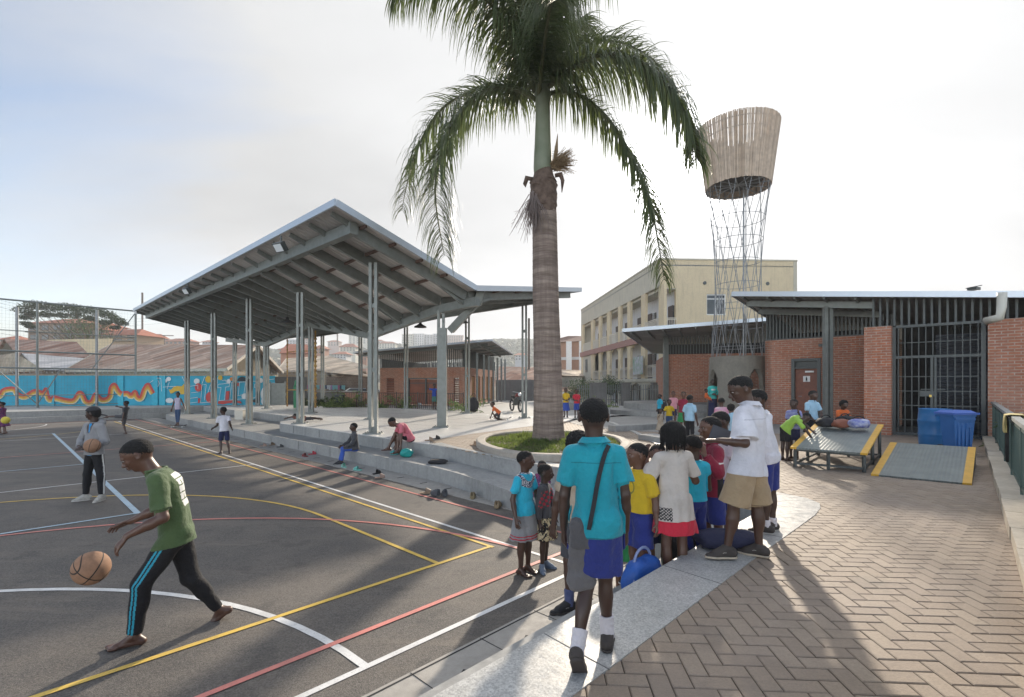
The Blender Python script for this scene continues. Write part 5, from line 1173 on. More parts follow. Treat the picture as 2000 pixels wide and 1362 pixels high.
m.build('fence_bars', M_GREY, fn)
for px, lb in ((1222, 'tall gate pier left of the palisade gate'), (1282, 'tall gate pier right of the palisade gate'), (1168, 'broad concrete gate pier behind the shrubs')):
    q = at(px, 800, 31.2); g_ = MB(); g_.box((q.x, q.y, 1.0), (.5 if px != 1168 else 1.0,.45,2.1)); g_.box((q.x, q.y, 2.09), (.6 if px != 1168 else 1.1,.55,.08)); tag(g_.build('gate_pier', M_CONC_D, loc=(q.x, q.y, 0)), lb, 'gate pier')
# dark wall behind motorbike
q0, q1 = at(968, 780, 44), at(1040, 780, 42); m = MB(); wall_slab(m, q0, q1, 0, 2.4, .25, 1); tag(m.build('boundary_wall', M_CONC_D, loc=(q0.x, q0.y, 0)), 'dark grey yard wall behind the parked motorcycle', 'wall')
# ---------------------------------------------------------------- goal backstop frame
def build_cage():
    root = thing('backstop_frame', 'tall grey pipe ball-stop frame standing in front of the mural wall', 'sports frame', at(170, 793, 31)); A, B = at(-140, 600, 26.5), at(265, 600, 33.4); zT = 7.0
    def q(px):
        r_ = (px-CX)/FPX; d = B-A; t = (r_*A.y-A.x)/(d.x-r_*d.y); p = A+d*t; return Vector((p.x, p.y, 0))
    for px in (-130, 73, 265):
        m = MB(); p = q(px); m.tube([(p.x,p.y,.5),(p.x,p.y,zT)], .065, 8); m.build('upright', M_GREY, root)
    for z in (7.0, 5.2, 4.0, 3.0, 1.35, .75):
        m = MB(); a, b = q(-130), q(265); m.tube([(a.x,a.y,z),(b.x,b.y,z)], .05 if z in (7.0, 4.0, 3.0) else .025, 6); m.build('rail', M_GREY, root)
    for (pa, za, pb, zb) in ((73,.8,120,3.0),(73,.8,-10,3.0),(265,6.9,180,3.0),(-130,.8,-50,3.0)):
        m = MB(); a, b = q(pa), q(pb); m.tube([(a.x,a.y,za),(b.x,b.y,zb)], .03, 6); m.build('brace', M_GREY, root)
    for px, Y in ((33, 31.0), (189, 32.2)):
        p = at(px, 700, Y); m = MB(); m.tube([(p.x,p.y,.5),(p.x,p.y,6.9)], .08, 8); m.build('rear_upright', M_GALV, root)
    nt = MB(); a, b = q(-130), q(265)
    for k in range(60): p = a+(b-a)*k/59; nt.tube([(p.x,p.y+.02,.75),(p.x,p.y+.02,7)], .0035, 3, cap=False)
    for k in range(32): z = .75+k*.2; nt.tube([(a.x,a.y+.02,z),(b.x,b.y+.02,z)], .0035, 3, cap=False)
    nt.build('ball_net', M_GREY, root)
build_cage()
# ---------------------------------------------------------------- foliage
def leaf_mat(key, c0, c1, tl=.3):
    m, N, L, b = new_mat(key); g = N.new('ShaderNodeNewGeometry'); cr = N.new('ShaderNodeValToRGB'); cr.color_ramp.elements[0].color = (*c0, 1); cr.color_ramp.elements[1].color = (*c1, 1); L.new(g.outputs['Random Per Island'], cr.inputs[0]); L.new(cr.outputs[0], b.inputs['Base Color']); b.inputs['Roughness'].default_value = .6
    t_ = N.new('ShaderNodeBsdfTranslucent'); L.new(cr.outputs[0], t_.inputs[0]); ms = N.new('ShaderNodeMixShader'); ms.inputs[0].default_value = tl; L.new(b.outputs[0], ms.inputs[1]); L.new(t_.outputs[0], ms.inputs[2]); L.new(ms.outputs[0], N['Material Output'].inputs[0]); return m
L_DK = leaf_mat('leaf_dark', (.028,.045,.022), (.07,.095,.04)); L_MD = leaf_mat('leaf_mid', (.05,.09,.03), (.14,.18,.06)); L_LT = leaf_mat('leaf_light', (.10,.17,.05), (.26,.32,.10))
def leaf_cloud(V, F, c, rad, n, size, rr, flat=1.0):
    for _ in range(n):
        while True:
            p = Vector((rr.uniform(-1,1), rr.uniform(-1,1), rr.uniform(-1,1)))
            if p.length < 1: break
        p = p*(.55+.45*rr.random())if rr.random() < .6 else p.normalized()*rr.uniform(.75,1.05); q = Vector((c[0]+p.x*rad, c[1]+p.y*rad, c[2]+p.z*rad*flat)); a = Vector((rr.gauss(0,1), rr.gauss(0,1), rr.gauss(0,.6))).normalized()*size*rr.uniform(.6,1.3); b = a.orthogonal().normalized()*size*rr.uniform(.3,.6)
        k = len(V); V += [tuple(q-a), tuple(q+b), tuple(q+a), tuple(q-b)]; F.append((k,k+1,k+2,k+3))
def tree(name, label, base, h, clumps, leafm, seed=0, trunk_r=.2, size=.12, per=220, flat=.6, group=None, cat='tree'):
    rr = random.Random(seed); base = Vector(base); root = thing(name, label, cat, base, group); tk = MB(); top = base+Vector((0,0,h*.45)); tk.tube([base-Vector((0,0,1.5)), base+Vector((.05*h*.1,0,h*.2)), top], [trunk_r, trunk_r*.75, trunk_r*.55], 8); V, F = [], []
    for (dx, dy, dz, r_) in clumps:
        c = base+Vector((dx, dy, dz)); mid = top+(c-top)*.5+Vector((0,0,-.08*h)); tk.tube([top, mid, c-Vector((0,0,r_*flat*.4))], [trunk_r*.45, trunk_r*.25, trunk_r*.08], 5); leaf_cloud(V, F, c, r_, per, size, rr, flat)
    tk.build('trunk', mat('bark', (.12,.09,.065), .95, noise=.25, nscale=4), root, smooth=True)
    o = bpy.data.objects.new('crown', mkmesh('crown', V, np.array(F), leafm, uv=False, off=base)); COL.objects.link(o); o.parent = root; return root
b0 = at(190, 700, 88); b0.z = terr(b0.x, b0.y); rr = random.Random(3); cl = []
for px, py, r_ in ((45,606,1.6),(58,598,1.8),(75,596,2.0),(92,600,2.0),(110,602,2.1),(128,600,1.8),(146,604,2.0),(165,606,2.2),(184,608,1.8),(202,612,1.8),(215,618,1.6),(228,626,1.4),(238,632,1.1),(50,620,1.3),(66,614,1.3),(88,614,1.4),(120,616,1.3),(150,616,1.4),(178,622,1.3),(50,632,1.0),(60,638,.9),(205,630,1.1),(225,640,.9)):
    p = at(px, py, 88+rr.uniform(-2.5,2.5)); cl.append((p.x-b0.x, p.y-b0.y, p.z-b0.z, r_*.98))
tree('spreading_tree', 'wide flat-topped dark tree spreading in front of the brown house on the left slope', b0, 12, cl, L_DK, 1, .35, .17, 420, .42)
def simple_tree(px, py_base, Y, h, w, label, leafm, seed, size=.14, group=None, n=9, per=200):
    b = at(px, py_base, Y); rr = random.Random(seed); cl = [(rr.uniform(-.35,.35)*w, rr.uniform(-.35,.35)*w, h*rr.uniform(.45,.88), w*rr.uniform(.2,.32)) for _ in range(n)]
    return tree('tree', label, b, h, cl, leafm, seed, h*.03, size, per, .8, group)
simple_tree(170, 690, 100, 7, 8, 'round mid-green tree in front of the left hillside houses', L_MD, 5, .2)
simple_tree(1150, 792, 36, 1.9, 3.6, 'dense bushy tree behind the palisade fence left of its gate', L_MD, 7, .08)
simple_tree(1205, 790, 42, 2.4, 2.6, 'small leafy tree under the balconies behind the fence', L_DK, 8, .09)
def fan_plant(p, h, n, label, seed, leafm=L_MD, name='shrub', spread=.7, width=.03):
    rr = random.Random(seed); p = Vector(p); root = thing(name, label, 'plant', p); V, F = [], []; st = MB()
    for k in range(n):
        a = rr.uniform(0, 6.28); el = rr.uniform(.5, 1.3); l = h*rr.uniform(.6,1.05); d = Vector((math.cos(a)*math.cos(el)*spread*1.4, math.sin(a)*math.cos(el)*spread*1.4, math.sin(el))).normalized(); q = p.copy(); pts = [q.copy()]
        for j in range(6): d = (d+Vector((0,0,-.16))).normalized(); q = q+d*l/6; pts.append(q.copy())
        st.tube(pts, [.012]*7, 4, cap=False)
        for j in range(1, 7):
            for i in range(4):
                c = pts[j]+(pts[j-1]-pts[j])*rr.random(); s_ = Vector((rr.gauss(0,1), rr.gauss(0,1), rr.gauss(0,.5))).normalized(); ll = l*.2; e = c+s_*ll+Vector((0,0,-ll*.3)); w_ = s_.orthogonal().normalized()*width; kk = len(V); V += [tuple(c-w_*.4), tuple((c+e)/2+w_), tuple(e), tuple((c+e)/2-w_)]; F.append((kk,kk+1,kk+2,kk+3))
    st.build('stems', L_MD, root); o = bpy.data.objects.new('leaves', mkmesh('leaves', V, np.array(F), leafm, uv=False, off=p)); COL.objects.link(o); o.parent = root
def fp(px, py, Y, h, n, label, seed, lm=L_MD, **k): q = at(px, py, Y); fan_plant((q.x, q.y, .6), h, n, label, seed, lm, **k)
fp(692, 798, 31.0, 2.0, 22, 'young leafy palm with arching fronds left of the brick hall', 11, L_LT, name='young_palm')
fp(780, 798, 29.6, 1.5, 12, 'young palm beside the brick hall door', 12, L_LT, name='young_palm')
fp(913, 806, 25.5, 1.5, 12, 'young palm at the right corner of the brick hall', 13, L_LT, name='young_palm')
for i, (px, n_, lb) in enumerate(((655,16,'low clump of bright leaves left of the young leafy palm'),(672,14,'low clump of bright leaves under the young leafy palm'),(745,14,'low green clump at the left corner of the brick hall'),(792,14,'low green clump under the hall folding door'),(640,12,'small clump of leaves beside the black bin'),(862,10,'tuft of leaves beside the arm post'))):
    fp(px, 797, 30.2-(i % 3)*.3-(1.3 if px > 780 else 0), .62, n_, lb, 20+i, L_LT, width=.045)
for i, px in enumerate((606, 622, 640)): fp(px, 795, 32.6, .9, 14, ('dark shrub left of the yellow rope pole', 'dark shrub right of the yellow rope pole', 'dark shrub against the low grey wall')[i], 40+i, L_DK, width=.05)
fp(1163, 806, 26.5, 1.1, 14, 'pale leafy shrub behind the schoolgirl in red', 50, L_LT); fp(1184, 806, 25.5, .8, 12, 'agave-like clump left of the round stage', 51, L_LT)
q = G(15.2, -.9); fan_plant((q.x, q.y, .4), 1.1, 10, 'weedy shrub outside the railing by the right brick wall', 52, L_MD); q = G(12.6, -.95); fan_plant((q.x, q.y, .4), .9, 12, 'lower weedy shrub outside the railing nearer the camera', 53, L_MD)
# ---------------------------------------------------------------- far hill
def build_hill_trees():
    rr = random.Random(5); V, F = [], []; tmpl = []
    for k in range(6):
        a = [(math.sin(t*math.pi/4)*math.cos(p*math.pi/4)*rr.uniform(.75,1.2), math.sin(t*math.pi/4)*math.sin(p*math.pi/4)*rr.uniform(.75,1.2), math.cos(t*math.pi/4)*rr.uniform(.7,1.1)) for t in range(5) for p in range(8)]; tmpl.append(a)
    cnt = 0
    for _ in range(30000):
        a = rr.uniform(R(-50), R(48)); r_ = rr.uniform(230, 720); x, y = r_*math.sin(a), r_*math.cos(a); z = terr(x, y)
        if z < 3 or rr.random() > .25+.75*min(1, z/40): continue
        if y/max(1,abs(x)) > 0 and (-.36 < x/y < -.06) and rr.random() < .35: pass
        s = rr.uniform(2.0, 4.6); T = tmpl[cnt % 6]; k0 = len(V); cnt += 1
        V += [(x+p[0]*s, y+p[1]*s, z+s*.5+p[2]*s*.8) for p in T]
        for t in range(4):
            for p in range(8): F.append((k0+(t+1)*8+p, k0+(t+1)*8+(p+1) % 8, k0+t*8+(p+1) % 8, k0+t*8+p))
        if cnt > 8500: break
    o = bpy.data.objects.new('hill_woodland', mkmesh('hill_woodland', V, np.array(F), leaf_mat('woodland', (.035,.05,.028), (.085,.10,.05), .0), uv=False)); COL.objects.link(o); tag(o, 'hazy woodland covering the far hillside', 'woodland', kind='stuff')
build_hill_trees()
def block(px0, px1, ytop, ybase, Y, wallm, label, roofm=None, floors=5, cols=6, roofh=0):
    a, b = at(px0, ybase, Y), at(px1, ybase, Y); root = thing('apartment_building' if floors > 3 else 'house', label, 'building' if floors > 3 else 'house', a); w = MB(); zt = CZ-(ytop-HY)/FPX*Y; dep = max(8, (b-a).length*.5); wall_slab(w, a, b, a.z-8, zt, dep, 1); w.build('wall', wallm, root)
    if roofh:
        r = MB(); e = 1.0; A_, B_, C2, D2 = (Vector(v) for v in ((a.x-e,a.y-e,zt),(b.x+e,b.y-e,zt),(b.x+e,b.y+dep+e,zt),(a.x-e,a.y+dep+e,zt))); L_ = (b-a).length; R0, R1 = Vector((a.x+L_*.25,a.y+dep/2,zt+roofh)), Vector((b.x-L_*.25,a.y+dep/2,zt+roofh))
        for f in ([A_,B_,R1,R0],[B_,C2,R1],[C2,D2,R0,R1],[D2,A_,R0]): r.face(f)
        r.face([D2,C2,B_,A_]); r.build('roof', roofm or M_REDR, root)
    else:
        r = MB(); wall_slab(r, a+Vector((-.4,-.4,0)), b+Vector((.4,-.4,0)), zt, zt+.7, dep+.8, 1); r.build('roof', roofm or wallm, root)
    fh = (zt-a.z)/floors; cw = (b-a).length/cols
    for f in range(floors):
        for c in range(cols): wb = MB(); wb.box((a.x+cw*(c+.5), a.y-.1, a.z+fh*(f+.5)), (cw*.5,.3,fh*.5)); wb.build('window', M_GLASS, root)
C_ = lambda k, c: mat(k, c, .9, noise=.08, nscale=.2)
HB = [(681,722,649,672,560,'far_cream',(.55,.53,.45),'cream tower block alone on the far ridge',6,6,0),(785,806,654,681,540,'far_cream',None,'narrow cream tower at the left end of the far block group',8,4,0),(806,828,653,679,545,'far_white',(.58,.58,.58),'white banded tower second in the far block group',8,5,0),(828,845,655,679,550,'far_grey',(.42,.43,.45),'grey tower third in the far block group',8,3,0),(846,868,653,677,560,'far_bluegrey',(.40,.43,.47),'blue-grey tower fourth in the far block group',7,5,0),(872,904,656,673,570,'far_rose',(.45,.33,.29),'rose brick block at the right end of the far block group',6,7,0),
      (583,608,662,676,420,'far_rose',None,'rosy hillside house above the left truss',3,4,2),(560,582,665,680,430,'far_grey',None,'pale grey hillside house left of the rosy one',4,4,0),(664,694,678,686,330,'far_cream',None,'cream villa with wide brown roof in the hillside trees',2,5,2.5),(718,750,667,678,480,'far_white',None,'white villa just right of the cream tower block',3,5,2),(740,772,671,681,450,'far_cream',None,'long low cream house on the ridge above the brick hall',3,6,2),(640,662,668,676,500,'far_rose',None,'small red-roofed house on the crest left of the cream tower block',2,4,2),
      (700,716,694,704,230,'far_brick',(.33,.16,.10),'small orange brick house just left of the brick hall roof',2,3,1.5),(905,925,668,676,520,'far_cream',None,'cream house at the right end of the ridge',2,4,2),(548,575,684,697,200,'far_rose',None,'pinkish house close behind the left truss posts',3,4,2.2),(612,632,681,691,260,'far_brick',None,'brick house on the slope between two pavilion posts',2,4,2),(652,676,692,700,240,'far_white',None,'low white house at the foot of the wooded slope',2,4,1.5),(285,312,661,667,300,'far_rose',None,'mauve hipped house on the skyline left of the front posts',2,4,3),(322,372,667,673,280,'far_brick',None,'long red-roofed house on the skyline behind the rusty roof',1,6,2),(395,412,668,672,330,'far_grey',None,'tiny grey rooftop on the skyline behind the second post',1,3,1.5),(1006,1030,694,704,300,'far_grey',None,'grey house at the foot of the hill right of the hall roof',2,4,1.5),(0,18,664,668,150,'far_brick',None,'red roof peeking at the far left edge',1,3,1.6)]
for (x0, x1, yt, yb, Y, mk, mc, lb, fl, co, rh) in HB: block(x0, x1, yt, yb, Y, C_(mk, mc) if mc else _M[mk], lb, None, fl, co, rh)
# utility poles
def pole(px, ytop, ybase, Y, label, mast=False):
    a, b = at(px, ybase, Y), at(px, ytop, Y); t = thing('mast' if mast else 'utility_pole', label, 'mast' if mast else 'utility pole', a); m = MB(); m.tube([a-Vector((0,0,3)), b], .012*Y*.12+.05, 6)
    if not mast:
        for k in (.02, .08): q = b+(a-b)*k; m.beam(q-Vector((.02*Y,0,0)), q+Vector((.02*Y,0,0)), .1, .12)
    m.build('shaft', mat('pole_wood', (.14,.11,.09), .9), t)
pole(611, 640, 700, 75, 'utility pole with cross arms behind the pavilion left of the hill'); pole(659, 644, 668, 400, 'thin radio mast on the far ridge left of the cream tower block', True); pole(320, 655, 672, 150, 'utility pole on the skyline behind the long rusty roof'); pole(1033, 622, 700, 60, 'pole with a street lamp just left of the palm trunk', True); pole(278, 572, 665, 150, 'thin aerial mast left of the pavilion tip', True)
t = thing('overhead_cables', 'thin overhead cables crossing the sky at the far left', 'cables', at(0,590,70)); m = MB()
for y0, y1 in ((572,604),(578,609),(586,616),(640,648),(648,656)):
    a, b = at(-60,y0,68), at(330,y1+14,120); m.tube([a+(b-a)*k/10-Vector((0,0,2.0*math.sin(math.pi*k/10))) for k in range(11)], .018, 4, cap=False)
m.build('cable', M_DARK, t)
# ---------------------------------------------------------------- round seating by the tower
def disc(c, r, z0, z1, a0=0, a1=360, k=40):
    m = MB(); pts = [(c[0]+r*math.cos(R(a0+(a1-a0)*i/k)), c[1]+r*math.sin(R(a0+(a1-a0)*i/k))) for i in range(k+(a1-a0 < 360))]; m.prism(pts, z0, z1); return m
q = at(1320, 800, 24.5); t = thing('round_stage', 'low two-step round concrete stage behind the small children', 'stage', (q.x, q.y, .6)); disc((q.x, q.y), 3.6, .55, .82).build('lower_tier', M_CONC, t); disc((q.x+.4, q.y+.2), 2.9, .8, 1.12).build('upper_tier', M_CONC, t)
def curb(pts, w, z0, z1, name, mt, label, cat='kerb'):
    m = MB(); V = [Vector((p.x, p.y, 0)) for p in pts]; n = len(V); L_, Rr = [], []
    for i, p in enumerate(V): d = (V[min(i+1,n-1)]-V[max(i-1,0)]).normalized(); s = Vector((-d.y, d.x, 0))*w/2; L_.append(p+s); Rr.append(p-s)
    for i in range(n-1): m.box8([(v.x, v.y, z0) for v in (Rr[i], Rr[i+1], L_[i+1], L_[i])]+[(v.x, v.y, z1) for v in (Rr[i], Rr[i+1], L_[i+1], L_[i])])
    o = m.build(name, mt, loc=(V[0].x, V[0].y, z0)); tag(o, label, cat) if label else struct(o); return o
curb([P(1100,818), P(1150,818), P(1195,826), P(1240,845), P(1292,872)], .14, .55, .625, 'path_edge', M_TERR, None)
curb([P(1195,843), P(1250,840), P(1310,836)], .35, .5, .78, 'curved_bench', M_CONC, 'long low curved concrete bench in front of the round stage', 'bench')
curb([P(1262,858), P(1310,866), P(1350,872), P(1400,870)], .5, .5, .74, 'curved_bench', M_CONC, 'short low concrete bench end beside the toddler in beige', 'bench')
curb([P(1330,846), P(1400,850), P(1470,852)], .6, .5, .84, 'curved_bench', M_CONC, 'concrete bench in front of the drum base of the tower', 'bench')
curb([P(1090,800), P(1125,800), P(1160,806), P(1185,815)], .3, .5, 1.0, 'ramp_wall', M_CONC, 'low concrete ramp wall right of the palm trunk', 'wall')
# ---------------------------------------------------------------- skate ramps
M_TREAD = None
def tread_mat():
    m, N, L, b = new_mat('tread_plate'); uv = N.new('ShaderNodeUVMap'); w = N.new('ShaderNodeTexWave'); w.wave_type = 'BANDS'; w.bands_direction = 'Y'; w.inputs['Scale'].default_value = 6.2; w.inputs['Distortion'].default_value = .4; w.inputs['Detail'].default_value = 1; L.new(uv.outputs[0], w.inputs['Vector'])
    w2 = N.new('ShaderNodeTexWave'); w2.bands_direction = 'X'; w2.inputs['Scale'].default_value = 6.2; L.new(uv.outputs[0], w2.inputs['Vector']); mm = N.new('ShaderNodeMath'); mm.operation = 'MULTIPLY'; L.new(w.outputs[0], mm.inputs[0]); L.new(w2.outputs[0], mm.inputs[1])
    g = N.new('ShaderNodeNewGeometry'); n = noisen(N, L, g.outputs['Position'], 5, 5); L.new(mixn(N, L, n, (.17,.20,.20), (.23,.26,.255)), b.inputs['Base Color']); b.inputs['Roughness'].default_value = .4; b.inputs['Metallic'].default_value = .35
    L.new(bumpn(N, L, mm.outputs[0], .8, .01), b.inputs['Normal']); return m
M_TREAD = tread_mat(); M_YPAINT = mat('ramp_yellow', (.68,.38,.045), .5, noise=.1)
def ramp(label, NL, NR, FR, FL, legs):
    NL, NR, FR, FL = map(Vector, (NL, NR, FR, FL)); t = thing('skate_ramp', label, 'skate ramp', ((NL.x+FR.x)/2, (NL.y+FR.y)/2, .6), 'movable skate ramps')
    up_ = (NR-NL).cross(FL-NL).normalized(); th = up_*.035; a = .0; s1, s2 = .085, .915
    def quadslab(c0, c1, c2, c3, lift=0): 
        m = MB(); L_ = up_*lift; m.box8([p-th+L_ for p in (c0, c1, c2, c3)]+[p+L_ for p in (c0, c1, c2, c3)]); return m
    lr = lambda A, B, s: A+(B-A)*s
    quadslab(lr(NL,NR,s1), lr(NL,NR,s2), lr(FL,FR,s2), lr(FL,FR,s1)).build('tread_plate', M_TREAD, t)
    for (u0, u1) in ((0, s1), (s2, 1)): quadslab(lr(NL,NR,u0), lr(NL,NR,u1), lr(FL,FR,u1), lr(FL,FR,u0), .002).build('yellow_edge', M_YPAINT, t)
    if legs:
        f = MB(); ins = [lr(lr(NL,NR,x), lr(FL,FR,x), y) for x, y in ((.05,.04),(.95,.04),(.95,.96),(.05,.96))]; mid = [lr(lr(NL,NR,x), lr(FL,FR,x), y) for x, y in ((.05,.5),(.95,.5),(.5,.04),(.5,.96))]
        for k in range(4): p, q = ins[k]-up_*.06, ins[(k+1) % 4]-up_*.06; f.beam(p, q, .045, .045); p2, q2 = Vector((p.x,p.y,.67)), Vector((q.x,q.y,.67)); f.beam(p2, q2, .035, .035)
        for p in ins+mid: f.beam((p.x,p.y,.605), p-up_*.08, .04, .04, up=(0,1,0))
        f.build('leg_frame', M_GREYD, t)
    else:
        f = MB()
        for p, q in ((NL,NR),(FL,FR),(NL,FL),(NR,FR)): f.box8([Vector((p.x,p.y,.605)), Vector((q.x,q.y,.605)), Vector((q.x+.02,q.y+.02,.605)), Vector((p.x+.02,p.y+.02,.605)), p-up_*.04, q-up_*.04, q-up_*.04+Vector((.02,.02,0)), p-up_*.04+Vector((.02,.02,0))])
        f.build('side_frame', M_GREYD, t)
ramp('grey tread-plate ramp on tall legs with yellow edges, bags lying on it', at(1543.6,873,8.5), at(1694,886,7.9), at(1726,829.5,9.6), at(1594,825.5,10.0), True)
def pz(px, py, Y): return at(px, py, Y)
ramp('grey tread-plate ramp with yellow edges lying low on the paving before the bins', at(1701,926,7.72), at(1898,945,6.98), at(1906,874,8.7), at(1739,864,9.4), False)
# ---------------------------------------------------------------- bins
q = at(1826, 860, 11.1); t = thing('barrel', 'round mid-blue plastic barrel standing left of the wheeled bin', 'barrel', (q.x, q.y, .604)); m = MB(); m.lathe([(.27,0),(.285,.02),(.30,.25),(.298,.28),(.305,.3),(.305,.33),(.298,.35),(.305,.58),(.312,.6),(.312,.63),(.305,.65),(.29,.86),(.295,.87),(.295,.885),(.27,.885),(.265,.84)], (q.x, q.y, .604), 32); m.build('shell', mat('plastic_blue', (.02,.16,.40), .35, noise=.06), t, smooth=True)
q = at(1868, 870, 10.2); t = thing('wheeled_bin', 'purplish blue wheeled bin with hinged lid beside the barrel', 'wheelie bin', (q.x, q.y, .604)); MBIN = mat('bin_blue', (.02,.14,.42), .4, noise=.05)
m = MB(); z0, z1 = .65, 1.38
m.box8([(q.x-.16,q.y-.16,z0),(q.x+.16,q.y-.16,z0),(q.x+.16,q.y+.12,z0),(q.x-.16,q.y+.12,z0),(q.x-.215,q.y-.19,z1),(q.x+.215,q.y-.19,z1),(q.x+.215,q.y+.16,z1),(q.x-.215,q.y+.16,z1)]); m.box((q.x,q.y+.01,z1+.02), (.48,.40,.045)); m.build('bin_body', MBIN, t)
m = MB(); m.box((q.x,q.y+.0,z1+.06), (.53,.48,.04)); m.box8([(q.x-.235,q.y-.2,z1+.08),(q.x+.235,q.y-.2,z1+.08),(q.x+.235,q.y+.23,z1+.08),(q.x-.235,q.y+.23,z1+.08),(q.x-.18,q.y-.13,z1+.125),(q.x+.18,q.y-.13,z1+.125),(q.x+.18,q.y+.17,z1+.125),(q.x-.18,q.y+.17,z1+.125)]); m.build('lid', mat('bin_lid', (.06,.15,.52), .4), t); m = MB()
for x in (-.12,-.04,.04,.12): m.box((q.x+x,q.y-.185,1.0), (.03,.012,.5))
m.box((q.x,q.y-.205,1.33), (.4,.02,.05)); m.box((q.x+.1,q.y-.196,1.2), (.12,.006,.09)); m.build('ribs', MBIN, t)
for s in (-.19,.19): m = MB(); m.beam((q.x+s-.03,q.y+.24,.69), (q.x+s+.03,q.y+.24,.69), .001, .001); m = MB(); m.tube([(q.x+s-.03,q.y+.16,.69),(q.x+s+.03,q.y+.16,.69)], .085, 12); m.build('wheel', M_DARK, t)
m = MB(); m.tube([(q.x-.235,q.y+.26,1.38),(q.x+.235,q.y+.26,1.38)], .018, 6); m.build('handle', MBIN, t)
# ---------------------------------------------------------------- railing at the right
t = thing('railing', 'green bar railing with grey top rail along the right edge of the paving', 'railing', G(12, -.3, .72)); ur = lambda n: uk(n)-.2; m = MB(); bars(m, G(17.4, ur(17.4)), G(-2, ur(-2)), .78, 1.53, .105, .02, .02); m.beam(G(17.4,ur(17.4),.8), G(-2,ur(-2),.8), .035, .035); m.beam(G(17.4,ur(17.4),1.5), G(-2,ur(-2),1.5), .035, .035); m.build('bars', mat('rail_green', (.045,.085,.075), .45), t)
m = MB(); m.beam(G(17.45,ur(17.45),1.575), G(-2,ur(-2),1.575), .085, .05); m.build('top_rail', mat('rail_top', (.30,.31,.30), .5, .3, noise=.1), t)
for k in range(11): n = 17.2-k*1.75; m = MB(); m.box(G(n, ur(n), 1.13), (.05,.05,.85), math.atan2(NY,NX)); m.build('post', mat('rail_green'), t)
def cloth_drape(name, label, n, w, l1, l2, col, z=1.605, seed=1, push=0.0):
    rr = random.Random(seed); K, J = 14, 16; V = []; F = []; base = G(n, ur(n), 0)
    for j in range(J+1):
        s = -l1+(l1+l2)*j/J
        for k in range(K+1):
            x = (k/K-.5)*w*(1-.25*abs(s)/.6); f = .018*math.sin(k*1.5+seed)*min(1, abs(s)*6)
            off = .048+f+.02+push if s < 0 else -.048-f-.02-push
            zz = z-max(0, abs(s)-.05); off *= min(1, abs(s)/.05)
            p = G(n+x+.015*math.sin(j*.9+k), ur(n)+off, zz+(-.02*math.sin(k*.9)*abs(s))); V.append(tuple(p))
    for j in range(J):
        for k in range(K): a = j*(K+1)+k; F.append((a,a+1,a+K+2,a+K+1))
    o = bpy.data.objects.new(name, mkmesh(name, V, np.array(F), col, smooth=True, off=base+Vector((0,0,z)))); o.location = base+Vector((0,0,z)); COL.objects.link(o); tag(o, label, 'clothing'); so = o.modifiers.new('th', 'SOLIDIFY'); so.thickness = .008; return o
cloth_drape('draped_shirt', 'pale yellow shirt draped over the top rail', 9.9, .40, .30, .25, mat('cloth_paleyellow', (.66,.53,.24), .9), 1.618, 1, .022)
cloth_drape('draped_trousers', 'black trousers hanging below the yellow shirt on the railing', 9.92, .24, .70, .30, mat('cloth_blackish', (.018,.018,.02), .9), 1.607, 4)
# ---------------------------------------------------------------- bags and shoes
def bag(name, label, c, size, rz, col, seed=0, strap=True, cat='bag', accent=None):
    rr = random.Random(seed); c = Vector(c); t = thing(name, label, cat, (c.x, c.y, c.z)); m = MB(); K, J = 20, 12; i0 = 0; ca, sa = math.cos(rz), math.sin(rz); ph = rr.uniform(0, 6)
    for k in range(J+1):
        th = math.pi*k/J
        for j in range(K):
            p = 2*math.pi*j/K; ex = .65; cx_, cy_ = math.copysign(abs(math.cos(p))**ex, math.cos(p)), math.copysign(abs(math.sin(p))**ex, math.sin(p)); s = math.sin(th)**.6; f = 1+.09*math.sin(3*p+ph+k*.7)+.06*math.sin(5*p-k)
            x, y, z = size[0]/2*s*cx_*f, size[1]/2*s*cy_*f, size[2]/2*(1+math.cos(th)*(1+.08*math.sin(2*p+ph))); z = max(z, .004); m.v.append((c.x+x*ca-y*sa, c.y+x*sa+y*ca, c.z+z))
    for k in range(J):
        for j in range(K): j2 = (j+1) % K; m.f.append(((k+1)*K+j, (k+1)*K+j2, k*K+j2, k*K+j)); m.m.append(0)
    m.build('bag_body', col, t, smooth=True)
    if strap:
        s = MB(); s.tube([(c.x+(size[0]*.3*math.cos(a))*ca, c.y+(size[0]*.3*math.cos(a))*sa, c.z+size[2]*.9+size[2]*.35*math.sin(a)) for a in [math.pi*q/8 for q in range(9)]], .012, 5); s.build('strap', accent or M_DARK, t)
        z_ = MB(); z_.tube([(c.x+(size[0]*.42*math.cos(a))*ca-(size[1]*.3)*-sa*.0, c.y+(size[0]*.42*math.cos(a))*sa-size[1]*.30, c.z+size[2]*.5+size[2]*.32*math.sin(a)) for a in [math.pi*q/8 for q in range(9)]], .006, 4); z_.build('zip', accent or M_DARK, t)
    return t
CB = mat('bag_black', (.018,.018,.022), .7, noise=.2, bump=.4, bscale=60); CBR = mat('bag_brown', (.25,.085,.05), .55); CNV = mat('bag_navy', (.022,.025,.065), .75, bump=.4, bscale=60); CBL = mat('bag_blue', (.02,.10,.40), .5, bump=.3, bscale=40); CSTR = mat('bag_stripe', (.07,.09,.42), .6, color2=(.5,.52,.6), nscale=14); CTL = mat('bag_teal', (.01,.30,.27), .45, bump=.5, bscale=30)
def on_ramp(px, py, Y): return at(px, py, Y)
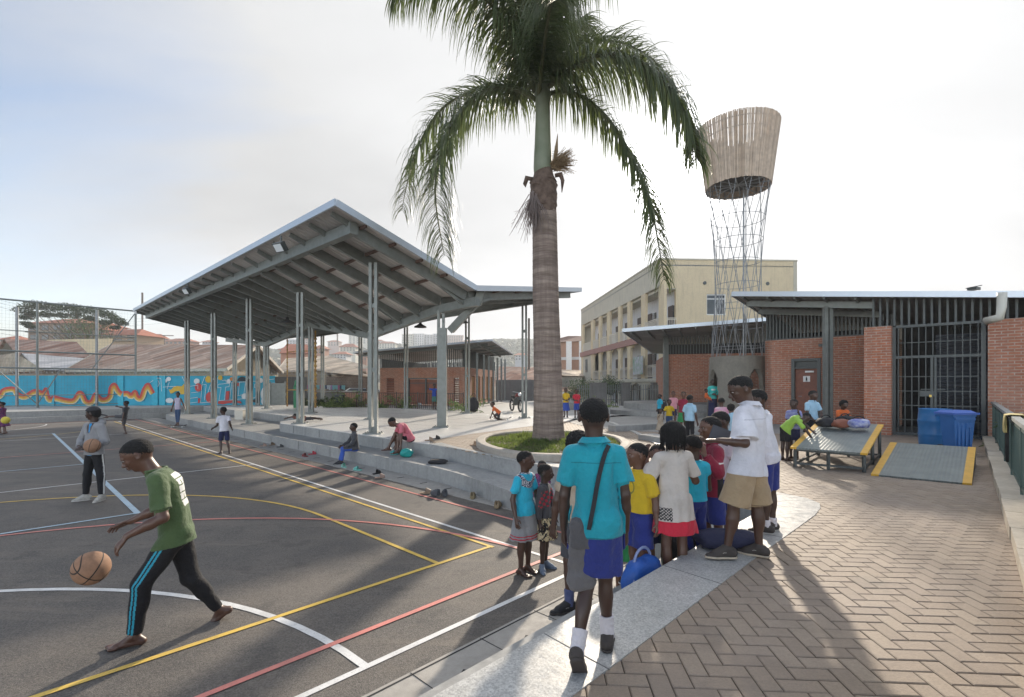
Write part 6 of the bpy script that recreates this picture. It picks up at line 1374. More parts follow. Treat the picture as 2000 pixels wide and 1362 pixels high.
bag('backpack', 'black bag at the left end of the row on the tall ramp', at(1613,835,9.5), (.34,.26,.19), .2, CB, 1); bag('handbag', 'brown bag in the middle of the row on the tall ramp', at(1643,836,9.4), (.40,.26,.17), .1, CBR, 2); bag('backpack', 'blue and white backpack at the right end of the row on the tall ramp', at(1677,837,9.25), (.36,.26,.18), -.1, CSTR, 3); bag('backpack', 'black rucksack lying on top behind the brown bag', at(1650,829,9.75), (.36,.2,.17), .3, CB, 4)
q = P(794, 893, .3); bag('plastic_bag', 'crumpled teal plastic bag beside the seated man in pink', q, (.30,.26,.20), 0, CTL, 5, False); q = P(855, 906, .3); bag('bag', 'black cloth bag lying on the lower step', q, (.42,.26,.10), 0, CB, 6, False)
q = P(1422, 1072, .606); bag('school_bag', 'navy school bag lying on the white ledge behind the boy in khaki shorts', (q.x, q.y+.0, .606), (.56,.24,.17), -.12, CNV, 7, False)
q = G(3.62, 2.0, .305); bag('backpack', 'bright blue backpack leaning against the ledge by the children', (q.x, q.y, .305), (.40,.22,.33), .75, CBL, 8, True, 'bag', mat('bag_accent', (.25,.3,.5), .6)); q = P(1318, 1105, .32); bag('backpack', 'black backpack lying on the ledge edge beside the blue one', (q.x+.02, q.y-.1, .40), (.28,.22,.27), .6, CB, 9)
q = P(925, 805, .6); bag('backpack', 'dark backpack on the floor by the thin post near the hall', (q.x, q.y, .6), (.5,.4,.75), 0, CB, 10)
def shoe(label, px, py, z, rz, col, kind='slipper', L_=.22, group='shoes left on the steps and drain'):
    c = P(px, py, z); c.z = z; t = thing('slipper' if kind == 'slipper' else 'shoe', label, 'shoe', c, group); ca, sa = math.cos(rz), math.sin(rz)
    def q(x, y, zz): return (c.x+x*ca-y*sa, c.y+x*sa+y*ca, c.z+zz)
    out = [(-.5,.0),(-.45,.14),(-.2,.17),(.1,.19),(.35,.2),(.48,.1),(.5,0),(.48,-.1),(.35,-.2),(.1,-.18),(-.2,-.16),(-.45,-.13)]; m = MB(); pts = [q(x*L_, y*L_, 0)[:2] for x, y in out]; m.prism(pts, c.z+.002, c.z+.024); m.build('sole', col, t)
    u_ = MB(); K = 10; rows = []
    rng = ((.02,.45) if kind == 'slipper' else (-.45,.48))
    for i in range(7):
        x = rng[0]+(rng[1]-rng[0])*i/6; wd = .185*(1-.25*max(0,(x-.2)/.3)**2); hh = (.085 if kind == 'slipper' else (.09 if x > .0 else .12))*(1-.55*max(0,(x-.1)/.4)); rows.append([q(x*L_, wd*L_*math.cos(math.pi*k/K), .02+hh*(L_/.22)*math.sin(math.pi*k/K)**.7*(0.35 if (kind != 'slipper' and x < -.0 and 3 < k < 7) else 1)) for k in range(K+1)])
    for i in range(6):
        for k in range(K): u_.face([rows[i][k], rows[i+1][k], rows[i+1][k+1], rows[i][k+1]])
    if kind == 'shoe': u_.face(rows[0][::-1])
    u_.build('upper', col, t)
F_ = lambda k, c: mat('shoe_'+k, c, .55)
for a in (('dark red slipper near the lower step, left of the seated boy',596,892,.012,2.6,F_('red',(.20,.03,.03))),('bright red slipper touching the dark red one',610,888,.012,.5,F_('brightred',(.42,.03,.05))),('pale mint slipper below the seated boy in blue trousers',672,913,.012,2.3,F_('mint',(.22,.50,.40))),('mint slipper with darker strap on the drain, right of the pale one',699,919,.012,2.9,F_('mint2',(.13,.42,.36))),('small black sandal on the drain',736,926,.012,1.0,F_('black',(.03,.03,.03))),('brown striped sandal just below the small black one',742,934,.012,.4,F_('tan',(.33,.22,.17))),('tan slipper left of the grey pair on the drain',831,964,.012,.3,F_('tan2',(.30,.21,.14))),
          ('left one of the dark grey shoe pair on the drain',850,968,.012,2.4,F_('grey',(.07,.075,.085)),'shoe'),('right one of the dark grey shoe pair on the drain',868,968,.012,1.9,F_('grey',(.1,.1,.1)),'shoe'),('olive brown shoe alone on the drain, right of the grey pair',924,973,.012,1.5,F_('olive',(.22,.17,.09)),'shoe'),('tan open shoe on the drain nearest the two girls',973,991,.012,1.3,F_('olive2',(.26,.19,.11)),'shoe'),('brown sandal at the point of the paver edge on the stage',838,861,.606,.2,F_('tan2',(.3,.2,.1))),('dark sandal right of the brown one at the point of the paver edge',852,858,.606,.6,F_('black',(.03,.03,.03))),('pale flip-flop beside the palm planter kerb',926,870,.606,.4,F_('flip',(.45,.30,.2))),
          ('small brown shoe at the far left on the drain',514,872,.012,.5,F_('tan',(.3,.2,.1))),('brown slipper right of the small brown shoe on the far drain',531,870,.012,1.2,F_('tan2',(.3,.2,.1))),('dark slipper last of the three on the far drain',547,874,.012,.2,F_('black',(.3,.2,.1)))): shoe(*a)
# bottle
q = P(695, 878, .3); t = thing('bottle', 'green plastic bottle beside the seated boy in blue trousers', 'bottle', (q.x,q.y,.3)); m = MB(); m.lathe([(.03,0),(.034,.01),(.034,.07),(.03,.09),(.034,.11),(.034,.16),(.014,.2),(.014,.22)], (q.x,q.y,.3), 12); m.build('bottle_body', mat('bottle_green', (.03,.30,.12), .15), t, smooth=True); m = MB(); m.lathe([(.016,.215),(.016,.24)], (q.x,q.y,.3), 8); m.build('cap', mat('shoe_mint2'), t)
# stool and balls
q = P(466, 820, .3); m = MB(); c = (q.x, q.y+.2, 0); m.box((q.x,q.y+.2,.52), (.40,.40,.44)); m.box((q.x,q.y+.2,.752), (.43,.43,.02)); tag(m.build('box_seat', mat('seat_cream', (.62,.58,.50), .7), loc=(q.x,q.y,.3)), 'cream cube seat on the lower step behind the running boy', 'seat')
def ball_mat(key, c, line, orient=(0,0,0), w=.035):
    m, N, L, b = new_mat(key); tc = N.new('ShaderNodeTexCoord'); mp = N.new('ShaderNodeMapping'); mp.inputs['Rotation'].default_value = orient; L.new(tc.outputs['Object'], mp.inputs[0]); sp = N.new('ShaderNodeSeparateXYZ'); L.new(mp.outputs[0], sp.inputs[0])
    def M_(op, a, b_=None):
        x = N.new('ShaderNodeMath'); x.operation = op
        for i, v in enumerate((a, b_)):
            if v is None: continue
            if isinstance(v, (int, float)): x.inputs[i].default_value = v
            else: L.new(v, x.inputs[i])
        return x.outputs[0]
    X, Y_, Z_ = (M_('ABSOLUTE', sp.outputs[i]) for i in range(3))
    c1 = M_('ABSOLUTE', M_('SUBTRACT', M_('SQRT', M_('ADD', M_('POWER', M_('SUBTRACT', X, .17), 2), M_('POWER', Z_, 2))), .085))
    mn = M_('MINIMUM', M_('MINIMUM', X, Z_), c1); mr = N.new('ShaderNodeMapRange'); mr.inputs[1].default_value = w*.09; mr.inputs[2].default_value = w*.16; L.new(mn, mr.inputs[0])
    n = noisen(N, L, tc.outputs['Object'], 14, 5, .65); vo = N.new('ShaderNodeTexVoronoi'); vo.inputs['Scale'].default_value = 230; L.new(tc.outputs['Object'], vo.inputs['Vector'])
    L.new(mixn(N, L, mr.outputs[0], line, mixn(N, L, n, c, tuple(x*.62 for x in c))), b.inputs['Base Color']); b.inputs['Roughness'].default_value = .75; L.new(bumpn(N, L, vo.outputs['Distance'], .5, .004), b.inputs['Normal']); return m
def ball(label, c, r, m_, name='basketball', cat='basketball', rot=(0,0,0)):
    m = MB(); m.ball((0,0,0), r, 40, 24); me = m.build(name, m_, smooth=True); me.location = c; me.rotation_euler = rot; tag(me, label, cat); return me
BM = ball_mat('basketball_tan', (.36,.20,.12), (.03,.022,.02)); ball('worn tan basketball in mid-air in front of the player in green', at(178,1110,3.72), .122, BM, rot=(.5,.6,.9))
q = P(819, 797, .6); ball('white football with dark patches on the far floor', (q.x,q.y,.76), .15, mat('football', (.6,.62,.62), .5, color2=(.1,.15,.15), nscale=12), 'football', 'football')
# ---------------------------------------------------------------- rope ladder frame, bin and post behind the stage
t = thing('climbing_frame', 'yellow rope and pole climbing frame hanging at the back of the pavilion floor', 'climbing frame', P(600,795)); m = MB(); a, b = at(561,790,28.6), at(616,795,27.2)
for p, r_ in ((a,.03),(b,.05)):
    m.tube([(p.x,p.y,.72),(p.x,p.y,5.0)], r_, 6)
    for k in range(16): m.ball((p.x,p.y,.8+k*.25), r_*1.8, 8, 5)
for z in (3.9, 1.7): m.tube([(a.x,a.y,z),(b.x,b.y,z)], .03, 6)
m.tube([((a.x*.4+b.x*.6),(a.y*.4+b.y*.6),.8),((a.x*.4+b.x*.6),(a.y*.4+b.y*.6),3.9)], .03, 6); m.build('ropes', mat('rope_yellow', (.50,.33,.08), .8, color2=(.28,.13,.06), nscale=6), t)
q = at(579, 795, 29.6); m = MB(); m.lathe([(.16,.6),(.17,.62),(.17,1.9),(.12,2.0),(.1,2.25)], (q.x,q.y,0), 12); tag(m.build('green_bollard', mat('post_green', (.02,.20,.09), .5), loc=(q.x,q.y,.6)), 'bright green upright cylinder behind the second front post', 'bollard')
q = at(664, 797, 31.0); m = MB(); m.box((q.x,q.y,.95), (.5,.45,.7)); m.box((q.x,q.y,1.33), (.55,.5,.06)); tag(m.build('litter_bin', mat('bin_dark', (.02,.03,.04), .5), loc=(q.x,q.y,.6)), 'small dark bin in the planting strip left of the young palm', 'bin')
# clothes line
t = thing('clothes_line', 'washing line full of small colourful clothes above the low wall', 'washing line', at(636,758,40)); m = MB(); a, b = at(596,752,40), at(674,753,40); m.tube([a, (a+b)/2-Vector((0,0,.05)), b], .012, 4); m.build('line', M_DARK, t); rr = random.Random(3)
for k in range(22):
    q = a+(b-a)*(k+.5)/22; c = rr.choice([(.5,.5,.5),(.05,.06,.12),(.4,.12,.2),(.1,.25,.35),(.35,.2,.4),(.03,.03,.03),(.5,.3,.2),(.2,.4,.4)]); m = MB(); h = rr.uniform(.28,.42); m.box((q.x,q.y,q.z-h/2), (.12,.03,h)); m.box((q.x,q.y,q.z-.08), (.17,.025,.12)); m.build('garment', mat('garment_%d' % (int(sum(c)*100)), c, .9), t)
# motorcycle
def motorcycle():
    g = P(1008, 803, .6); c = Vector((g.x, g.y, .59)); t = thing('motorcycle', 'black motorcycle parked beside the yard wall left of the palm trunk', 'motorcycle', c); d = Vector((.35,-.93,0)).normalized()
    def q(a, z, s=0): return c+d*a+Vector((-d.y, d.x, 0))*s+Vector((0,0,z))
    for a in (-.62,.62):
        w = MB(); w.tube([q(a+.29*math.cos(k*math.pi/10), .31+.29*math.sin(k*math.pi/10)) for k in range(21)], .045, 6, cap=False)
        wo = w.build('wheel', M_DARK, t); s = MB()
        for k in range(6): s.tube([q(a,.31), q(a+.27*math.cos(k*math.pi/3), .31+.27*math.sin(k*math.pi/3))], .008, 4)
        s.build('spokes', M_GALV, wo)
    m = MB(); m.tube([q(-.1,.4), q(.15,.62), q(.35,.72)], [.14,.16,.12], 8); m.tube([q(-.62,.31), q(-.1,.42)], .03, 6); m.tube([q(.62,.31), q(.42,.95)], .03, 6); m.build('frame', M_GREYD, t)
    m = MB(); m.tube([q(-.65,.78), q(-.2,.76), q(.05,.74)], [.06,.1,.07], 8); m.build('seat', M_DARK, t); m = MB(); m.tube([q(.05,.8), q(.3,.86)], [.1,.13], 8); m.build('fuel_tank', mat('tank_red', (.2,.02,.02), .3), t)
    m = MB(); m.tube([q(.35,1.05,-.33), q(.42,.98), q(.35,1.05,.33)], .018, 6); m.build('handlebar', M_GALV, t); m = MB(); m.ball(q(.52,.9), .09, 10, 8); m.build('headlight', mat('lens_glass'), t); m = MB(); m.tube([q(.0,.4,.2), q(-.1,.02,.28)], .015, 5); m.build('kick_stand', M_GALV, t)
motorcycle()
def car(label, p, rz, col):
    p = Vector(p); t = thing('parked_car', label, 'car', p, 'cars parked behind the low wall'); ca, sa = math.cos(rz), math.sin(rz)
    def prism(prof, w, nm, m_, top=1.0):
        m = MB(); n = len(prof); L_ = [Vector((p.x+x*ca-w/2*-sa*-1*0, p.y, 0)) for x, z in prof]
        def q(x, y, z): return (p.x+x*ca-y*sa, p.y+x*sa+y*ca, p.z+z)
        A = [q(x, -w/2*(top if z > .95 else 1), z) for x, z in prof]; B = [q(x, w/2*(top if z > .95 else 1), z) for x, z in prof]; m.face(A); m.face(B[::-1])
        for i in range(n): j = (i+1) % n; m.face([A[j], A[i], B[i], B[j]])
        return m.build(nm, m_, t)
    prism([(-2.1,.3),(2.1,.3),(2.15,.65),(1.2,.9),(.6,1.4),(-1.0,1.42),(-1.7,.98),(-2.15,.9)], 1.7, 'body', col, .85); prism([(1.05,.93),(.55,1.36),(-.95,1.38),(-1.5,1.0)], 1.72, 'windows', M_GLASS, .86)
    for x in (-1.3, 1.3):
        for y in (-.8, .8): m = MB(); c = (p.x+x*ca-y*sa, p.y+x*sa+y*ca, p.z+.3); m.tube([(c[0]+.1*sa, c[1]-.1*ca, c[2]), (c[0]-.1*sa, c[1]+.1*ca, c[2])], .31, 14); m.build('wheel', M_DARK, t)
q = at(708, 770, 40); car('silver car roof seen over the low wall left of the brick hall', (q.x,q.y,.3), .3, mat('car_silver', (.5,.51,.52), .3, .4)); q = at(722, 768, 46); car('white car parked beyond the silver one', (q.x,q.y,.3), .3, mat('car_white', (.65,.65,.65), .3)); q = at(1098, 785, 38); car('white vehicle half hidden behind the palm trunk', (q.x,q.y,0), 1.2, mat('car_white'))
# ---------------------------------------------------------------- figures: smooth implicit surfaces turned into meshes
class Vol:
    def __init__(s, lo, hi, h):
        s.h = h; s.lo = np.array(lo, float); s.n = np.maximum(4, np.ceil((np.array(hi)-s.lo)/h).astype(int)+1); s.d = np.full(s.n, .2, np.float32)
        s.ax = [s.lo[i]+h*np.arange(s.n[i]) for i in range(3)]
    def _loc(s, lo, hi):
        a = np.clip(np.floor((np.array(lo)-s.lo)/s.h).astype(int), 0, s.n); b = np.clip(np.ceil((np.array(hi)-s.lo)/s.h).astype(int)+1, 0, s.n)
        if np.any(b-a < 1): return None
        sl = tuple(slice(a[i], b[i]) for i in range(3)); X = s.ax[0][sl[0]][:, None, None]; Y = s.ax[1][sl[1]][None, :, None]; Z = s.ax[2][sl[2]][None, None, :]
        return sl, X, Y, Z
    def cone(s, a, b, ra, rb, k=.02, sq=None, f=1.0, flat=False, flat0=False, sub=False):
        """rounded cone a->b; sq: unit vector along which it is f times thinner; flat: cut square at b"""
        a, b = np.array(a, float), np.array(b, float); m = max(ra, rb)+k+2*s.h; q = s._loc(np.minimum(a, b)-m, np.maximum(a, b)+m)
        if q is None: return s
        sl, X, Y, Z = q; e = b-a; L2 = max(1e-9, float(e@e)); px, py, pz = X-a[0], Y-a[1], Z-a[2]; t0 = (px*e[0]+py*e[1]+pz*e[2])/L2; t = np.clip(t0, 0, 1)
        dx, dy, dz = px-t*e[0], py-t*e[1], pz-t*e[2]; d2 = dx*dx+dy*dy+dz*dz
        if sq is not None: w = dx*sq[0]+dy*sq[1]+dz*sq[2]; d2 = d2+(f*f-1)*w*w
        r = ra+(rb-ra)*t; d = np.sqrt(d2)-r
        if sq is not None: d = d/(1+(f-1)*.5)
        L_ = math.sqrt(L2)
        if flat: d = np.maximum(d, (t0-1)*L_)
        if flat0: d = np.maximum(d, -t0*L_)
        s._mix(sl, d, k, sub); return s
    def ell(s, c, ax, r, k=.02, sub=False):
        """ellipsoid: ax = three unit vectors, r = three radii"""
        c = np.array(c, float); m = max(r)+k+2*s.h; q = s._loc(c-m, c+m)
        if q is None: return s
        sl, X, Y, Z = q; p = (X-c[0], Y-c[1], Z-c[2]); A = [(p[0]*ax[i][0]+p[1]*ax[i][1]+p[2]*ax[i][2])/r[i] for i in range(3)]; l = np.sqrt(A[0]**2+A[1]**2+A[2]**2)
        g = np.sqrt((A[0]/r[0])**2+(A[1]/r[1])**2+(A[2]/r[2])**2)+1e-6; s._mix(sl, l*(l-1)/g, k, sub); return s
    def _mix(s, sl, d, k, sub=False):
        o = s.d[sl]
        if sub: d = -d; h = np.clip(.5-.5*(o-d)/k, 0, 1); s.d[sl] = (o*(1-h)+d*h+k*h*(1-h)).astype(np.float32); return
        h = np.clip(.5+.5*(o-d)/k, 0, 1); s.d[sl] = (o*(1-h)+d*h-k*h*(1-h)).astype(np.float32)
    def ragged(s, c, n, amp):
        r = np.random.default_rng(1); X, Y, Z = s.ax[0][:, None, None], s.ax[1][None, :, None], s.ax[2][None, None, :]; s.d = np.maximum(s.d, ((X-c[0])*n[0]+(Y-c[1])*n[1]+(Z-c[2])*n[2]+r.normal(size=s.d.shape)*amp).astype(np.float32)); return s
    def plane(s, c, n):      # keep the side away from n
        X, Y, Z = s.ax[0][:, None, None], s.ax[1][None, :, None], s.ax[2][None, None, :]; s.d = np.maximum(s.d, ((X-c[0])*n[0]+(Y-c[1])*n[1]+(Z-c[2])*n[2]).astype(np.float32)); return s
    def folds(s, amp, wl, seed, az=.35):
        r = np.random.default_rng(seed); X, Y, Z = s.ax[0][:, None, None], s.ax[1][None, :, None], s.ax[2][None, None, :]; acc = 0
        for i in range(5):
            v = r.normal(size=3); v[2] *= az; v = v/np.linalg.norm(v)*2*math.pi/(wl*r.uniform(.6, 1.5)); w = r.normal(size=3)*6; acc = acc+np.sin(X*v[0]+Y*v[1]+Z*v[2]+1.4*np.sin(X*w[0]+Y*w[1]+Z*w[2]+i)+r.uniform(0, 6))
        s.d = s.d+(amp*acc/2.2).astype(np.float32); return s
    def mesh(s, name, mats, off, fmatfn=None):
        D = s.d; S = D < 0; n = D.shape; c = np.zeros((n[0]-1, n[1]-1, n[2]-1), np.int8)
        cs = [(i, j, k) for i in (0, 1) for j in (0, 1) for k in (0, 1)]
        for i, j, k in cs: c += S[i:n[0]-1+i, j:n[1]-1+j, k:n[2]-1+k]
        ix = np.nonzero((c > 0) & (c < 8)); m = len(ix[0]); idx = np.full(c.shape, -1, np.int32); idx[ix] = np.arange(m)
        P_ = np.zeros((m, 3)); cnt = np.zeros(m)
        for a in cs:
            for q in range(3):
                if a[q]: continue
                b = list(a); b[q] = 1; da = D[ix[0]+a[0], ix[1]+a[1], ix[2]+a[2]]; db = D[ix[0]+b[0], ix[1]+b[1], ix[2]+b[2]]; x = (da < 0) != (db < 0); t = np.where(x, da/(da-db+1e-12), 0)
                for w in range(3): P_[:, w] += np.where(x, a[w]+(t if w == q else 0), 0)
                cnt += x
        P_ = P_/cnt[:, None]+np.stack(ix, 1); V = s.lo+P_*s.h; F = []
        for q in range(3):
            o1, o2 = [(1, 2), (2, 0), (0, 1)][q]; A = [slice(0, x) for x in n]; B = [slice(0, x) for x in n]
            A[q] = slice(0, n[q]-1); B[q] = slice(1, n[q]); ch = S[tuple(A)] != S[tuple(B)]; pos = np.stack(np.nonzero(ch), 1)
            pos = pos[(pos[:, o1] > 0) & (pos[:, o2] > 0) & (pos[:, o1] < n[o1]-1) & (pos[:, o2] < n[o2]-1)]
            if not len(pos): continue
            def id_(d1, d2): p = pos.copy(); p[:, o1] -= d1; p[:, o2] -= d2; return idx[p[:, 0], p[:, 1], p[:, 2]]
            f = np.stack([id_(1, 1), id_(0, 1), id_(0, 0), id_(1, 0)], 1); ins = S[pos[:, 0], pos[:, 1], pos[:, 2]]; f[~ins] = f[~ins][:, ::-1]; F.append(f)
        F = np.concatenate(F); me = mkmesh(name, V, F, mats, None, True, uv=False, off=off)
        o = bpy.data.objects.new(name, me); COL.objects.link(o); return o
def skin_mat(key, c):
    if key in _M: return _M[key]
    m, N, L, b = new_mat(key); g = N.new('ShaderNodeNewGeometry'); n = noisen(N, L, g.outputs['Position'], 7, 4); L.new(mixn(N, L, n, c, tuple(x*1.3 for x in c)), b.inputs['Base Color']); b.inputs['Roughness'].default_value = .42; b.inputs['Specular IOR Level'].default_value = .5; b.inputs['Coat Weight'].default_value = .12; b.inputs['Coat Roughness'].default_value = .3
    n2 = noisen(N, L, g.outputs['Position'], 220, 3); L.new(bumpn(N, L, n2, .12, .002), b.inputs['Normal']); return m
SK = [skin_mat('skin_a', (.090,.043,.028)), skin_mat('skin_b', (.062,.031,.021)), skin_mat('skin_c', (.118,.057,.036)), skin_mat('skin_d', (.048,.025,.018))]
def cloth(key, c=None, c2=None, rough=.85):
    if key in _M: return _M[key]
    m, N, L, b = new_mat(key); g = N.new('ShaderNodeNewGeometry'); pos = g.outputs['Position']; n = noisen(N, L, pos, 5, 5, .6); L.new(mixn(N, L, n, tuple(x*.88 for x in c), tuple(min(1, x*1.12) for x in c)) if c2 is None else mixn(N, L, n, c, c2), b.inputs['Base Color']); b.inputs['Roughness'].default_value = rough; b.inputs['Sheen Weight'].default_value = .15 if sum(c) > .15 else 0
    n2 = noisen(N, L, pos, 16, 4, .6); n3 = noisen(N, L, pos, 500, 2); bp = N.new('ShaderNodeBump'); bp.inputs['Strength'].default_value = .4; bp.inputs['Distance'].default_value = .02; L.new(n2, bp.inputs['Height'])
    b2 = N.new('ShaderNodeBump'); b2.inputs['Strength'].default_value = .2; b2.inputs['Distance'].default_value = .001; L.new(n3, b2.inputs['Height']); L.new(bp.outputs[0], b2.inputs['Normal']); L.new(b2.outputs[0], b.inputs['Normal']); return m
def pattern(key, cols, scale, kind='voronoi'):
    if key in _M: return _M[key]
    m, N, L, b = new_mat(key); tc = N.new('ShaderNodeTexCoord')
    if kind == 'stripe':
        w = N.new('ShaderNodeTexWave'); w.bands_direction = 'Z'; w.inputs['Scale'].default_value = scale; w.inputs['Distortion'].default_value = .6; L.new(tc.outputs['Object'], w.inputs['Vector']); f = w.outputs['Fac']
    else:
        w = N.new('ShaderNodeTexNoise'); w.inputs['Scale'].default_value = scale; w.inputs['Detail'].default_value = 1; w.inputs['Distortion'].default_value = 1.5; L.new(tc.outputs['Object'], w.inputs['Vector']); f = w.outputs[0]
    r = N.new('ShaderNodeValToRGB'); r.color_ramp.interpolation = 'CONSTANT'; r.color_ramp.elements[0].color = (*cols[0], 1); r.color_ramp.elements[1].color = (*cols[1], 1); r.color_ramp.elements[1].position = .5
    for i, c in enumerate(cols[2:]): e = r.color_ramp.elements.new(.57+.06*i); e.color = (*c, 1)
    L.new(f, r.inputs[0]); L.new(r.outputs[0], b.inputs['Base Color']); b.inputs['Roughness'].default_value = .85; return m
HAIRM = mat('hair_black', (.010,.009,.009), .9, noise=.3, nscale=60, bump=.8, bscale=140)
EYEW, EYEB = mat('eye_white', (.34,.30,.27), .35), mat('eye_dark', (.01,.006,.005), .15)
def nv(v): v = np.array(v, float); return v/np.linalg.norm(v)
def person(label, pos, H=1.3, yaw=0.0, q=.155, skin=0, pose=None, wear=None, h=None, seat=None, name='person', girth=1.0, group=None, cat='person', hair='short', world=True, baby=False):
    """pos: ground point (x, y, z). yaw: heading of the body in degrees, 0 = away from the camera, 90 = right, 180 = towards it.
    Limb directions: world=True -> (x right, y away, z up); otherwise (outward, forward, up) in the body's own frame."""
    pose = pose or {}; wear = wear or {}
    y = R(yaw); F = np.array([math.sin(y), math.cos(y), 0]); Rt = np.array([math.cos(y), -math.sin(y), 0]); U = np.array([0, 0, 1.0])
    if 'shl' in pose: Rt = nv(pose['shl'])
    def D(v, side=1):
        v = np.array(v, float)
        return nv(v) if world and 'local' not in pose else nv(Rt*v[0]*side+F*v[1]+U*v[2])
    g = girth; HL = q*H
    lean = D(pose.get('lean', (0, 0, 1))) if 'lean' in pose else U; up_n = D(pose['neck']) if 'neck' in pose else nv(lean+U*.4+F*.12)
    Lt, Ll, La, Lf = .250*H, .243*H, .168*H, .146*H
    torso = H*(1-q)-.045*H-(Lt*.97+Ll+.045*H); torso = max(torso, .24*H)
    hip = np.zeros(3); ch = hip+lean*torso*.62; lean2 = nv(lean+(D(pose['lean2']) if 'lean2' in pose else lean)); sh = hip+lean*torso*.5+lean2*torso*.5; nb = sh+lean2*.035*H; Rs = nv(Rt-lean2*(Rt@lean2)); Ff = nv(np.cross(U if abs(U@Rt)<.9 else lean, Rt)); Fc = nv(np.cross(lean, Rs))
    hd0 = nb+up_n*.04*H; fy, fp = pose.get('head', (0, 0)); hy = R(yaw+fy); hF = nv(np.array([math.sin(hy)*math.cos(R(fp)), math.cos(hy)*math.cos(R(fp)), math.sin(R(fp))])); hR = nv(np.cross(hF, U)); hU = nv(np.cross(hR, hF)); hc = hd0+hU*HL*.44+hF*HL*.06
    sw, hw = .098*H*g**.5, .041*H*g**.5; J = {}
    for s, k in ((-1, 'l'), (1, 'r')):
        a = sh+Rs*sw*s-lean2*.01*H; ua = D(pose.get('ua_'+k, (0.12, 0, -1) if 'local' in pose or not world else tuple(Rt*s*.14-U)), s); fa = D(pose.get('fa_'+k, (0.03, .15, -1) if 'local' in pose or not world else tuple(Rt*s*.02-U+F*.18)), s); e = a+ua*La; w = e+fa*Lf
        hd = D(pose['hd_'+k], s) if 'hd_'+k in pose else fa; J['sh'+k], J['el'+k], J['wr'+k], J['hd'+k] = a, e, w, hd
        p = hip+Rt*hw*s-lean*.0*H; th = D(pose.get('th_'+k, (.06, .02, -1) if 'local' in pose or not world else tuple(Rt*s*.05-U+F*.02)), s); sn = D(pose.get('sn_'+k, (0, -.04, -1) if 'local' in pose or not world else tuple(-U-F*.04)), s); kn = p+th*Lt; an = kn+sn*Ll
        ft = D(pose['ft_'+k], s) if 'ft_'+k in pose else nv(F+Rt*s*.25); J['hp'+k], J['kn'+k], J['an'+k], J['ft'+k] = p, kn, an, ft
    # put the figure on its support
    low = min(J['anl'][2], J['anr'][2])-(.0485 if wear.get('shoes') else .045)*H; pos = np.array(pos, float)
    if 'keep_z' in pose: shift = pos+np.array([0, 0, pose['keep_z']])-hip
    else:
        shift = np.array([0, 0, -low])+pos
        an = pose.get('anchor')
        if an == 'mid': m_ = (J['anl']+J['anr'])/2; shift[:2] -= m_[:2]
        elif an: shift[:2] -= J[an][:2]
    if seat is not None: shift[2] = seat+.06*H*g-hip[2]
    for k in J:
        if k[:2] in ('sh','el','wr','hp','kn','an'): J[k] = J[k]+shift
    hip, ch, sh, nb, hc, hd0 = (v+shift for v in (hip, ch, sh, nb, hc, hd0))
    pts = np.array([hip, ch, nb, hc+hU*HL*.6, hc-hF*HL*.6, hc+hF*HL*.6, hc+hR*HL*.5, hc-hR*HL*.5]+[J[a+b] for a in ('sh','el','kn','an','hp','wr') for b in 'lr']+[J['wr'+b]+J['hd'+b]*.12*H for b in 'lr']+[J['an'+b]+J['ft'+b]*.14*H for b in 'lr']+[J['an'+b]-U*.05*H for b in 'lr'])
    lo, hi = pts.min(0)-.11*H-.02, pts.max(0)+.11*H+.02
    if h is None: h = .010
    off = Vector(pos); V = Vol(lo, hi, h); kk = .02*H
    # --- torso and limbs
    V.cone(hip, hip+lean*torso*.35, .074*H*g, .067*H*g, kk, Ff, 1.35); V.cone(hip+lean*torso*.3, ch+lean*torso*.12, .066*H*g, .082*H*g, kk, Fc, 1.5)
    V.cone(J['shl']-Rs*-.03*H, J['shr']-Rs*.03*H, .040*H*g**.5, .040*H*g**.5, kk*1.5); V.cone(sh-lean2*.02*H, hd0+hU*HL*.15, .037*H*g**.4, .033*H*g**.4, kk)
    V.cone(hip-Rt*hw*.75-Fc*.012*H, hip+Rt*hw*.75-Fc*.012*H, .054*H*g, .054*H*g, kk)
    for k in 'lr':
        s = 1 if k == 'r' else -1; a, e, w = J['sh'+k], J['el'+k], J['wr'+k]
        V.cone(a, a+(e-a)*.45, .034*H*g, .029*H*g, kk); V.cone(a+(e-a)*.4, e, .029*H*g, .0225*H*g**.5, kk*.6); V.cone(e, e+(w-e)*.4, .0235*H*g**.5, .0235*H*g**.5, kk*.5); V.cone(e+(w-e)*.35, w, .023*H*g**.5, .0145*H, kk*.5)
        p, kn, an, ft = J['hp'+k], J['kn'+k], J['an'+k], J['ft'+k]
        V.cone(p, p+(kn-p)*.5, .051*H*g, .043*H*g, kk); V.cone(p+(kn-p)*.45, kn, .043*H*g, .031*H*g**.5, kk*.7); sd = nv(an-kn); bk = nv(-ft-sd*((-ft)@sd)+1e-6)
        V.cone(kn, kn+(an-kn)*.3, .031*H*g**.5, .029*H*g**.5, kk*.5); V.ell(kn+(an-kn)*.32+bk*.010*H, [sd, bk, np.cross(sd, bk)], [.08*H, .030*H*g**.5, .030*H*g**.5], kk*.6); V.cone(kn+(an-kn)*.3, an, .028*H*g**.5, .0185*H, kk*.5)
        # foot: direction ft, sole under the ankle
        sU = U if 'tip_'+k not in pose else D(pose['tip_'+k]); fF = nv(ft-sU*(ft@sU)) if 'tip_'+k not in pose else nv(ft); sU = nv(sU-fF*(sU@fF)); fR = np.cross(fF, sU); heel, ball, toe = an-sU*.026*H-fF*.028*H, an-sU*.033*H+fF*.062*H, an-sU*.035*H+fF*.098*H
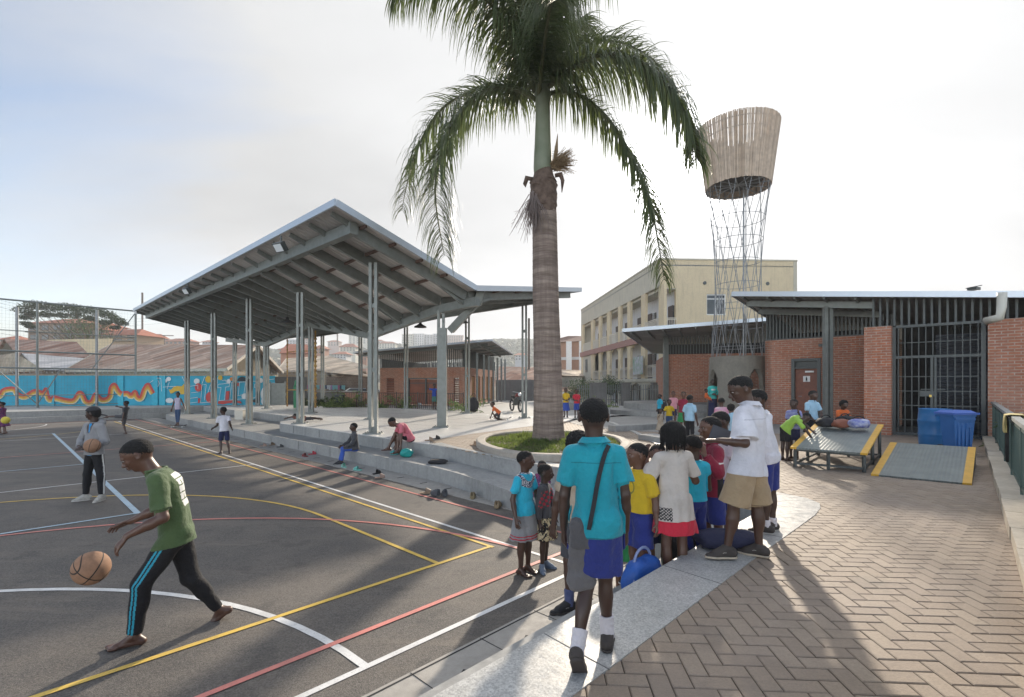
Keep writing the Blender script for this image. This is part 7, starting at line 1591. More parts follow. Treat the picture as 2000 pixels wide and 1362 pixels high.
        J['foot'+k] = (heel, ball, toe, sU, fF, fR); V.cone(an, heel, .021*H, .019*H, kk*.4); V.cone(an, ball, .020*H, .012*H, kk*.5); V.cone(heel, ball, .018*H, .019*H, kk*.4, sU, 1.35)
        if not (wear.get('shoes')):
            for i in range(5): x = (i-2)*.0095*H*s; V.cone(ball+fR*x-sU*.002*H, ball+fR*x*1.05+fF*(.044-.0042*i*1-.002)*H-sU*.003*H, .0085*H, (.0085 if i == 0 else .0065)*H, .004*H)
        # hand: palm, four fingers, thumb
        hdv = nv(J['hd'+k]); pn = D(pose['pn_'+k], s) if 'pn_'+k in pose else nv(Rt*-s*.9+F*.2); pn = nv(pn-hdv*(pn@hdv)); sd_ = np.cross(hdv, pn)
        if 'thumb_'+k in pose: ts = 1 if (sd_@D(pose['thumb_'+k], s)) > 0 else -1
        else: ts = 1 if (sd_@(F+U*.3)) > 0 else -1
        pk_ = w+hdv*.048*H; hs = 1.0; V.cone(w, pk_, .0165*H, .0225*H, .006*H, pn, 1.75); curl = pose.get('curl_'+k, .35)
        Lfg = [.040,.045,.042,.033]
        for i in range(4):
            b0_ = w+hdv*.052*H+sd_*ts*(.0180-.0122*i)*H; d0 = nv(hdv+sd_*ts*(.20-.135*i)+pn*curl*.4); b1_ = b0_+d0*Lfg[i]*H*.48; d1 = nv(d0+pn*curl*1.1); b2_ = b1_+d1*Lfg[i]*H*.32; d2_ = nv(d1+pn*curl*1.2); b3_ = b2_+d2_*Lfg[i]*H*.22
            rf = max(.0051*H, h*.6); V.cone(b0_, b1_, rf*1.08, rf, .003*H); V.cone(b1_, b2_, rf, rf*.92, .002*H); V.cone(b2_, b3_, rf*.92, rf*.8, .002*H)
        t0 = w+hdv*.014*H+sd_*ts*.014*H; t1 = t0+nv(hdv*.75+sd_*ts*.8+pn*.35)*.026*H; t2 = t1+nv(hdv*1.0+sd_*ts*.25+pn*.4*curl)*.022*H; V.cone(t0, t1, .009*H, max(.0075*H, h*.65), .004*H); V.cone(t1, t2, max(.0073*H, h*.65), max(.006*H, h*.6), .002*H)
    # --- head
    A = [hR, hF, hU]; hh = HL; cr = hc+hU*.10*hh-hF*.05*hh
    V.ell(cr, A, [.385*hh, .465*hh, .40*hh], kk*.3); V.ell(hc-hU*.15*hh+hF*.09*hh, A, [.29*hh, .31*hh, .34*hh], .10*hh); V.ell(hc-hU*.40*hh+hF*.22*hh, A, [.12*hh, .11*hh, .10*hh], .08*hh)
    V.cone(hc-hF*.1*hh-hU*.1*hh, hd0-hU*.1*hh, .24*hh, .2*hh, .1*hh)
    V.cone(hc+hF*.385*hh+hU*.02*hh, hc+hF*.47*hh-hU*.13*hh, .035*hh, .065*hh, .05*hh)
    for s in (-1, 1):
        V.ell(hc+hF*.42*hh-hU*.155*hh+hR*s*.065*hh, A, [.05*hh, .05*hh, .04*hh], .03*hh); V.ell(hc+hF*.43*hh+hU*.015*hh+hR*s*.155*hh, A, [.075*hh, .06*hh, .036*hh], .04*hh, sub=True)
        V.cone(hc+hF*.405*hh+hU*.085*hh+hR*s*.07*hh, hc+hF*.345*hh+hU*.085*hh+hR*s*.23*hh, .028*hh, .022*hh, .05*hh)
        V.ell(hc+hF*.26*hh-hU*.10*hh+hR*s*.18*hh, A, [.10*hh, .10*hh, .09*hh], .08*hh)
        eA = [nv(hR*s*.85-hF*.5), nv(hF+hR*s*.55), hU]; V.ell(hc-hF*.06*hh-hU*.03*hh+hR*s*.385*hh, eA, [.045*hh, .085*hh, .135*hh], .03*hh)
        if h < .0075: V.ell(hc-hF*.03*hh-hU*.02*hh+hR*s*.44*hh, eA, [.035*hh, .045*hh, .08*hh], .02*hh, sub=True)
    V.ell(hc+hF*.405*hh-hU*.245*hh, A, [.115*hh, .06*hh, .035*hh], .025*hh); V.ell(hc+hF*.395*hh-hU*.305*hh, A, [.10*hh, .06*hh, .038*hh], .02*hh)
    body = V.mesh(name, SK[skin], off); body.location = off; tag(body, label, cat, group)
    def part(v, nm, m_): o = v.mesh(nm, m_, off); o.parent = body; return o
    if hh*.05 > h*.6 or True:
        for s in (-1, 1):
            c = hc+hF*.352*hh+hU*.012*hh+hR*s*.155*hh; m = MB(); r_ = .047*hh; m.ball(c, r_, 12, 8, (1,1,.7)); m.mi = 1; m.ball(c+hF*r_*.5, r_*.66, 8, 6); m.build('eye', [EYEW, EYEB], body, smooth=True)
    # --- hair
    if hair != 'none':
        B = Vol(hc-hh*1.5, hc+hh*1.5, max(h*.8, .0045)); e = .022*hh if hair != 'short' else .012*hh
        if hair in ('short', 'full', 'cap', 'bun', 'afro'):
            e = {'short': .010, 'full': .06, 'cap': .02, 'bun': .03, 'afro': .16}[hair]*hh; B.ell(cr, A, [.385*hh+e, .465*hh+e, .40*hh+e], .01); 
            if hair == 'short': B.ragged(hc+hF*.32*hh+hU*.29*hh, nv(hF*.44-hU*.70), .045*hh)
            else: B.ell(cr-hF*.15*hh-hU*.16*hh, A, [.33*hh+e, .30*hh+e, .33*hh+e], .02); B.plane(hc+hF*.30*hh+hU*.30*hh, nv(hF*.80-hU*.60)); B.plane(hc-hF*.16*hh-hU*.22*hh, nv(hF*.62-hU*.78))
            if hair == 'bun': B.ell(hc+hU*.52*hh-hF*.2*hh, A, [.14*hh, .14*hh, .13*hh], .01)
            if hair in ('full', 'afro', 'short'): B.folds(.0013 if hair == 'short' else .005, .016 if hair == 'short' else .025, 3, 1)
            part(B, 'hair', HAIRM)
        elif hair == 'braids':
            B.ell(cr, A, [.41*hh, .49*hh, .43*hh], .01); B.plane(hc+hF*.30*hh+hU*.28*hh, nv(hF*.8-hU*.6)); part(B, 'hair', HAIRM); m = MB(); rr = random.Random(4)
            for i in range(88):
                a = R(-180)+R(360)*i/88; 
                if abs(a) < .75 : continue
                ring_ = rr.uniform(.45, 1.0); d = hF*math.cos(a)+hR*math.sin(a); el = rr.uniform(.15, 1.1); p0 = cr+d*.40*hh*math.cos(el)+hU*.42*hh*math.sin(el); p1 = cr+d*(.47)*hh+hU*.02*hh; p1 = (p1+cr+d*.45*hh)/2; p2 = cr+d*(.46+.05*rr.random())*hh-hU*.35*hh; p3 = cr+d*(.42+.08*rr.random())*hh-hU*(.55+.30*rr.random())*hh+hR*rr.uniform(-.05,.05)*hh
                m.tube([p0, p0*.4+p1*.6+d*.06*hh, p1+d*.03*hh, p2, p3], [.03*hh, .036*hh, .036*hh, .034*hh, .018*hh], 5)
            m.build('braids', HAIRM, body, smooth=True)
        if hair == 'cap':
            C2 = Vol(hc-hh*1.5, hc+hh*1.5, max(h*.8, .005)); C2.ell(cr+hU*.02*hh, A, [.43*hh, .51*hh, .43*hh], .01); C2.plane(hc+hU*.2*hh, -hU*1.0); bd = nv(-hF*.75+hR*.45-hU*.25); C2.ell(cr+bd*.55*hh-hU*.12*hh, [nv(np.cross(bd, hU)), bd, nv(np.cross(nv(np.cross(bd, hU)), bd))], [.30*hh, .33*hh, .05*hh], .03); part(C2, 'cap', wear.get('cap', CB))
    # --- clothes
    T = .006*H+.003; worn = []
    def clothvol(lo_, hi_):
        a = np.maximum(0, np.floor((np.minimum.reduce(lo_)-.14*H-V.lo)/h)); b_ = np.minimum(V.n-1, np.ceil((np.maximum.reduce(hi_)+.14*H-V.lo)/h)); C = Vol(V.lo+a*h, V.lo+b_*h, h); C.i0 = a.astype(int); return C
    def cover(C, hem=None):
        a = C.i0; n = np.minimum(C.n, V.n-a); w = slice(0, n[0]), slice(0, n[1]), slice(0, n[2]); o = C.d[w]; C.d[w] = np.minimum(o, np.maximum(V.d[a[0]:a[0]+n[0], a[1]:a[1]+n[1], a[2]:a[2]+n[2]]-.0045, o-.016))
        for B in worn:
            lo_ = np.maximum(C.i0, B.i0); hi_ = np.minimum(C.i0+C.n, B.i0+B.n)
            if np.any(hi_ <= lo_): continue
            wc = tuple(slice(lo_[q]-C.i0[q], hi_[q]-C.i0[q]) for q in range(3)); wb = tuple(slice(lo_[q]-B.i0[q], hi_[q]-B.i0[q]) for q in range(3)); o = C.d[wc]; C.d[wc] = np.minimum(o, np.maximum(B.d[wb]-.0045, o-.06))
        return C
    bot = wear.get('bottom')
    if bot:
        m_, o_ = bot; o_ = dict(dict(kind='shorts', length=.85, loose=1.0, fold=.003), **o_); lo_ = [hip]+[J[a+k] for a in ('hp','kn','an') for k in 'lr']; C = clothvol(lo_, lo_); E = T*o_['loose']*.85
        if o_['kind'] == 'skirt':
            mk = (J['knl']+J['knr'])/2; d = nv(mk-hip); Ls = Lt*o_['length']; e_ = hip+d*Ls; w0 = .090*H*g+E*.8; w1 = w0+o_.get('flare', .04)*H; sp_ = abs((J['knr']-J['knl'])@Rt)/2*min(1, o_['length']); C.cone(hip+lean*.055*H, hip, w0*.88, w0*.97, kk, Ff, 1.4)
            for s in (-1, 1): C.cone(hip+Rt*s*.01*H, e_+Rt*s*sp_*.6, w0, w1, .03*H, Ff, 1.2, flat=True)
            C.folds(o_['fold']*1.6, .075*H, len(label), .08); cover(C); C.plane(e_, d); worn.append(C)
        else:
            C.cone(hip+lean*.06*H, hip, .070*H*g+E*.5, .078*H*g+E*.7, kk, Ff, 1.35); L_ = o_['length']
            for k in 'lr':
                p, kn, an = J['hp'+k], J['kn'+k], J['an'+k]
                if L_ <= 1.0: C.cone(p, p+(kn-p)*L_, .053*H*g+E*.8, (.044*H*g+E*1.6)*o_.get('wide', 1), kk*.8, flat=True)
                else:
                    C.cone(p, kn, .053*H*g+E*.7, .036*H*g+E*.9, kk*.7); f_ = L_-1; C.cone(kn, kn+(an-kn)*min(1, f_), .037*H*g+E*.9, (.024*H*g+E*.9)*o_.get('wide', 1), kk*.5, flat=True)
            C.folds(o_['fold'], .10*H, len(label)+3); cover(C)
            for k in 'lr': a = J['kn'+k] if L_ > 1 else J['hp'+k]; e = (J['an'+k] if L_ > 1 else J['kn'+k])-a; e_ = a+e*((L_-1) if L_ > 1 else L_); d_ = nv(e); C._mix(tuple(slice(0, x) for x in C.n), np.maximum(*(lambda X, Y, Z: (-((X-e_[0])*d_[0]+(Y-e_[1])*d_[1]+(Z-e_[2])*d_[2]), np.sqrt((X-e_[0])**2+(Y-e_[1])**2+(Z-e_[2])**2)-.085*H))(C.ax[0][:, None, None], C.ax[1][None, :, None], C.ax[2][None, None, :])), .002, True)
            worn.append(C)
        bo = part(C, o_.get('name', o_['kind']), m_)
    top = wear.get('top')
    if top:
        m_, o_ = top; o_ = dict(dict(sleeve=.62, hem=.02, loose=1.0, fold=.0035, collar=True, flare=0.0), **o_); sl = o_['sleeve']; lo_ = [hip, ch, nb]+[J[a+k] for a in ('sh','el','wr') for k in 'lr']; C = clothvol(lo_, lo_); lz = o_['loose']; E = T*lz
        hm = hip-lean*o_['hem']*H; C.cone(ch+lean*torso*.14, hip+lean*torso*.28, .085*H*g+E, .080*H*g+E*1.2, kk, Fc, 1.45); C.cone(hip+lean*torso*.35, hm, .080*H*g+E*1.2, (.090+o_['flare'])*H*g+E*1.5, kk, Ff, 1.38, flat=True)
        C.cone(J['shl']+Rs*.035*H, J['shr']-Rs*.035*H, .040*H*g**.5+E*.55, .040*H*g**.5+E*.55, kk*1.3)
        for k in 'lr':
            a, e, w = J['sh'+k], J['el'+k], J['wr'+k]
            if sl <= 0: continue
            if sl <= 1: C.cone(a, a+(e-a)*sl, .035*H*g+E*.45, .031*H*g+E*1.35*o_.get('cuff', 1), kk*.6, flat=True)
            else: C.cone(a, e, .035*H*g+E*.5, .026*H*g+E*1.1, kk*.6); C.cone(e, e+(w-e)*(sl-1), .026*H*g+E*1.05, .018*H+E*1.0, kk*.5, flat=True)
        if o_.get('hood'): C.cone(nb-Fc*.05*H-Rs*.05*H, nb-Fc*.05*H+Rs*.05*H, .035*H, .035*H, .03*H); C.cone(nb-Fc*.06*H, sh-Fc*.07*H-lean*.04*H, .04*H, .03*H, .03*H)
        if sl <= 0: 
            for k in 'lr': C.ell(J['sh'+k]+Rs*(.035*H if k == 'r' else -.035*H), [Rs, Fc, lean], [.05*H, .09*H, .085*H], .01*H, sub=True)
        C.folds(o_['fold'], .11*H, int(H*1000)+len(label)); cover(C); C.plane(hm, -lean)
        # neck opening
        C.cone(nb+lean*.02*H, nb+lean*.2*H, .040*H*g**.4, .05*H, .008, sub=True); 
        if o_.get('vneck'): C.ell(nb+Fc*.055*H+lean*-.03*H, [Rs, Fc, lean], [.045*H, .05*H, .085*H], .01*H, sub=True)
        tp_ = part(C, o_.get('name', 'shirt'), m_); n_c = nb-lean*.004*H
        if o_['collar']:
            m = MB(); K = 18
            for i in range(K):
                a0, a1 = 2*math.pi*i/K+.25, 2*math.pi*(i+1)/K+.25
                if i >= K-1 : continue
                def cp(a, r_, z_): a = a+math.pi/2; return n_c+Rs*math.cos(a)*r_*1.12+Fc*math.sin(a)*r_+lean*z_-Fc*0.0
                r0_, r1_ = .043*H*g**.4+.002, .060*H*g**.4+.004; m.face([cp(a0,r0_,.028*H), cp(a1,r0_,.028*H), cp(a1,r1_,.006*H), cp(a0,r1_,.006*H)]); m.face([cp(a1,r0_,.026*H), cp(a0,r0_,.026*H), cp(a0,r0_-.004,-.01*H), cp(a1,r0_-.004,-.01*H)])
            m.build('collar', m_, tp_, smooth=True)
        else:
            m = MB(); K = 20; m.tube([n_c+lean*.004*H+Rs*math.cos(2*math.pi*i/K)*(.046*H*g**.4)+Fc*math.sin(2*math.pi*i/K)*(.044*H*g**.4) for i in range(K+1)], .006*H, 5, cap=False); m.build('neckband', wear.get('band', m_), tp_, smooth=True)
    sh_ = wear.get('shoes')
    for k in 'lr':
        heel, ball, toe, sU, fF, fR = J['foot'+k]; an = J['an'+k]
        if wear.get('socks') is not None:
            sn = nv(J['kn'+k]-an); C = Vol(an-.09*H, an+.16*H, h*.8); C.cone(an-sn*.0, an+sn*wear.get('sock_len', .085)*H, .0245*H+.003, .0265*H+.004, .005, flat=True); C.cone(an, heel, .026*H, .022*H, .01); C.folds(.0012, .03, 3, 2); part(C, 'sock', wear['socks'])
        if sh_:
            C = Vol(np.minimum.reduce([heel, toe, an])-.06*H, np.maximum.reduce([heel, toe, an])+.06*H, h*.75); C.cone(heel+sU*.004*H, ball+sU*.004*H, .0225*H, .0245*H, .01*H, sU, 1.1); C.cone(ball+sU*.002*H, toe+fF*.002*H, .0240*H, .0175*H, .012*H, sU, 1.4)
            C.cone(heel+sU*.01*H, an+sU*.004*H, .026*H, .027*H, .012*H); C.cone(an+fF*.014*H, ball+sU*.008*H, .024*H, .021*H, .012*H); C.plane(an+sU*.022*H-fF*.004*H, nv(sU-fF*.25)); C.plane(heel-sU*.017*H, -sU); so = part(C, 'shoe', sh_)
            B = Vol(np.minimum.reduce([heel, toe])-.05*H, np.maximum.reduce([heel, toe])+.05*H, h*.7); B.cone(heel-sU*.010*H-fF*.002*H, ball-sU*.010*H, .0250*H, .0270*H, .01*H, sU, 1.0); B.cone(ball-sU*.01*H, toe+fF*.003*H-sU*.008*H, .0265*H, .0200*H, .01*H); B.plane(heel-sU*.022*H, -sU); B.plane(heel-sU*.0105*H, sU); s2 = part(B, 'sole', wear.get('sole', mat('sole_white', (.5,.47,.43), .7))); s2.parent = so
            if h < .0075:
                m = MB()
                for i in range(4): c = an+fF*(.034+.010*i)*H+sU*(.0075-.0062*i)*H; m.tube([c-fR*.015*H-sU*.006*H, c+sU*.004*H, c+fR*.015*H-sU*.006*H], .0026*H, 4)
                for s_ in (-1, 1): m.tube([an+fR*s_*.024*H-sU*.012*H+fF*(.012+.012*q)*H for q in range(2)]+[an+fR*s_*.022*H-sU*.022*H+fF*.045*H], .002*H, 4)
                m.build('lace', wear.get('lace', mat('lace_grey', (.3,.3,.3), .8)), so)
    return body, J, dict(hip=hip, ch=ch, sh=sh, nb=nb, hc=hc, hF=hF, hU=hU, hR=hR, hh=hh, F=F, Rt=Rt, Fc=Fc, lean=lean, H=H, Ff=Ff)

def paint(o, fn, m_):
    """give the faces of a garment for which fn(centres, normals) holds (world metres) another colour: prints, stripes, hems"""
    me = o.data; n = len(me.polygons); c = np.empty(n*3, np.float32); nr = np.empty(n*3, np.float32); me.polygons.foreach_get('center', c); me.polygons.foreach_get('normal', nr); off = np.array(parent_loc(o))
    k = fn(c.reshape(-1, 3)+off, nr.reshape(-1, 3)); me.materials.append(m_); mi = np.empty(n, np.int32); me.polygons.foreach_get('material_index', mi); mi[k] = len(me.materials)-1; me.polygons.foreach_set('material_index', mi); me.update()
def child(o, nm):
    for c in o.children:
        if c.name.split('.')[0] == nm: return c

def on_surface(o, px, py, lift=.008, default=None, tol=7):
    """point just in front of a garment under a photo pixel"""
    n = len(o.data.vertices); c = np.empty(n*3, np.float32); o.data.vertices.foreach_get('co', c); c = c.reshape(-1, 3)+np.array(parent_loc(o)); X = CX+c[:, 0]/c[:, 1]*FPX; Yp = HY-(c[:, 2]-CZ)/c[:, 1]*FPX; k = (np.abs(X-px) < tol) & (np.abs(Yp-py) < tol)
    return at(px, py, float(c[k, 1].min())-lift if k.any() else default)
# ---------------------------------------------------------------- people
KH = cloth('cloth_khaki', (.36,.26,.155)); WH = cloth('cloth_white', (.64,.63,.68)); TEAL = cloth('cloth_teal', (.010,.29,.37)); NAVYB = cloth('cloth_schoolblue', (.018,.030,.19)); NAVY = cloth('cloth_navy', (.015,.02,.07)); BLK = cloth('cloth_black', (.009,.009,.012)); GRN = cloth('cloth_green', (.062,.105,.036))
GREY = cloth('cloth_grey', (.26,.26,.27)); YEL = cloth('cloth_yellow', (.60,.40,.015)); RED = cloth('cloth_red', (.55,.02,.045)); MAR = cloth('cloth_maroon', (.24,.012,.04)); BEI = cloth('cloth_beige', (.56,.50,.45)); LBL = cloth('cloth_lightblue', (.33,.52,.66)); PNK = cloth('cloth_pink', (.60,.15,.19)); LAV = cloth('cloth_lavender', (.48,.44,.56)); JEAN = cloth('cloth_jeans', (.04,.08,.17)); SKYB = cloth('cloth_skyblue', (.02,.42,.60)); CHAR = cloth('cloth_charcoal', (.055,.055,.062)); ORG = cloth('cloth_orange', (.66,.14,.03)); LIM = cloth('cloth_lime', (.30,.50,.07)); BROWNC = cloth('cloth_brownprint', (.30,.22,.15), (.45,.38,.3)); RBL = cloth('cloth_royal', (.02,.06,.33)); PRP = pattern('cloth_purpleprint', [(.10,.03,.10),(.3,.06,.14),(.05,.04,.15)], 14)
FLW = pattern('cloth_creamblack', [(.02,.018,.018),(.55,.45,.28)], 22); STRP = pattern('cloth_stripe', [(.10,.10,.42),(.40,.42,.55)], 12, 'stripe'); CHK = pattern('cloth_collarprint', [(.02,.03,.08),(.6,.62,.66)], 55)
SHB = mat('shoe_blackcloth', (.025,.024,.026), .7, bump=.3, bscale=90); SHG = mat('shoe_greyblue', (.17,.21,.28), .7); SHBR = mat('shoe_dark', (.055,.045,.04), .7, bump=.3, bscale=80); SHW = mat('shoe_palegrey', (.42,.40,.36), .7, noise=.2, nscale=30); SOB = mat('sole_buff', (.50,.42,.32), .8); SOD = mat('sole_dark', (.06,.05,.045), .8); SKW = cloth('sock_white', (.60,.57,.60)); SKB = cloth('sock_blue', (.08,.10,.22)); WT = mat('print_white', (.66,.66,.64), .7); RDP = mat('print_red', (.40,.03,.05), .8)
PP = lambda px, py, z: tuple(P(px, py, z))[:2]+(z,)
hs = .0052     # surface detail for the nearest figures, metres
# the boy in green chasing the ball
b, J, T = person('barefoot teenager in green t-shirt and black blue-striped trousers bending after a bouncing ball', PP(262,1262,0), 1.70, 240, .140, 0, dict(anchor='anl',
    lean=(-.13,-.08,.97), lean2=(-.42,-.22,.80), neck=(-.68,-.30,.50), head=(0,-30), ua_l=(.30,-.20,-.88), fa_l=(-.74,-.30,-.40), hd_l=(-.55,-.2,-.78), pn_l=(.5,.6,-.3), curl_l=.45, ua_r=(-.12,.1,-1), fa_r=(-.82,-.15,-.38), hd_r=(-.85,-.2,-.30), pn_r=(0,-.4,-1), curl_r=.5,
    th_l=(-.46,-.20,-.80), sn_l=(-.14,.0,-1), ft_l=(-1,-.45,0), th_r=(.14,.16,-.96), sn_r=(.36,.36,-.80), ft_r=(-.75,-.28,-.52), tip_r=(-.46,-.15,.85)),
    dict(top=(GRN, dict(collar=False, sleeve=.80, hem=.045, fold=.005)), band=GRN, bottom=(BLK, dict(kind='trousers', length=1.93, loose=.75, fold=.004))), h=hs)
F0, H0 = T['F'], T['H']; sh_ = child(b, 'shirt'); sa, sb_ = np.array(T['hip']), np.array(T['sh']); ax = nv(sb_-sa); Tl = np.linalg.norm(sb_-sa)
def onback(c, n):
    t = ((c-sa)@ax)/Tl; y_ = (c-sa)[:, 1]; nx = n@np.array(T['Fc']); y_ = (c-sa)@np.array(T['Rt']); r = (t > .40) & (t < 1.0) & (np.abs(y_) < .10) & (nx < -.35); row = ((t-.42)/.61*5) % 1; hole = (row > .84) | ((np.floor((t-.42)/.61*5) % 2 == 1) & (np.abs(np.sin(y_*60)) < .42) & (row < .6)); return r & ~hole
paint(sh_, onback, WT)
paint(sh_, lambda c, n: (np.abs(((c-sa)@ax)/Tl-.52) < .06) & (n@np.array(T['Fc']) > .45) & (np.abs((c-sa)[:, 1]) < .09), WT)
BLU = mat('stripe_blue', (.02,.30,.42), .7); tr = child(b, 'trousers'); hp, kn, an_ = J['hpl'], J['knl'], J['anl']
def stripes(hp, kn, an_, side, offs_, w):
    def f(c, n):
        out = np.zeros(len(c), bool)
        for a, b_ in ((hp+(hp-kn)*.18, kn), (kn, an_)):
            e = b_-a; L2 = e@e; t = ((c-a)@e)/L2; p = c-(a+np.clip(t, 0, 1)[:, None]*e); e_ = e/np.sqrt(L2); s_ = nv(np.array(side)-e_*(e_@np.array(side))); u_ = np.cross(e_, s_); d = np.sqrt((p**2).sum(1))
            for o in offs_: out |= (t > -.02) & (t < 1.02) & (p@s_ > d*.45) & (np.abs(p@u_-o) < w)
        return out
    return f
paint(tr, stripes(hp, kn, an_, (0,-1,0), (-.013, .013), .0075), BLU)
# grey hoodie with the ball
p0 = PP(183,978,0); b, J, T = person('youth in grey hoodie, black cap and striped black trousers holding a basketball', p0, 1.60, 196, .142, 3, dict(head=(62,-4), anchor='mid', ua_r=(-.38,-.05,-.95), fa_r=(.42,-.75,-.32), hd_r=(.75,-.6,-.2), ua_l=(.38,-.05,-.95), fa_l=(-.62,-.62,-.42), hd_l=(-.85,-.5,-.1), pn_l=(0,0,1), pn_r=(.5,.0,-.6), th_l=(.16,0,-1), sn_l=(.02,.02,-1), th_r=(-.16,-.05,-1), sn_r=(-.06,.0,-1), ft_l=(.1,-1,0), ft_r=(-.75,-.6,0)),
    dict(top=(GREY, dict(sleeve=1.85, hem=.03, hood=True, collar=False, vneck=True, loose=1.5, name='hoodie', fold=.006)), band=GREY, bottom=(BLK, dict(kind='trousers', length=1.9, loose=.7)), shoes=SHW, cap=CB), h=.008, hair='cap')
paint(child(b, 'trousers'), stripes(J['hpl'], J['knl'], J['anl'], (1,0,0), (0,), .016), WT)
C = Vol(T['hip']-.3, T['nb']+.2, .008); C.cone(T['nb']-T['lean']*.15, T['hip']-T['lean']*.06, .075, .134, .02, T['Ff'], 1.32, flat=True); C.cone(T['nb']-T['lean']*.04+T['Fc']*.03, T['nb']-T['lean']*.16+T['Fc']*.062, .045, .028, .02); C.plane(T['nb'], (0,0,1)); o = C.mesh('undershirt', cloth('cloth_brightblue', (.02,.28,.62)), Vector(p0)); o.parent = b
ball('tan basketball held against the hoodie of the youth in the black cap', at(180,871,1964/228-.30), .12, BM, rot=(1.2,.2,.4))
def kid(label, pos, H, yaw, **k): k.setdefault('girth', .88); return person(label, pos, H, yaw, k.pop('q', .158), k.pop('skin', random.Random(label).randrange(4)), k.pop('pose', {}), k.pop('wear', {}), **k)
# far court
kid('boy in dark grey kicking one leg high, arm stretched out', PP(246,848,0), 1.36, 270, pose=dict(anchor='anr', lean=(.22,0,.97), th_l=(-1,0,.06), sn_l=(-1,0,-.02), th_r=(-.22,0,-1), sn_r=(.32,0,-.95), ua_r=(-1,0,.08), fa_r=(-1,0,.25), ua_l=(.15,-.2,-1), fa_l=(-.1,-.1,-1)), wear=dict(top=(CHAR, dict(collar=False)), bottom=(CHAR, dict(length=.9))), h=.013, skin=1)
kid('woman in lavender vest top and blue jeans balancing on a skateboard', (PP(347,835,0)[0], PP(347,835,0)[1], .09), 1.52, 184, q=.14, pose=dict(anchor='mid', head=(-25,0), ua_r=(-.30,-.1,-1), fa_r=(-.15,-.2,-1), ua_l=(.5,-.1,-.85), fa_l=(.5,-.2,-.8), th_l=(-.03,0,-1), th_r=(-.05,0,-1), sn_l=(-.08,0,-1), sn_r=(.1,0,-1)), wear=dict(top=(LAV, dict(sleeve=0, collar=False, hem=.04)), bottom=(JEAN, dict(kind='trousers', length=1.8, loose=.4))), h=.012, hair='bun', skin=0)
def skateboard(label, c, rz, col=CB):
    c = Vector(c); t = thing('skateboard', label, 'skateboard', c); ca, sa = math.cos(rz), math.sin(rz); m = MB(); pr = [(-.38,.05),(-.3,0),(.3,0),(.38,.05)]
    for (x0, z0), (x1, z1) in zip(pr[:-1], pr[1:]): m.beam(c+Vector((x0*ca, x0*sa, .075+z0)), c+Vector((x1*ca, x1*sa, .075+z1)), .2, .012)
    m.build('deck', col, t)
    for x in (-.24,.24):
        for y in (-.07,.07): w = MB(); q = c+Vector((x*ca-y*sa, x*sa+y*ca, .028)); w.tube([q-Vector((-sa,ca,0))*.02, q+Vector((-sa,ca,0))*.02], .027, 10); w.build('wheel', M_WHITE, t)
skateboard('black skateboard under the feet of the woman in the lavender vest', P(347,835,0), .1)
kid('boy in white t-shirt and navy shorts running beside the steps, seen from behind', PP(440,887,0), 1.36, 320, pose=dict(anchor='mid', head=(-25,5), lean=(-.12,.08,1), ua_l=(-.25,.1,-1), fa_l=(-.85,.35,-.45), ua_r=(.45,-.45,-.75), fa_r=(-.1,.6,-.7), th_l=(-.22,.12,-1), sn_l=(.18,-.25,-1), th_r=(.12,-.05,-1), sn_r=(.28,-.15,-1)), wear=dict(top=(WH, dict(collar=False, loose=1.4, hem=.04)), bottom=(NAVY, dict(length=.95))), h=.010, skin=3)
kid('girl in dark purple patterned dress carrying a yellow ball at the left edge', PP(10,848,0), 1.28, 262, pose=dict(anchor='mid', ua_l=(-.2,-.2,-1), fa_l=(-.7,-.6,-.1), ua_r=(-.3,0,-1), fa_r=(-.8,-.4,0), th_l=(.2,0,-1), sn_l=(.4,0,-1)), wear=dict(top=(PRP, dict(collar=False, hem=.0)), bottom=(PRP, dict(kind='skirt', length=1.2, flare=.07))), h=.014)
q = at(11,821,19.2); ball('yellow ball carried by the girl in the purple dress', q, .14, mat('ball_yellow', (.6,.5,.05), .5), 'ball', 'ball')
kid('child in red top cut off by the left edge of the picture', PP(-2,846,0), 1.3, 200, pose=dict(anchor='mid'), wear=dict(top=(RED, dict(collar=False)), bottom=(RED, dict(kind='skirt', length=1.0))), h=.016)
# sitters on the steps
q = at(694, 880, 12.75); kid('seated boy in dark shirt and bright blue trousers with hands in his lap', (q.x, q.y, 0), 1.36, 238, q=.15, seat=.30, pose=dict(head=(10,0), lean=(-.05,-.05,1), th_l=(-.80,-.62,.02), th_r=(-.62,-.75,.02), sn_l=(-.05,-.1,-1), sn_r=(-.25,-.15,-1), ua_l=(-.3,-.3,-1), fa_l=(-.85,-.2,-.35), ua_r=(-.5,-.2,-.9), fa_r=(-.5,-.55,-.35), ft_l=(-1,-.4,0), ft_r=(-1,-.5,0)), wear=dict(top=(CHAR, dict(sleeve=1.8)), bottom=(cloth('cloth_blue', (.03,.09,.40)), dict(kind='trousers', length=1.85, loose=1.1)), shoes=SHB, sole=SOD), h=.008, skin=1)
q = at(802, 868, 12.35); kid('man in pink t-shirt and black shorts bending down from his seat to his bare feet', (q.x, q.y, 0), 1.58, 240, q=.142, seat=.585, pose=dict(head=(20,-45), lean=(-.42,-.28,.86), lean2=(-.85,-.35,.38), neck=(-.85,-.3,-.05), th_l=(-.62,-.62,.30), th_r=(-.80,-.45,.34), sn_l=(-.02,-.12,-1), sn_r=(-.48,-.10,-1), ua_l=(.02,-.35,-1), fa_l=(-.0,-.2,-1), ua_r=(-.25,-.3,-1), fa_r=(.05,-.1,-1), ft_l=(-.8,-.6,0), ft_r=(-1,-.3,0)), wear=dict(top=(PNK, dict(collar=False, hem=.02)), bottom=(BLK, dict(length=.8))), h=.008, skin=0)
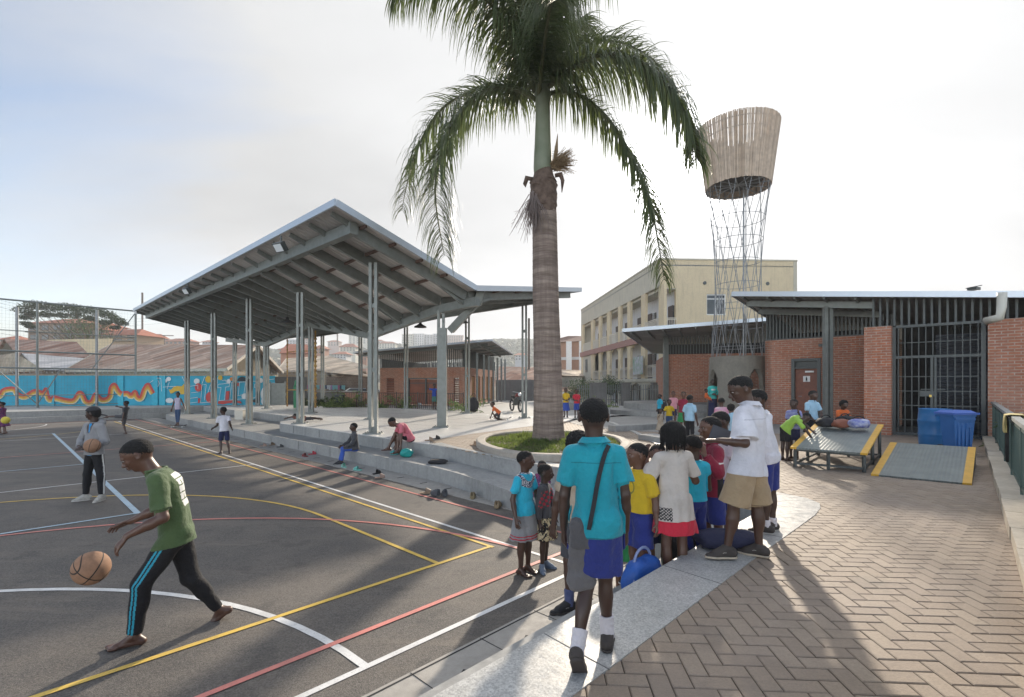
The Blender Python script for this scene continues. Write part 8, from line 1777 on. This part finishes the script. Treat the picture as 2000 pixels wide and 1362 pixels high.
ts = at(774, 889, 11.55); shoe('teal slipper held by the man in pink', 770, 888, .306, 2.9, mat('shoe_teal', (.04,.32,.32), .6)); shoe('second teal slipper just right of the held one', 781, 886, .306, 2.6, mat('shoe_teal'))
q = P(592, 824, .6); kid('child lying on the raised floor beside the second front post, arm over the edge', (q.x, q.y+.2, .6), 1.15, 200, pose=dict(keep_z=.10, lean=(-.95,-.25,.10), neck=(-.9,-.3,.1), head=(60,20), th_l=(.9,.4,0), th_r=(.9,.3,.1), sn_l=(.9,.3,-.05), sn_r=(.9,.3,-.1), ua_l=(-.9,-.4,.25), fa_l=(-.8,-.5,-.3), ua_r=(-.8,.2,.3), fa_r=(-.7,-.6,-.2)), wear=dict(top=(cloth('cloth_rust', (.20,.07,.05)), dict(collar=False)), bottom=(CHAR, dict(length=.9))), h=.012)
q = P(975, 821, .6); kid('small child in orange t-shirt crouching on a board, one hand on the floor', (q.x, q.y, .6), 1.15, 265, q=.165, pose=dict(keep_z=.30, lean=(-.72,0,.66), head=(0,15), th_l=(-.55,-.5,-.35), sn_l=(.6,.2,-.65), th_r=(-.1,-.2,-.8), sn_r=(1,0,-.05), ua_l=(-.3,-.1,-.95), fa_l=(-.35,0,-.95), ua_r=(-.25,0,-.95), fa_r=(.4,-.2,-.8)), wear=dict(top=(ORG, dict(collar=False)), bottom=(CHAR, dict(length=.9))), h=.011, skin=1)
skateboard('dark skateboard under the crouching child in orange', (q.x+.1, q.y, .6), .15)
q = P(848, 800, .6); kid('figure in royal blue top stretching an arm sideways in front of the brick hall', (q.x, q.y, .6), 1.42, 150, pose=dict(anchor='mid', ua_l=(1,0,.1), fa_l=(.9,-.1,.2), ua_r=(-.9,0,.2), fa_r=(.1,-.3,.9)), wear=dict(top=(RBL, dict(collar=False)), bottom=(cloth('cloth_greenblue', (.05,.16,.14)), dict(length=.9))), h=.016)
# two girls on the court line
b, J, T = kid('barefoot girl in turquoise blouse with patterned frill and grey skirt', PP(1024,1120,0), 1.29, 128, q=.152, pose=dict(anchor='mid', head=(-30,2), ua_r=(-.28,-.12,-1), fa_r=(.18,-.35,-.95), ua_l=(.3,.05,-1), fa_l=(.2,.1,-1), ft_l=(.8,-.6,0), ft_r=(.75,-.65,0)), wear=dict(top=(SKYB, dict(sleeve=.62, hem=.035, collar=False)), band=CHK, bottom=(GREY, dict(kind='skirt', length=.97, flare=.035, fold=.004))), h=.0065, hair='short', skin=1)
fr_ = child(b, 'shirt'); nb_ = np.array(T['nb']); paint(fr_, lambda c, n: (np.abs(np.linalg.norm((c-nb_)*np.array([1,1,.75]), axis=1)-.115) < .022), CHK); sk = child(b, 'skirt'); zb = min(v.co.z for v in sk.data.vertices); paint(sk, lambda c, n: ((c[:, 2] > zb+.03) & (c[:, 2] < zb+.042)) | ((c[:, 2] > zb+.058) & (c[:, 2] < zb+.068)), RDP)
b, J, T = kid('smaller girl in charcoal top with red print and black and cream patterned skirt', PP(1062,1112,0), 1.13, 112, q=.162, pose=dict(anchor='mid', head=(-8,-2), ua_r=(-.18,-.15,-1), fa_r=(.08,-.1,-1), ua_l=(.3,.0,-1), fa_l=(.12,-.1,-1), ft_l=(.9,-.4,0), ft_r=(.1,-1,0)), wear=dict(top=(CHAR, dict(sleeve=1.88, hem=.02, collar=False)), bottom=(FLW, dict(kind='skirt', length=.92, flare=.055, fold=.005)), shoes=SHG, sole=SHG), h=.0065, skin=3)
hpz = T['hip'][2]; paint(child(b, 'shirt'), lambda c, n: (n@np.array(T['Fc']) > .35) & (c[:, 2] > hpz+.10) & (c[:, 2] < hpz+.27) & (np.sin(c[:, 0]*85+c[:, 2]*30)*np.sin(c[:, 2]*95) > .15), RDP)
q = G(6.15, 4.1, 0); q = at(1059, 950, 7.75); kid('small child in patterned dark top sitting on the step behind the two girls', (q.x, q.y, 0), 1.0, 200, q=.175, seat=.30, pose=dict(head=(-20,0), th_l=(.2,-1,0), th_r=(-.2,-1,0), sn_l=(0,-.1,-1), sn_r=(0,-.1,-1)), wear=dict(top=(PRP, dict(collar=False)), bottom=(PRP, dict(kind='skirt', length=.9))), h=.010, skin=1)
# the boy in teal walking on the ledge
b, J, T = person('boy in teal shirt and blue shorts walking along the white ledge, seen from behind', PP(1186,1264,.6085), 1.335, 6, .148, 3, dict(anchor='anr', lean=(-.03,.05,1), head=(-4,0), ua_l=(-.17,.03,-1), fa_l=(-.0,.22,-1), ua_r=(.17,-.02,-1), fa_r=(.06,.16,-1), hd_l=(.05,.15,-1), hd_r=(.0,.15,-1), curl_l=.7, curl_r=.8,
    th_r=(.02,.24,-.97), sn_r=(.04,.03,-1), ft_r=(.25,1,0), th_l=(-.02,-.06,-1), sn_l=(-.22,-.42,-.88), ft_l=(.22,.62,-.75), tip_l=(.0,.75,.62)),
    dict(top=(TEAL, dict(sleeve=.70, hem=.055, loose=1.2, fold=.005, flare=.0, cuff=1.4)), bottom=(NAVYB, dict(kind='skirt', length=.80, flare=.008, loose=1.0, name='shorts', fold=.003)), shoes=SHBR, sole=SOD, socks=SKW), h=hs, girth=.86)
def strap(name, pts, w, m_, par=None):
    mb = MB(); pts = [Vector(p) for p in pts]
    for a, c in zip(pts[:-1], pts[1:]): mb.beam(a, c, w, .006, up=(0,-1,0))
    return mb.build(name, m_, par, smooth=False)
def hung_bag(label, c, w, d, h, col, strap_pts, tilt=0):
    c = Vector(c); t = thing('shoulder_bag', label, 'bag', c); C = Vol(np.array(c)-[w, d+.1, h*.75], np.array(c)+[w, d+.1, h*.75], .006); [C.cone(c+Vector((dx*.8,0,h*.44)), c+Vector((dx,0,-h*.40)), w*.26, w*.36, .012, np.array([0,1.,0]), 1.3) for dx in (-.036,-.012,.012,.036)]; C.folds(.004, .07, 5, .5); o = C.mesh('bag_body', col, c); o.parent = t
    C = Vol(np.array(c)-[w, d+.1, h*.75], np.array(c)+[w, d+.1, h*.75], .006); [C.cone(c+Vector((dx,-.014,h*.44)), c+Vector((dx,-.022,h*.10)), w*.27, w*.27, .01, np.array([0,1.,0]), 1.4, flat=True) for dx in (-.034,-.012,.012,.034)]; C.folds(.002, .05, 3, 1); o = C.mesh('flap', cloth('bag_flap', (.085,.082,.088)), c); o.parent = t; strap('strap', strap_pts, .022, CB, t)
TSEAM = cloth('seam_teal', (.006,.17,.22)); szz = J['shl'][2]; paint(child(b, 'shirt'), lambda c, n: (n[:, 1] < -.2) & (np.abs(c[:, 2]-szz+.035) < .0035) & (np.abs(c[:, 0]-T['sh'][0]) < .13), TSEAM); paint(child(b, 'shirt'), lambda c, n: (n[:, 2] > -.6) & (np.abs(c[:, 2]-min(v.co.z for v in child(b, 'shirt').data.vertices)-.6085-.016) < .003), TSEAM)
Yb = J['shl'][1]; bp = at(1136,1082,Yb-.07); hung_bag('long soft grey shoulder bag hanging at the left hip of the boy in teal', bp, .115, .08, .37, cloth('cloth_baggrey', (.12,.115,.12)), [on_surface(child(b,'shirt'), x, y, .008, Yb-.1) for x, y in ((1150,1035),(1155,1010),(1160,985),(1165,955),(1170,930),(1176,905),(1182,885),(1189,870))])
hem = T['hip'][2]
kid('child in dark top mostly hidden behind the boy in the teal shirt', PP(1128,1192,.012), 1.56, 330, q=.15, pose=dict(anchor='mid', head=(60,0), ua_l=(-.3,0,-1), ft_l=(-1,-.3,0), ft_r=(-1,-.3,0), th_l=(-.1,0,-1)), wear=dict(top=(BROWNC, dict(collar=False)), bottom=(CHAR, dict(length=.9)), shoes=SHB, sole=SOD, socks=SKB), h=.007, hair='full', skin=1)
hb_ = MB(); q = at(1141, 862, 3.86)
# the group in the corner of the steps
b, J, T = kid('stout boy in yellow t-shirt and blue shorts in profile facing left', PP(1248,1143,.3), 1.20, 243, q=.165, girth=1.14, pose=dict(anchor='mid', head=(22,0), ua_l=(.28,-.05,-1), fa_l=(.0,-.25,-1), ua_r=(-.2,0,-1), fa_r=(-.1,-.2,-1)), wear=dict(top=(YEL, dict(collar=False, sleeve=.72, hem=.0, loose=1.2)), bottom=(NAVYB, dict(length=1.0, loose=1.6, wide=1.1)), shoes=SHB, socks=SKB), h=hs, skin=2)
eA = T['ch']+T['lean']*.02; paint(child(b, 'shirt'), lambda c, n: (n@np.array(T['Fc']) > .3) & (np.abs(((c-eA)@np.array(T['Rt']))**2/.036**2+((c-eA)[:, 2]/.052)**2-1) < .28) | ((n@np.array(T['Fc']) > .3) & (np.linalg.norm((c-eA)*np.array([1,1,.8]), axis=1) < .075) & (((c-eA)@np.array(T['Rt']))**2/.036**2+((c-eA)[:, 2]/.052)**2 < .6) & (np.sin(c[:, 2]*260) > .35)), mat('print_olive', (.20,.20,.04), .8))
kid('small child in pink and green looking left between the teal and yellow shirts', PP(1222,1168,.012), 1.36, 215, pose=dict(anchor='mid', head=(20,-5), fa_r=(.3,-.5,.8), fa_l=(-.3,-.5,.9)), wear=dict(top=(PRP, dict(collar=False)), bottom=(cloth('cloth_grass', (.03,.25,.08)), dict(kind='skirt', length=1.0))), h=.008)
kid('child with hands raised to the mouth behind the yellow t-shirt', PP(1285,1143,.012), 1.39, 192, pose=dict(anchor='mid', ua_l=(.1,-.5,-.8), fa_l=(-.25,-.45,.9), ua_r=(-.15,-.5,-.8), fa_r=(.25,-.45,.9), curl_l=1.0, curl_r=1.0), wear=dict(top=(CHAR, dict(collar=False)), bottom=(NAVY, dict(length=.9))), h=.007, skin=2)
b, J, T = kid('girl with black braids in cream t-shirt and red shorts, seen from behind', PP(1318,1154,.3), 1.395, 352, q=.145, pose=dict(anchor='mid', lean=(-.02,.0,1), head=(12,0), ua_l=(-.42,.15,-.85), fa_l=(.12,.35,.95), ua_r=(.35,.2,-.9), fa_r=(.1,.8,.3), hd_l=(.1,.3,1), th_l=(-.06,0,-1)), wear=dict(top=(BEI, dict(collar=False, sleeve=.72, hem=.10, loose=1.3, fold=.006)), bottom=(RED, dict(kind='skirt', name='shorts', length=.72, flare=.035, fold=.003))), h=hs, hair='braids', skin=0)
hz = T['hip'][2]; hx = T['hip'][0]; paint(child(b, 'shirt'), lambda c, n: (c[:, 2] < hz-.03) & (c[:, 2] > hz-.13) & (c[:, 0] < hx-.055) & (np.sin(c[:, 0]*260)*np.sin(c[:, 2]*260) > -.15), BLK)
kid('boy in turquoise vest and blue trousers just right of the braided girl', PP(1357,1122,.3), 1.245, 350, pose=dict(anchor='mid', head=(-20,-8), fa_l=(-.1,.8,.4), fa_r=(-.1,.8,.4)), wear=dict(top=(SKYB, dict(collar=False, sleeve=.3, hem=-.01)), bottom=(NAVYB, dict(kind='trousers', length=1.5, loose=1.2))), h=.0065, skin=3)
b, J, T = kid('boy in maroon fleece jacket holding his sleeve to his chin, facing left', PP(1393,1100,.3), 1.39, 268, q=.158, pose=dict(anchor='mid', head=(0,-2), ua_l=(-.20,-.55,-.8), fa_l=(-.55,.1,.75), ua_r=(-.3,.3,-.9), fa_r=(-.5,-.2,.6), hd_l=(-.2,.1,.9), th_l=(.1,0,-1), th_r=(-.1,0,-1)), wear=dict(top=(MAR, dict(sleeve=1.9, loose=1.6, hem=.06, name='jacket', fold=.006)), bottom=(NAVYB, dict(length=1.0, loose=1.8, wide=1.1)), shoes=SHB, sole=SOD), h=hs, skin=2)
hz = T['hip'][2]; hx = T['hip'][0]; paint(child(b, 'jacket'), lambda c, n: (c[:, 2] < hz+.15) & (c[:, 0] > hx+.00) & (n[:, 1] < .3), BLK); eL = J['ell']*.5+J['shl']*.5; paint(child(b, 'jacket'), lambda c, n: (np.abs(c[:, 2]-eL[2]) < .007) & (np.abs(c[:, 0]-eL[0]-.02) < .045) & (n[:, 1] < -.4), WT)
kid('taller boy with white shirt hidden behind the boy in the maroon jacket', PP(1414,1066,.3), 1.42, 262, pose=dict(anchor='mid', head=(5,-15), ua_l=(.1,-.1,-1), fa_l=(-.2,-.2,-1)), wear=dict(top=(WH, dict()), bottom=(NAVYB, dict(length=1.0))), h=.008, skin=3)
# the tall boy in the white shirt
b, J, T = person('tall boy in white shirt and khaki shorts on the ledge, bowed over a dark tablet', PP(1452,1090,.6085), 1.485, 318, .146, 1, dict(anchor='mid', lean=(.10,.03,1), lean2=(-.06,.06,1), neck=(-.5,.1,.9), head=(-46,-24), ua_l=(-.05,-.28,-.95), fa_l=(-.95,.0,.10), hd_l=(-.9,.25,-.1), pn_l=(0,.3,1), ua_r=(.12,.35,-.92), fa_r=(-.9,.15,.12), pn_r=(0,0,1), hd_r=(-.9,-.1,0), curl_l=.6, curl_r=.6,
    th_l=(-.26,-.02,-1), sn_l=(-.16,-.02,-1), th_r=(.12,0,-1), sn_r=(.05,-.05,-1), ft_l=(-1,.06,0), ft_r=(-.78,.55,0)), dict(top=(WH, dict(sleeve=.85, hem=.075, loose=1.9, fold=.007, cuff=1.7)), bottom=(KH, dict(length=.98, loose=2.4, wide=1.2, fold=.004)), shoes=SHBR, sole=SOB, lace=mat('lace_buff', (.40,.37,.33), .8)), h=hs, girth=1.02)
WSEAM = cloth('seam_white', (.42,.41,.46)); szz = J['shl'][2]; paint(child(b, 'shirt'), lambda c, n: (n[:, 1] < -.1) & (np.abs(c[:, 2]-szz+.05) < .0035) & (np.abs(c[:, 0]-T['sh'][0]) < .14), WSEAM); paint(child(b, 'shorts'), lambda c, n: (n[:, 2] > -.6) & (np.abs(c[:, 2]-min(v.co.z for v in child(b, 'shorts').data.vertices)-.6085-.03) < .0035), cloth('seam_khaki', (.20,.14,.08)))
q = (J['wrl']+J['wrr'])/2+np.array([-.03,0,.02]); m = MB(); c = Vector(q); m.beam(c+Vector((-.08,0,.03)), c+Vector((.08,0,-.03)), .016, .13); t_ = thing('tablet', 'dark tablet held by the tall boy in the white shirt', 'tablet', c); m.build('case', mat('tablet_dark', (.05,.055,.07), .65), t_)
b, J, T = kid('boy in blue shorts and white socks mostly hidden behind the tall boy in white', PP(1503,1040,.6085), 1.36, 322, q=.148, pose=dict(anchor='mid', head=(-40,-10), lean=(-.20,0,1), ua_l=(-.1,.4,-.9), fa_l=(-.5,.7,0), ua_r=(.05,.4,-.9), fa_r=(-.5,.7,0), ft_l=(-.8,.4,0), ft_r=(-.7,-.3,0)), wear=dict(top=(WH, dict(hem=.04)), bottom=(NAVYB, dict(length=.95, loose=1.2)), shoes=SHBR, socks=SKW, sock_len=.05), h=.0065, skin=3)
# middle distance
m14 = .010
kid('boy with turquoise shirt and black backpack walking left of the group by the round stage', PP(1289,828,.6), 1.05, 250, pose=dict(anchor='mid'), wear=dict(top=(SKYB, dict()), bottom=(BLK, dict(kind='trousers', length=1.9))), h=m14); q = at(1297, 795, 17.9); bag('backpack', 'black backpack worn by the boy in turquoise near the round stage', (q.x, q.y, q.z-.18), (.22,.2,.34), 0, CB, 11)
kid('child in pale pink t-shirt at the back of the group by the round stage', PP(1315,834,.6), 1.17, 185, pose=dict(anchor='mid'), wear=dict(top=(cloth('cloth_palepink', (.60,.26,.30)), dict(collar=False)), bottom=(NAVY, dict())), h=m14)
kid('small child in bright yellow t-shirt and blue shorts among the group by the round stage', PP(1307,846,.6), .97, 190, q=.175, pose=dict(anchor='mid', ua_l=(.4,0,-.9), ua_r=(-.4,0,-.9)), wear=dict(top=(YEL, dict(collar=False)), bottom=(JEAN, dict(length=.95))), h=.008, skin=1)
kid('toddler in beige print dress in front of the group by the round stage', PP(1290,848,.6), .71, 195, q=.2, pose=dict(anchor='mid', fa_l=(-.2,-.5,.8), fa_r=(.2,-.5,.8)), wear=dict(top=(BROWNC, dict(collar=False)), bottom=(BROWNC, dict(kind='skirt', length=1.5, flare=.08))), h=.008)
kid('child in dark red and green peering out behind the light blue shirt', PP(1335,848,.6), 1.20, 200, pose=dict(anchor='mid'), wear=dict(top=(MAR, dict(collar=False)), bottom=(cloth('cloth_grass'), dict(kind='skirt', length=1.0))), h=m14)
kid('boy in light blue polo shirt and black trousers with shaven head, standing sideways', PP(1347,872,.6), 1.16, 48, q=.16, pose=dict(anchor='mid', ua_r=(.12,-.2,-1), fa_r=(.25,.1,-1), ua_l=(-.2,.1,-1)), wear=dict(top=(LBL, dict(hem=.03, loose=1.3)), bottom=(BLK, dict(kind='trousers', length=1.9, loose=1.1)), shoes=SHB), h=.008, skin=1)
b, J, T = kid('woman in aqua top and long navy skirt holding a baby in front of the drum', PP(1392,821,.6), 1.58, 186, q=.135, pose=dict(anchor='mid', ua_r=(-.35,-.15,-.95), fa_r=(.55,-.75,-.05), ua_l=(.3,-.2,-.95), fa_l=(-.8,-.55,-.05)), wear=dict(top=(cloth('cloth_aqua', (.05,.50,.46)), dict(sleeve=1.85, collar=False, hem=.0)), bottom=(NAVY, dict(kind='skirt', length=1.75, flare=.01)), shoes=SHB), h=m14, skin=3)
cz = T['ch'][2]; paint(child(b, 'shirt'), lambda c, n: (n[:, 1] < -.5) & (np.abs(c[:, 2]-cz-.08) < .03) & (np.abs(c[:, 0]-T['ch'][0]) < .08), WT)
q = at(1381, 775, T['hip'][1]-.28); person('baby in orange held in the arms of the woman in aqua', (q.x, q.y, q.z-.12), .62, 150, .24, 1, dict(keep_z=.1, lean=(-.25,-.1,.95), th_l=(.3,-.8,-.2), th_r=(.1,-.9,-.2), sn_l=(.4,0,-.8), sn_r=(.3,0,-.8)), dict(top=(ORG, dict(collar=False, sleeve=1.7)), bottom=(ORG, dict(kind='trousers', length=1.6))), h=.008)
kid('child in white and pink dress seen from behind near the drum', PP(1409,879,.6), 1.12, 12, pose=dict(anchor='mid'), wear=dict(top=(cloth('cloth_pinkwhite', (.6,.45,.52), (.55,.12,.25)), dict(collar=False)), bottom=(LBL, dict(kind='skirt', length=1.0))), h=.008, skin=1)
kid('small curly-haired child in pale blue dress leaning forward near the drum', PP(1436,888,.6), 1.02, 40, pose=dict(anchor='mid', lean=(-.15,.25,.95)), wear=dict(top=(LBL, dict(collar=False, sleeve=.5)), bottom=(LBL, dict(kind='skirt', length=1.1, flare=.06))), h=.008, hair='full')
b, J, T = kid('schoolgirl in yellow top with purple-blue skirt walking beyond the palm', PP(1105,816,.6), 1.24, 190, pose=dict(anchor='mid', ua_l=(.1,-.3,-.9), fa_l=(-.5,-.7,-.2), ua_r=(-.1,-.3,-.9), fa_r=(.5,-.7,-.2)), wear=dict(top=(YEL, dict()), bottom=(RBL, dict(kind='skirt', length=1.2)), shoes=SHB), h=.011)
kid('schoolgirl in red top and navy skirt with a rucksack beyond the palm', PP(1126,817,.6), 1.20, 178, pose=dict(anchor='mid', ua_r=(-.15,-.3,-.9), fa_r=(.6,-.7,-.1)), wear=dict(top=(RED, dict(collar=False)), bottom=(RBL, dict(length=1.0)), shoes=SHB), h=.011)
kid('child in blue striped t-shirt with hand at mouth left of the ramp', PP(1551,897,.6), 1.13, 235, pose=dict(anchor='mid', ua_l=(-.1,-.4,-.9), fa_l=(-.3,-.1,1)), wear=dict(top=(STRP, dict(collar=False)), bottom=(NAVY, dict())), h=.008, skin=3)
q = P(1533,900,.6); kid('child in lime green top bending forward beside the ramp', (q.x, q.y, .6), 1.12, 75, pose=dict(anchor='mid', lean=(.40,-.35,.65), lean2=(.70,-.50,.05), neck=(.6,-.5,-.35), head=(0,-50), ua_l=(.6,0,-.6), fa_l=(.5,-.3,-.6), ua_r=(.5,-.3,-.7), fa_r=(.5,0,-.7)), wear=dict(top=(LIM, dict(collar=False)), bottom=(BLK, dict())), h=.008, skin=3)
kid('girl in pale blue polo shirt standing behind the tall ramp with both hands on it', PP(1586,882,.6), 1.27, 176, pose=dict(anchor='mid', head=(-25,-6), ua_r=(-.15,-.3,-.95), fa_r=(.4,-.6,-.7), ua_l=(.2,-.3,-.95), fa_l=(-.3,-.6,-.7)), wear=dict(top=(LBL, dict(hem=.0)), bottom=(BLK, dict(kind='skirt', length=.9)), shoes=SHB), h=.008, skin=1)
kid('child in orange t-shirt with tousled hair leaning on the bags behind the tall ramp', PP(1642,880,.6), 1.08, 182, pose=dict(anchor='mid', lean=(-.05,-.25,.95), head=(-15,-15), ua_l=(.1,-.4,-.8), fa_l=(-.6,-.4,.3), ua_r=(-.1,-.4,-.8), fa_r=(.5,-.5,.5)), wear=dict(top=(ORG, dict(collar=False)), bottom=(NAVY, dict())), h=.008, hair='full')
# ---------------------------------------------------------------- haze
def build_haze():
    m = bpy.data.materials.new('haze'); m.use_nodes = True; N = m.node_tree.nodes; L = m.node_tree.links; N.clear(); o_ = N.new('ShaderNodeOutputMaterial'); v = N.new('ShaderNodeVolumePrincipled'); v.inputs['Density'].default_value = .00075; v.inputs['Color'].default_value = (.93,.96,1,1); v.inputs['Anisotropy'].default_value = .2; L.new(v.outputs[0], o_.inputs['Volume'])
    mb = MB(); mb.box((0, 500, 39), (2400, 1500, 82)); o = mb.build('haze', m); tag(o, 'thin pale haze over the far hillside', 'haze', kind='stuff')
build_haze()
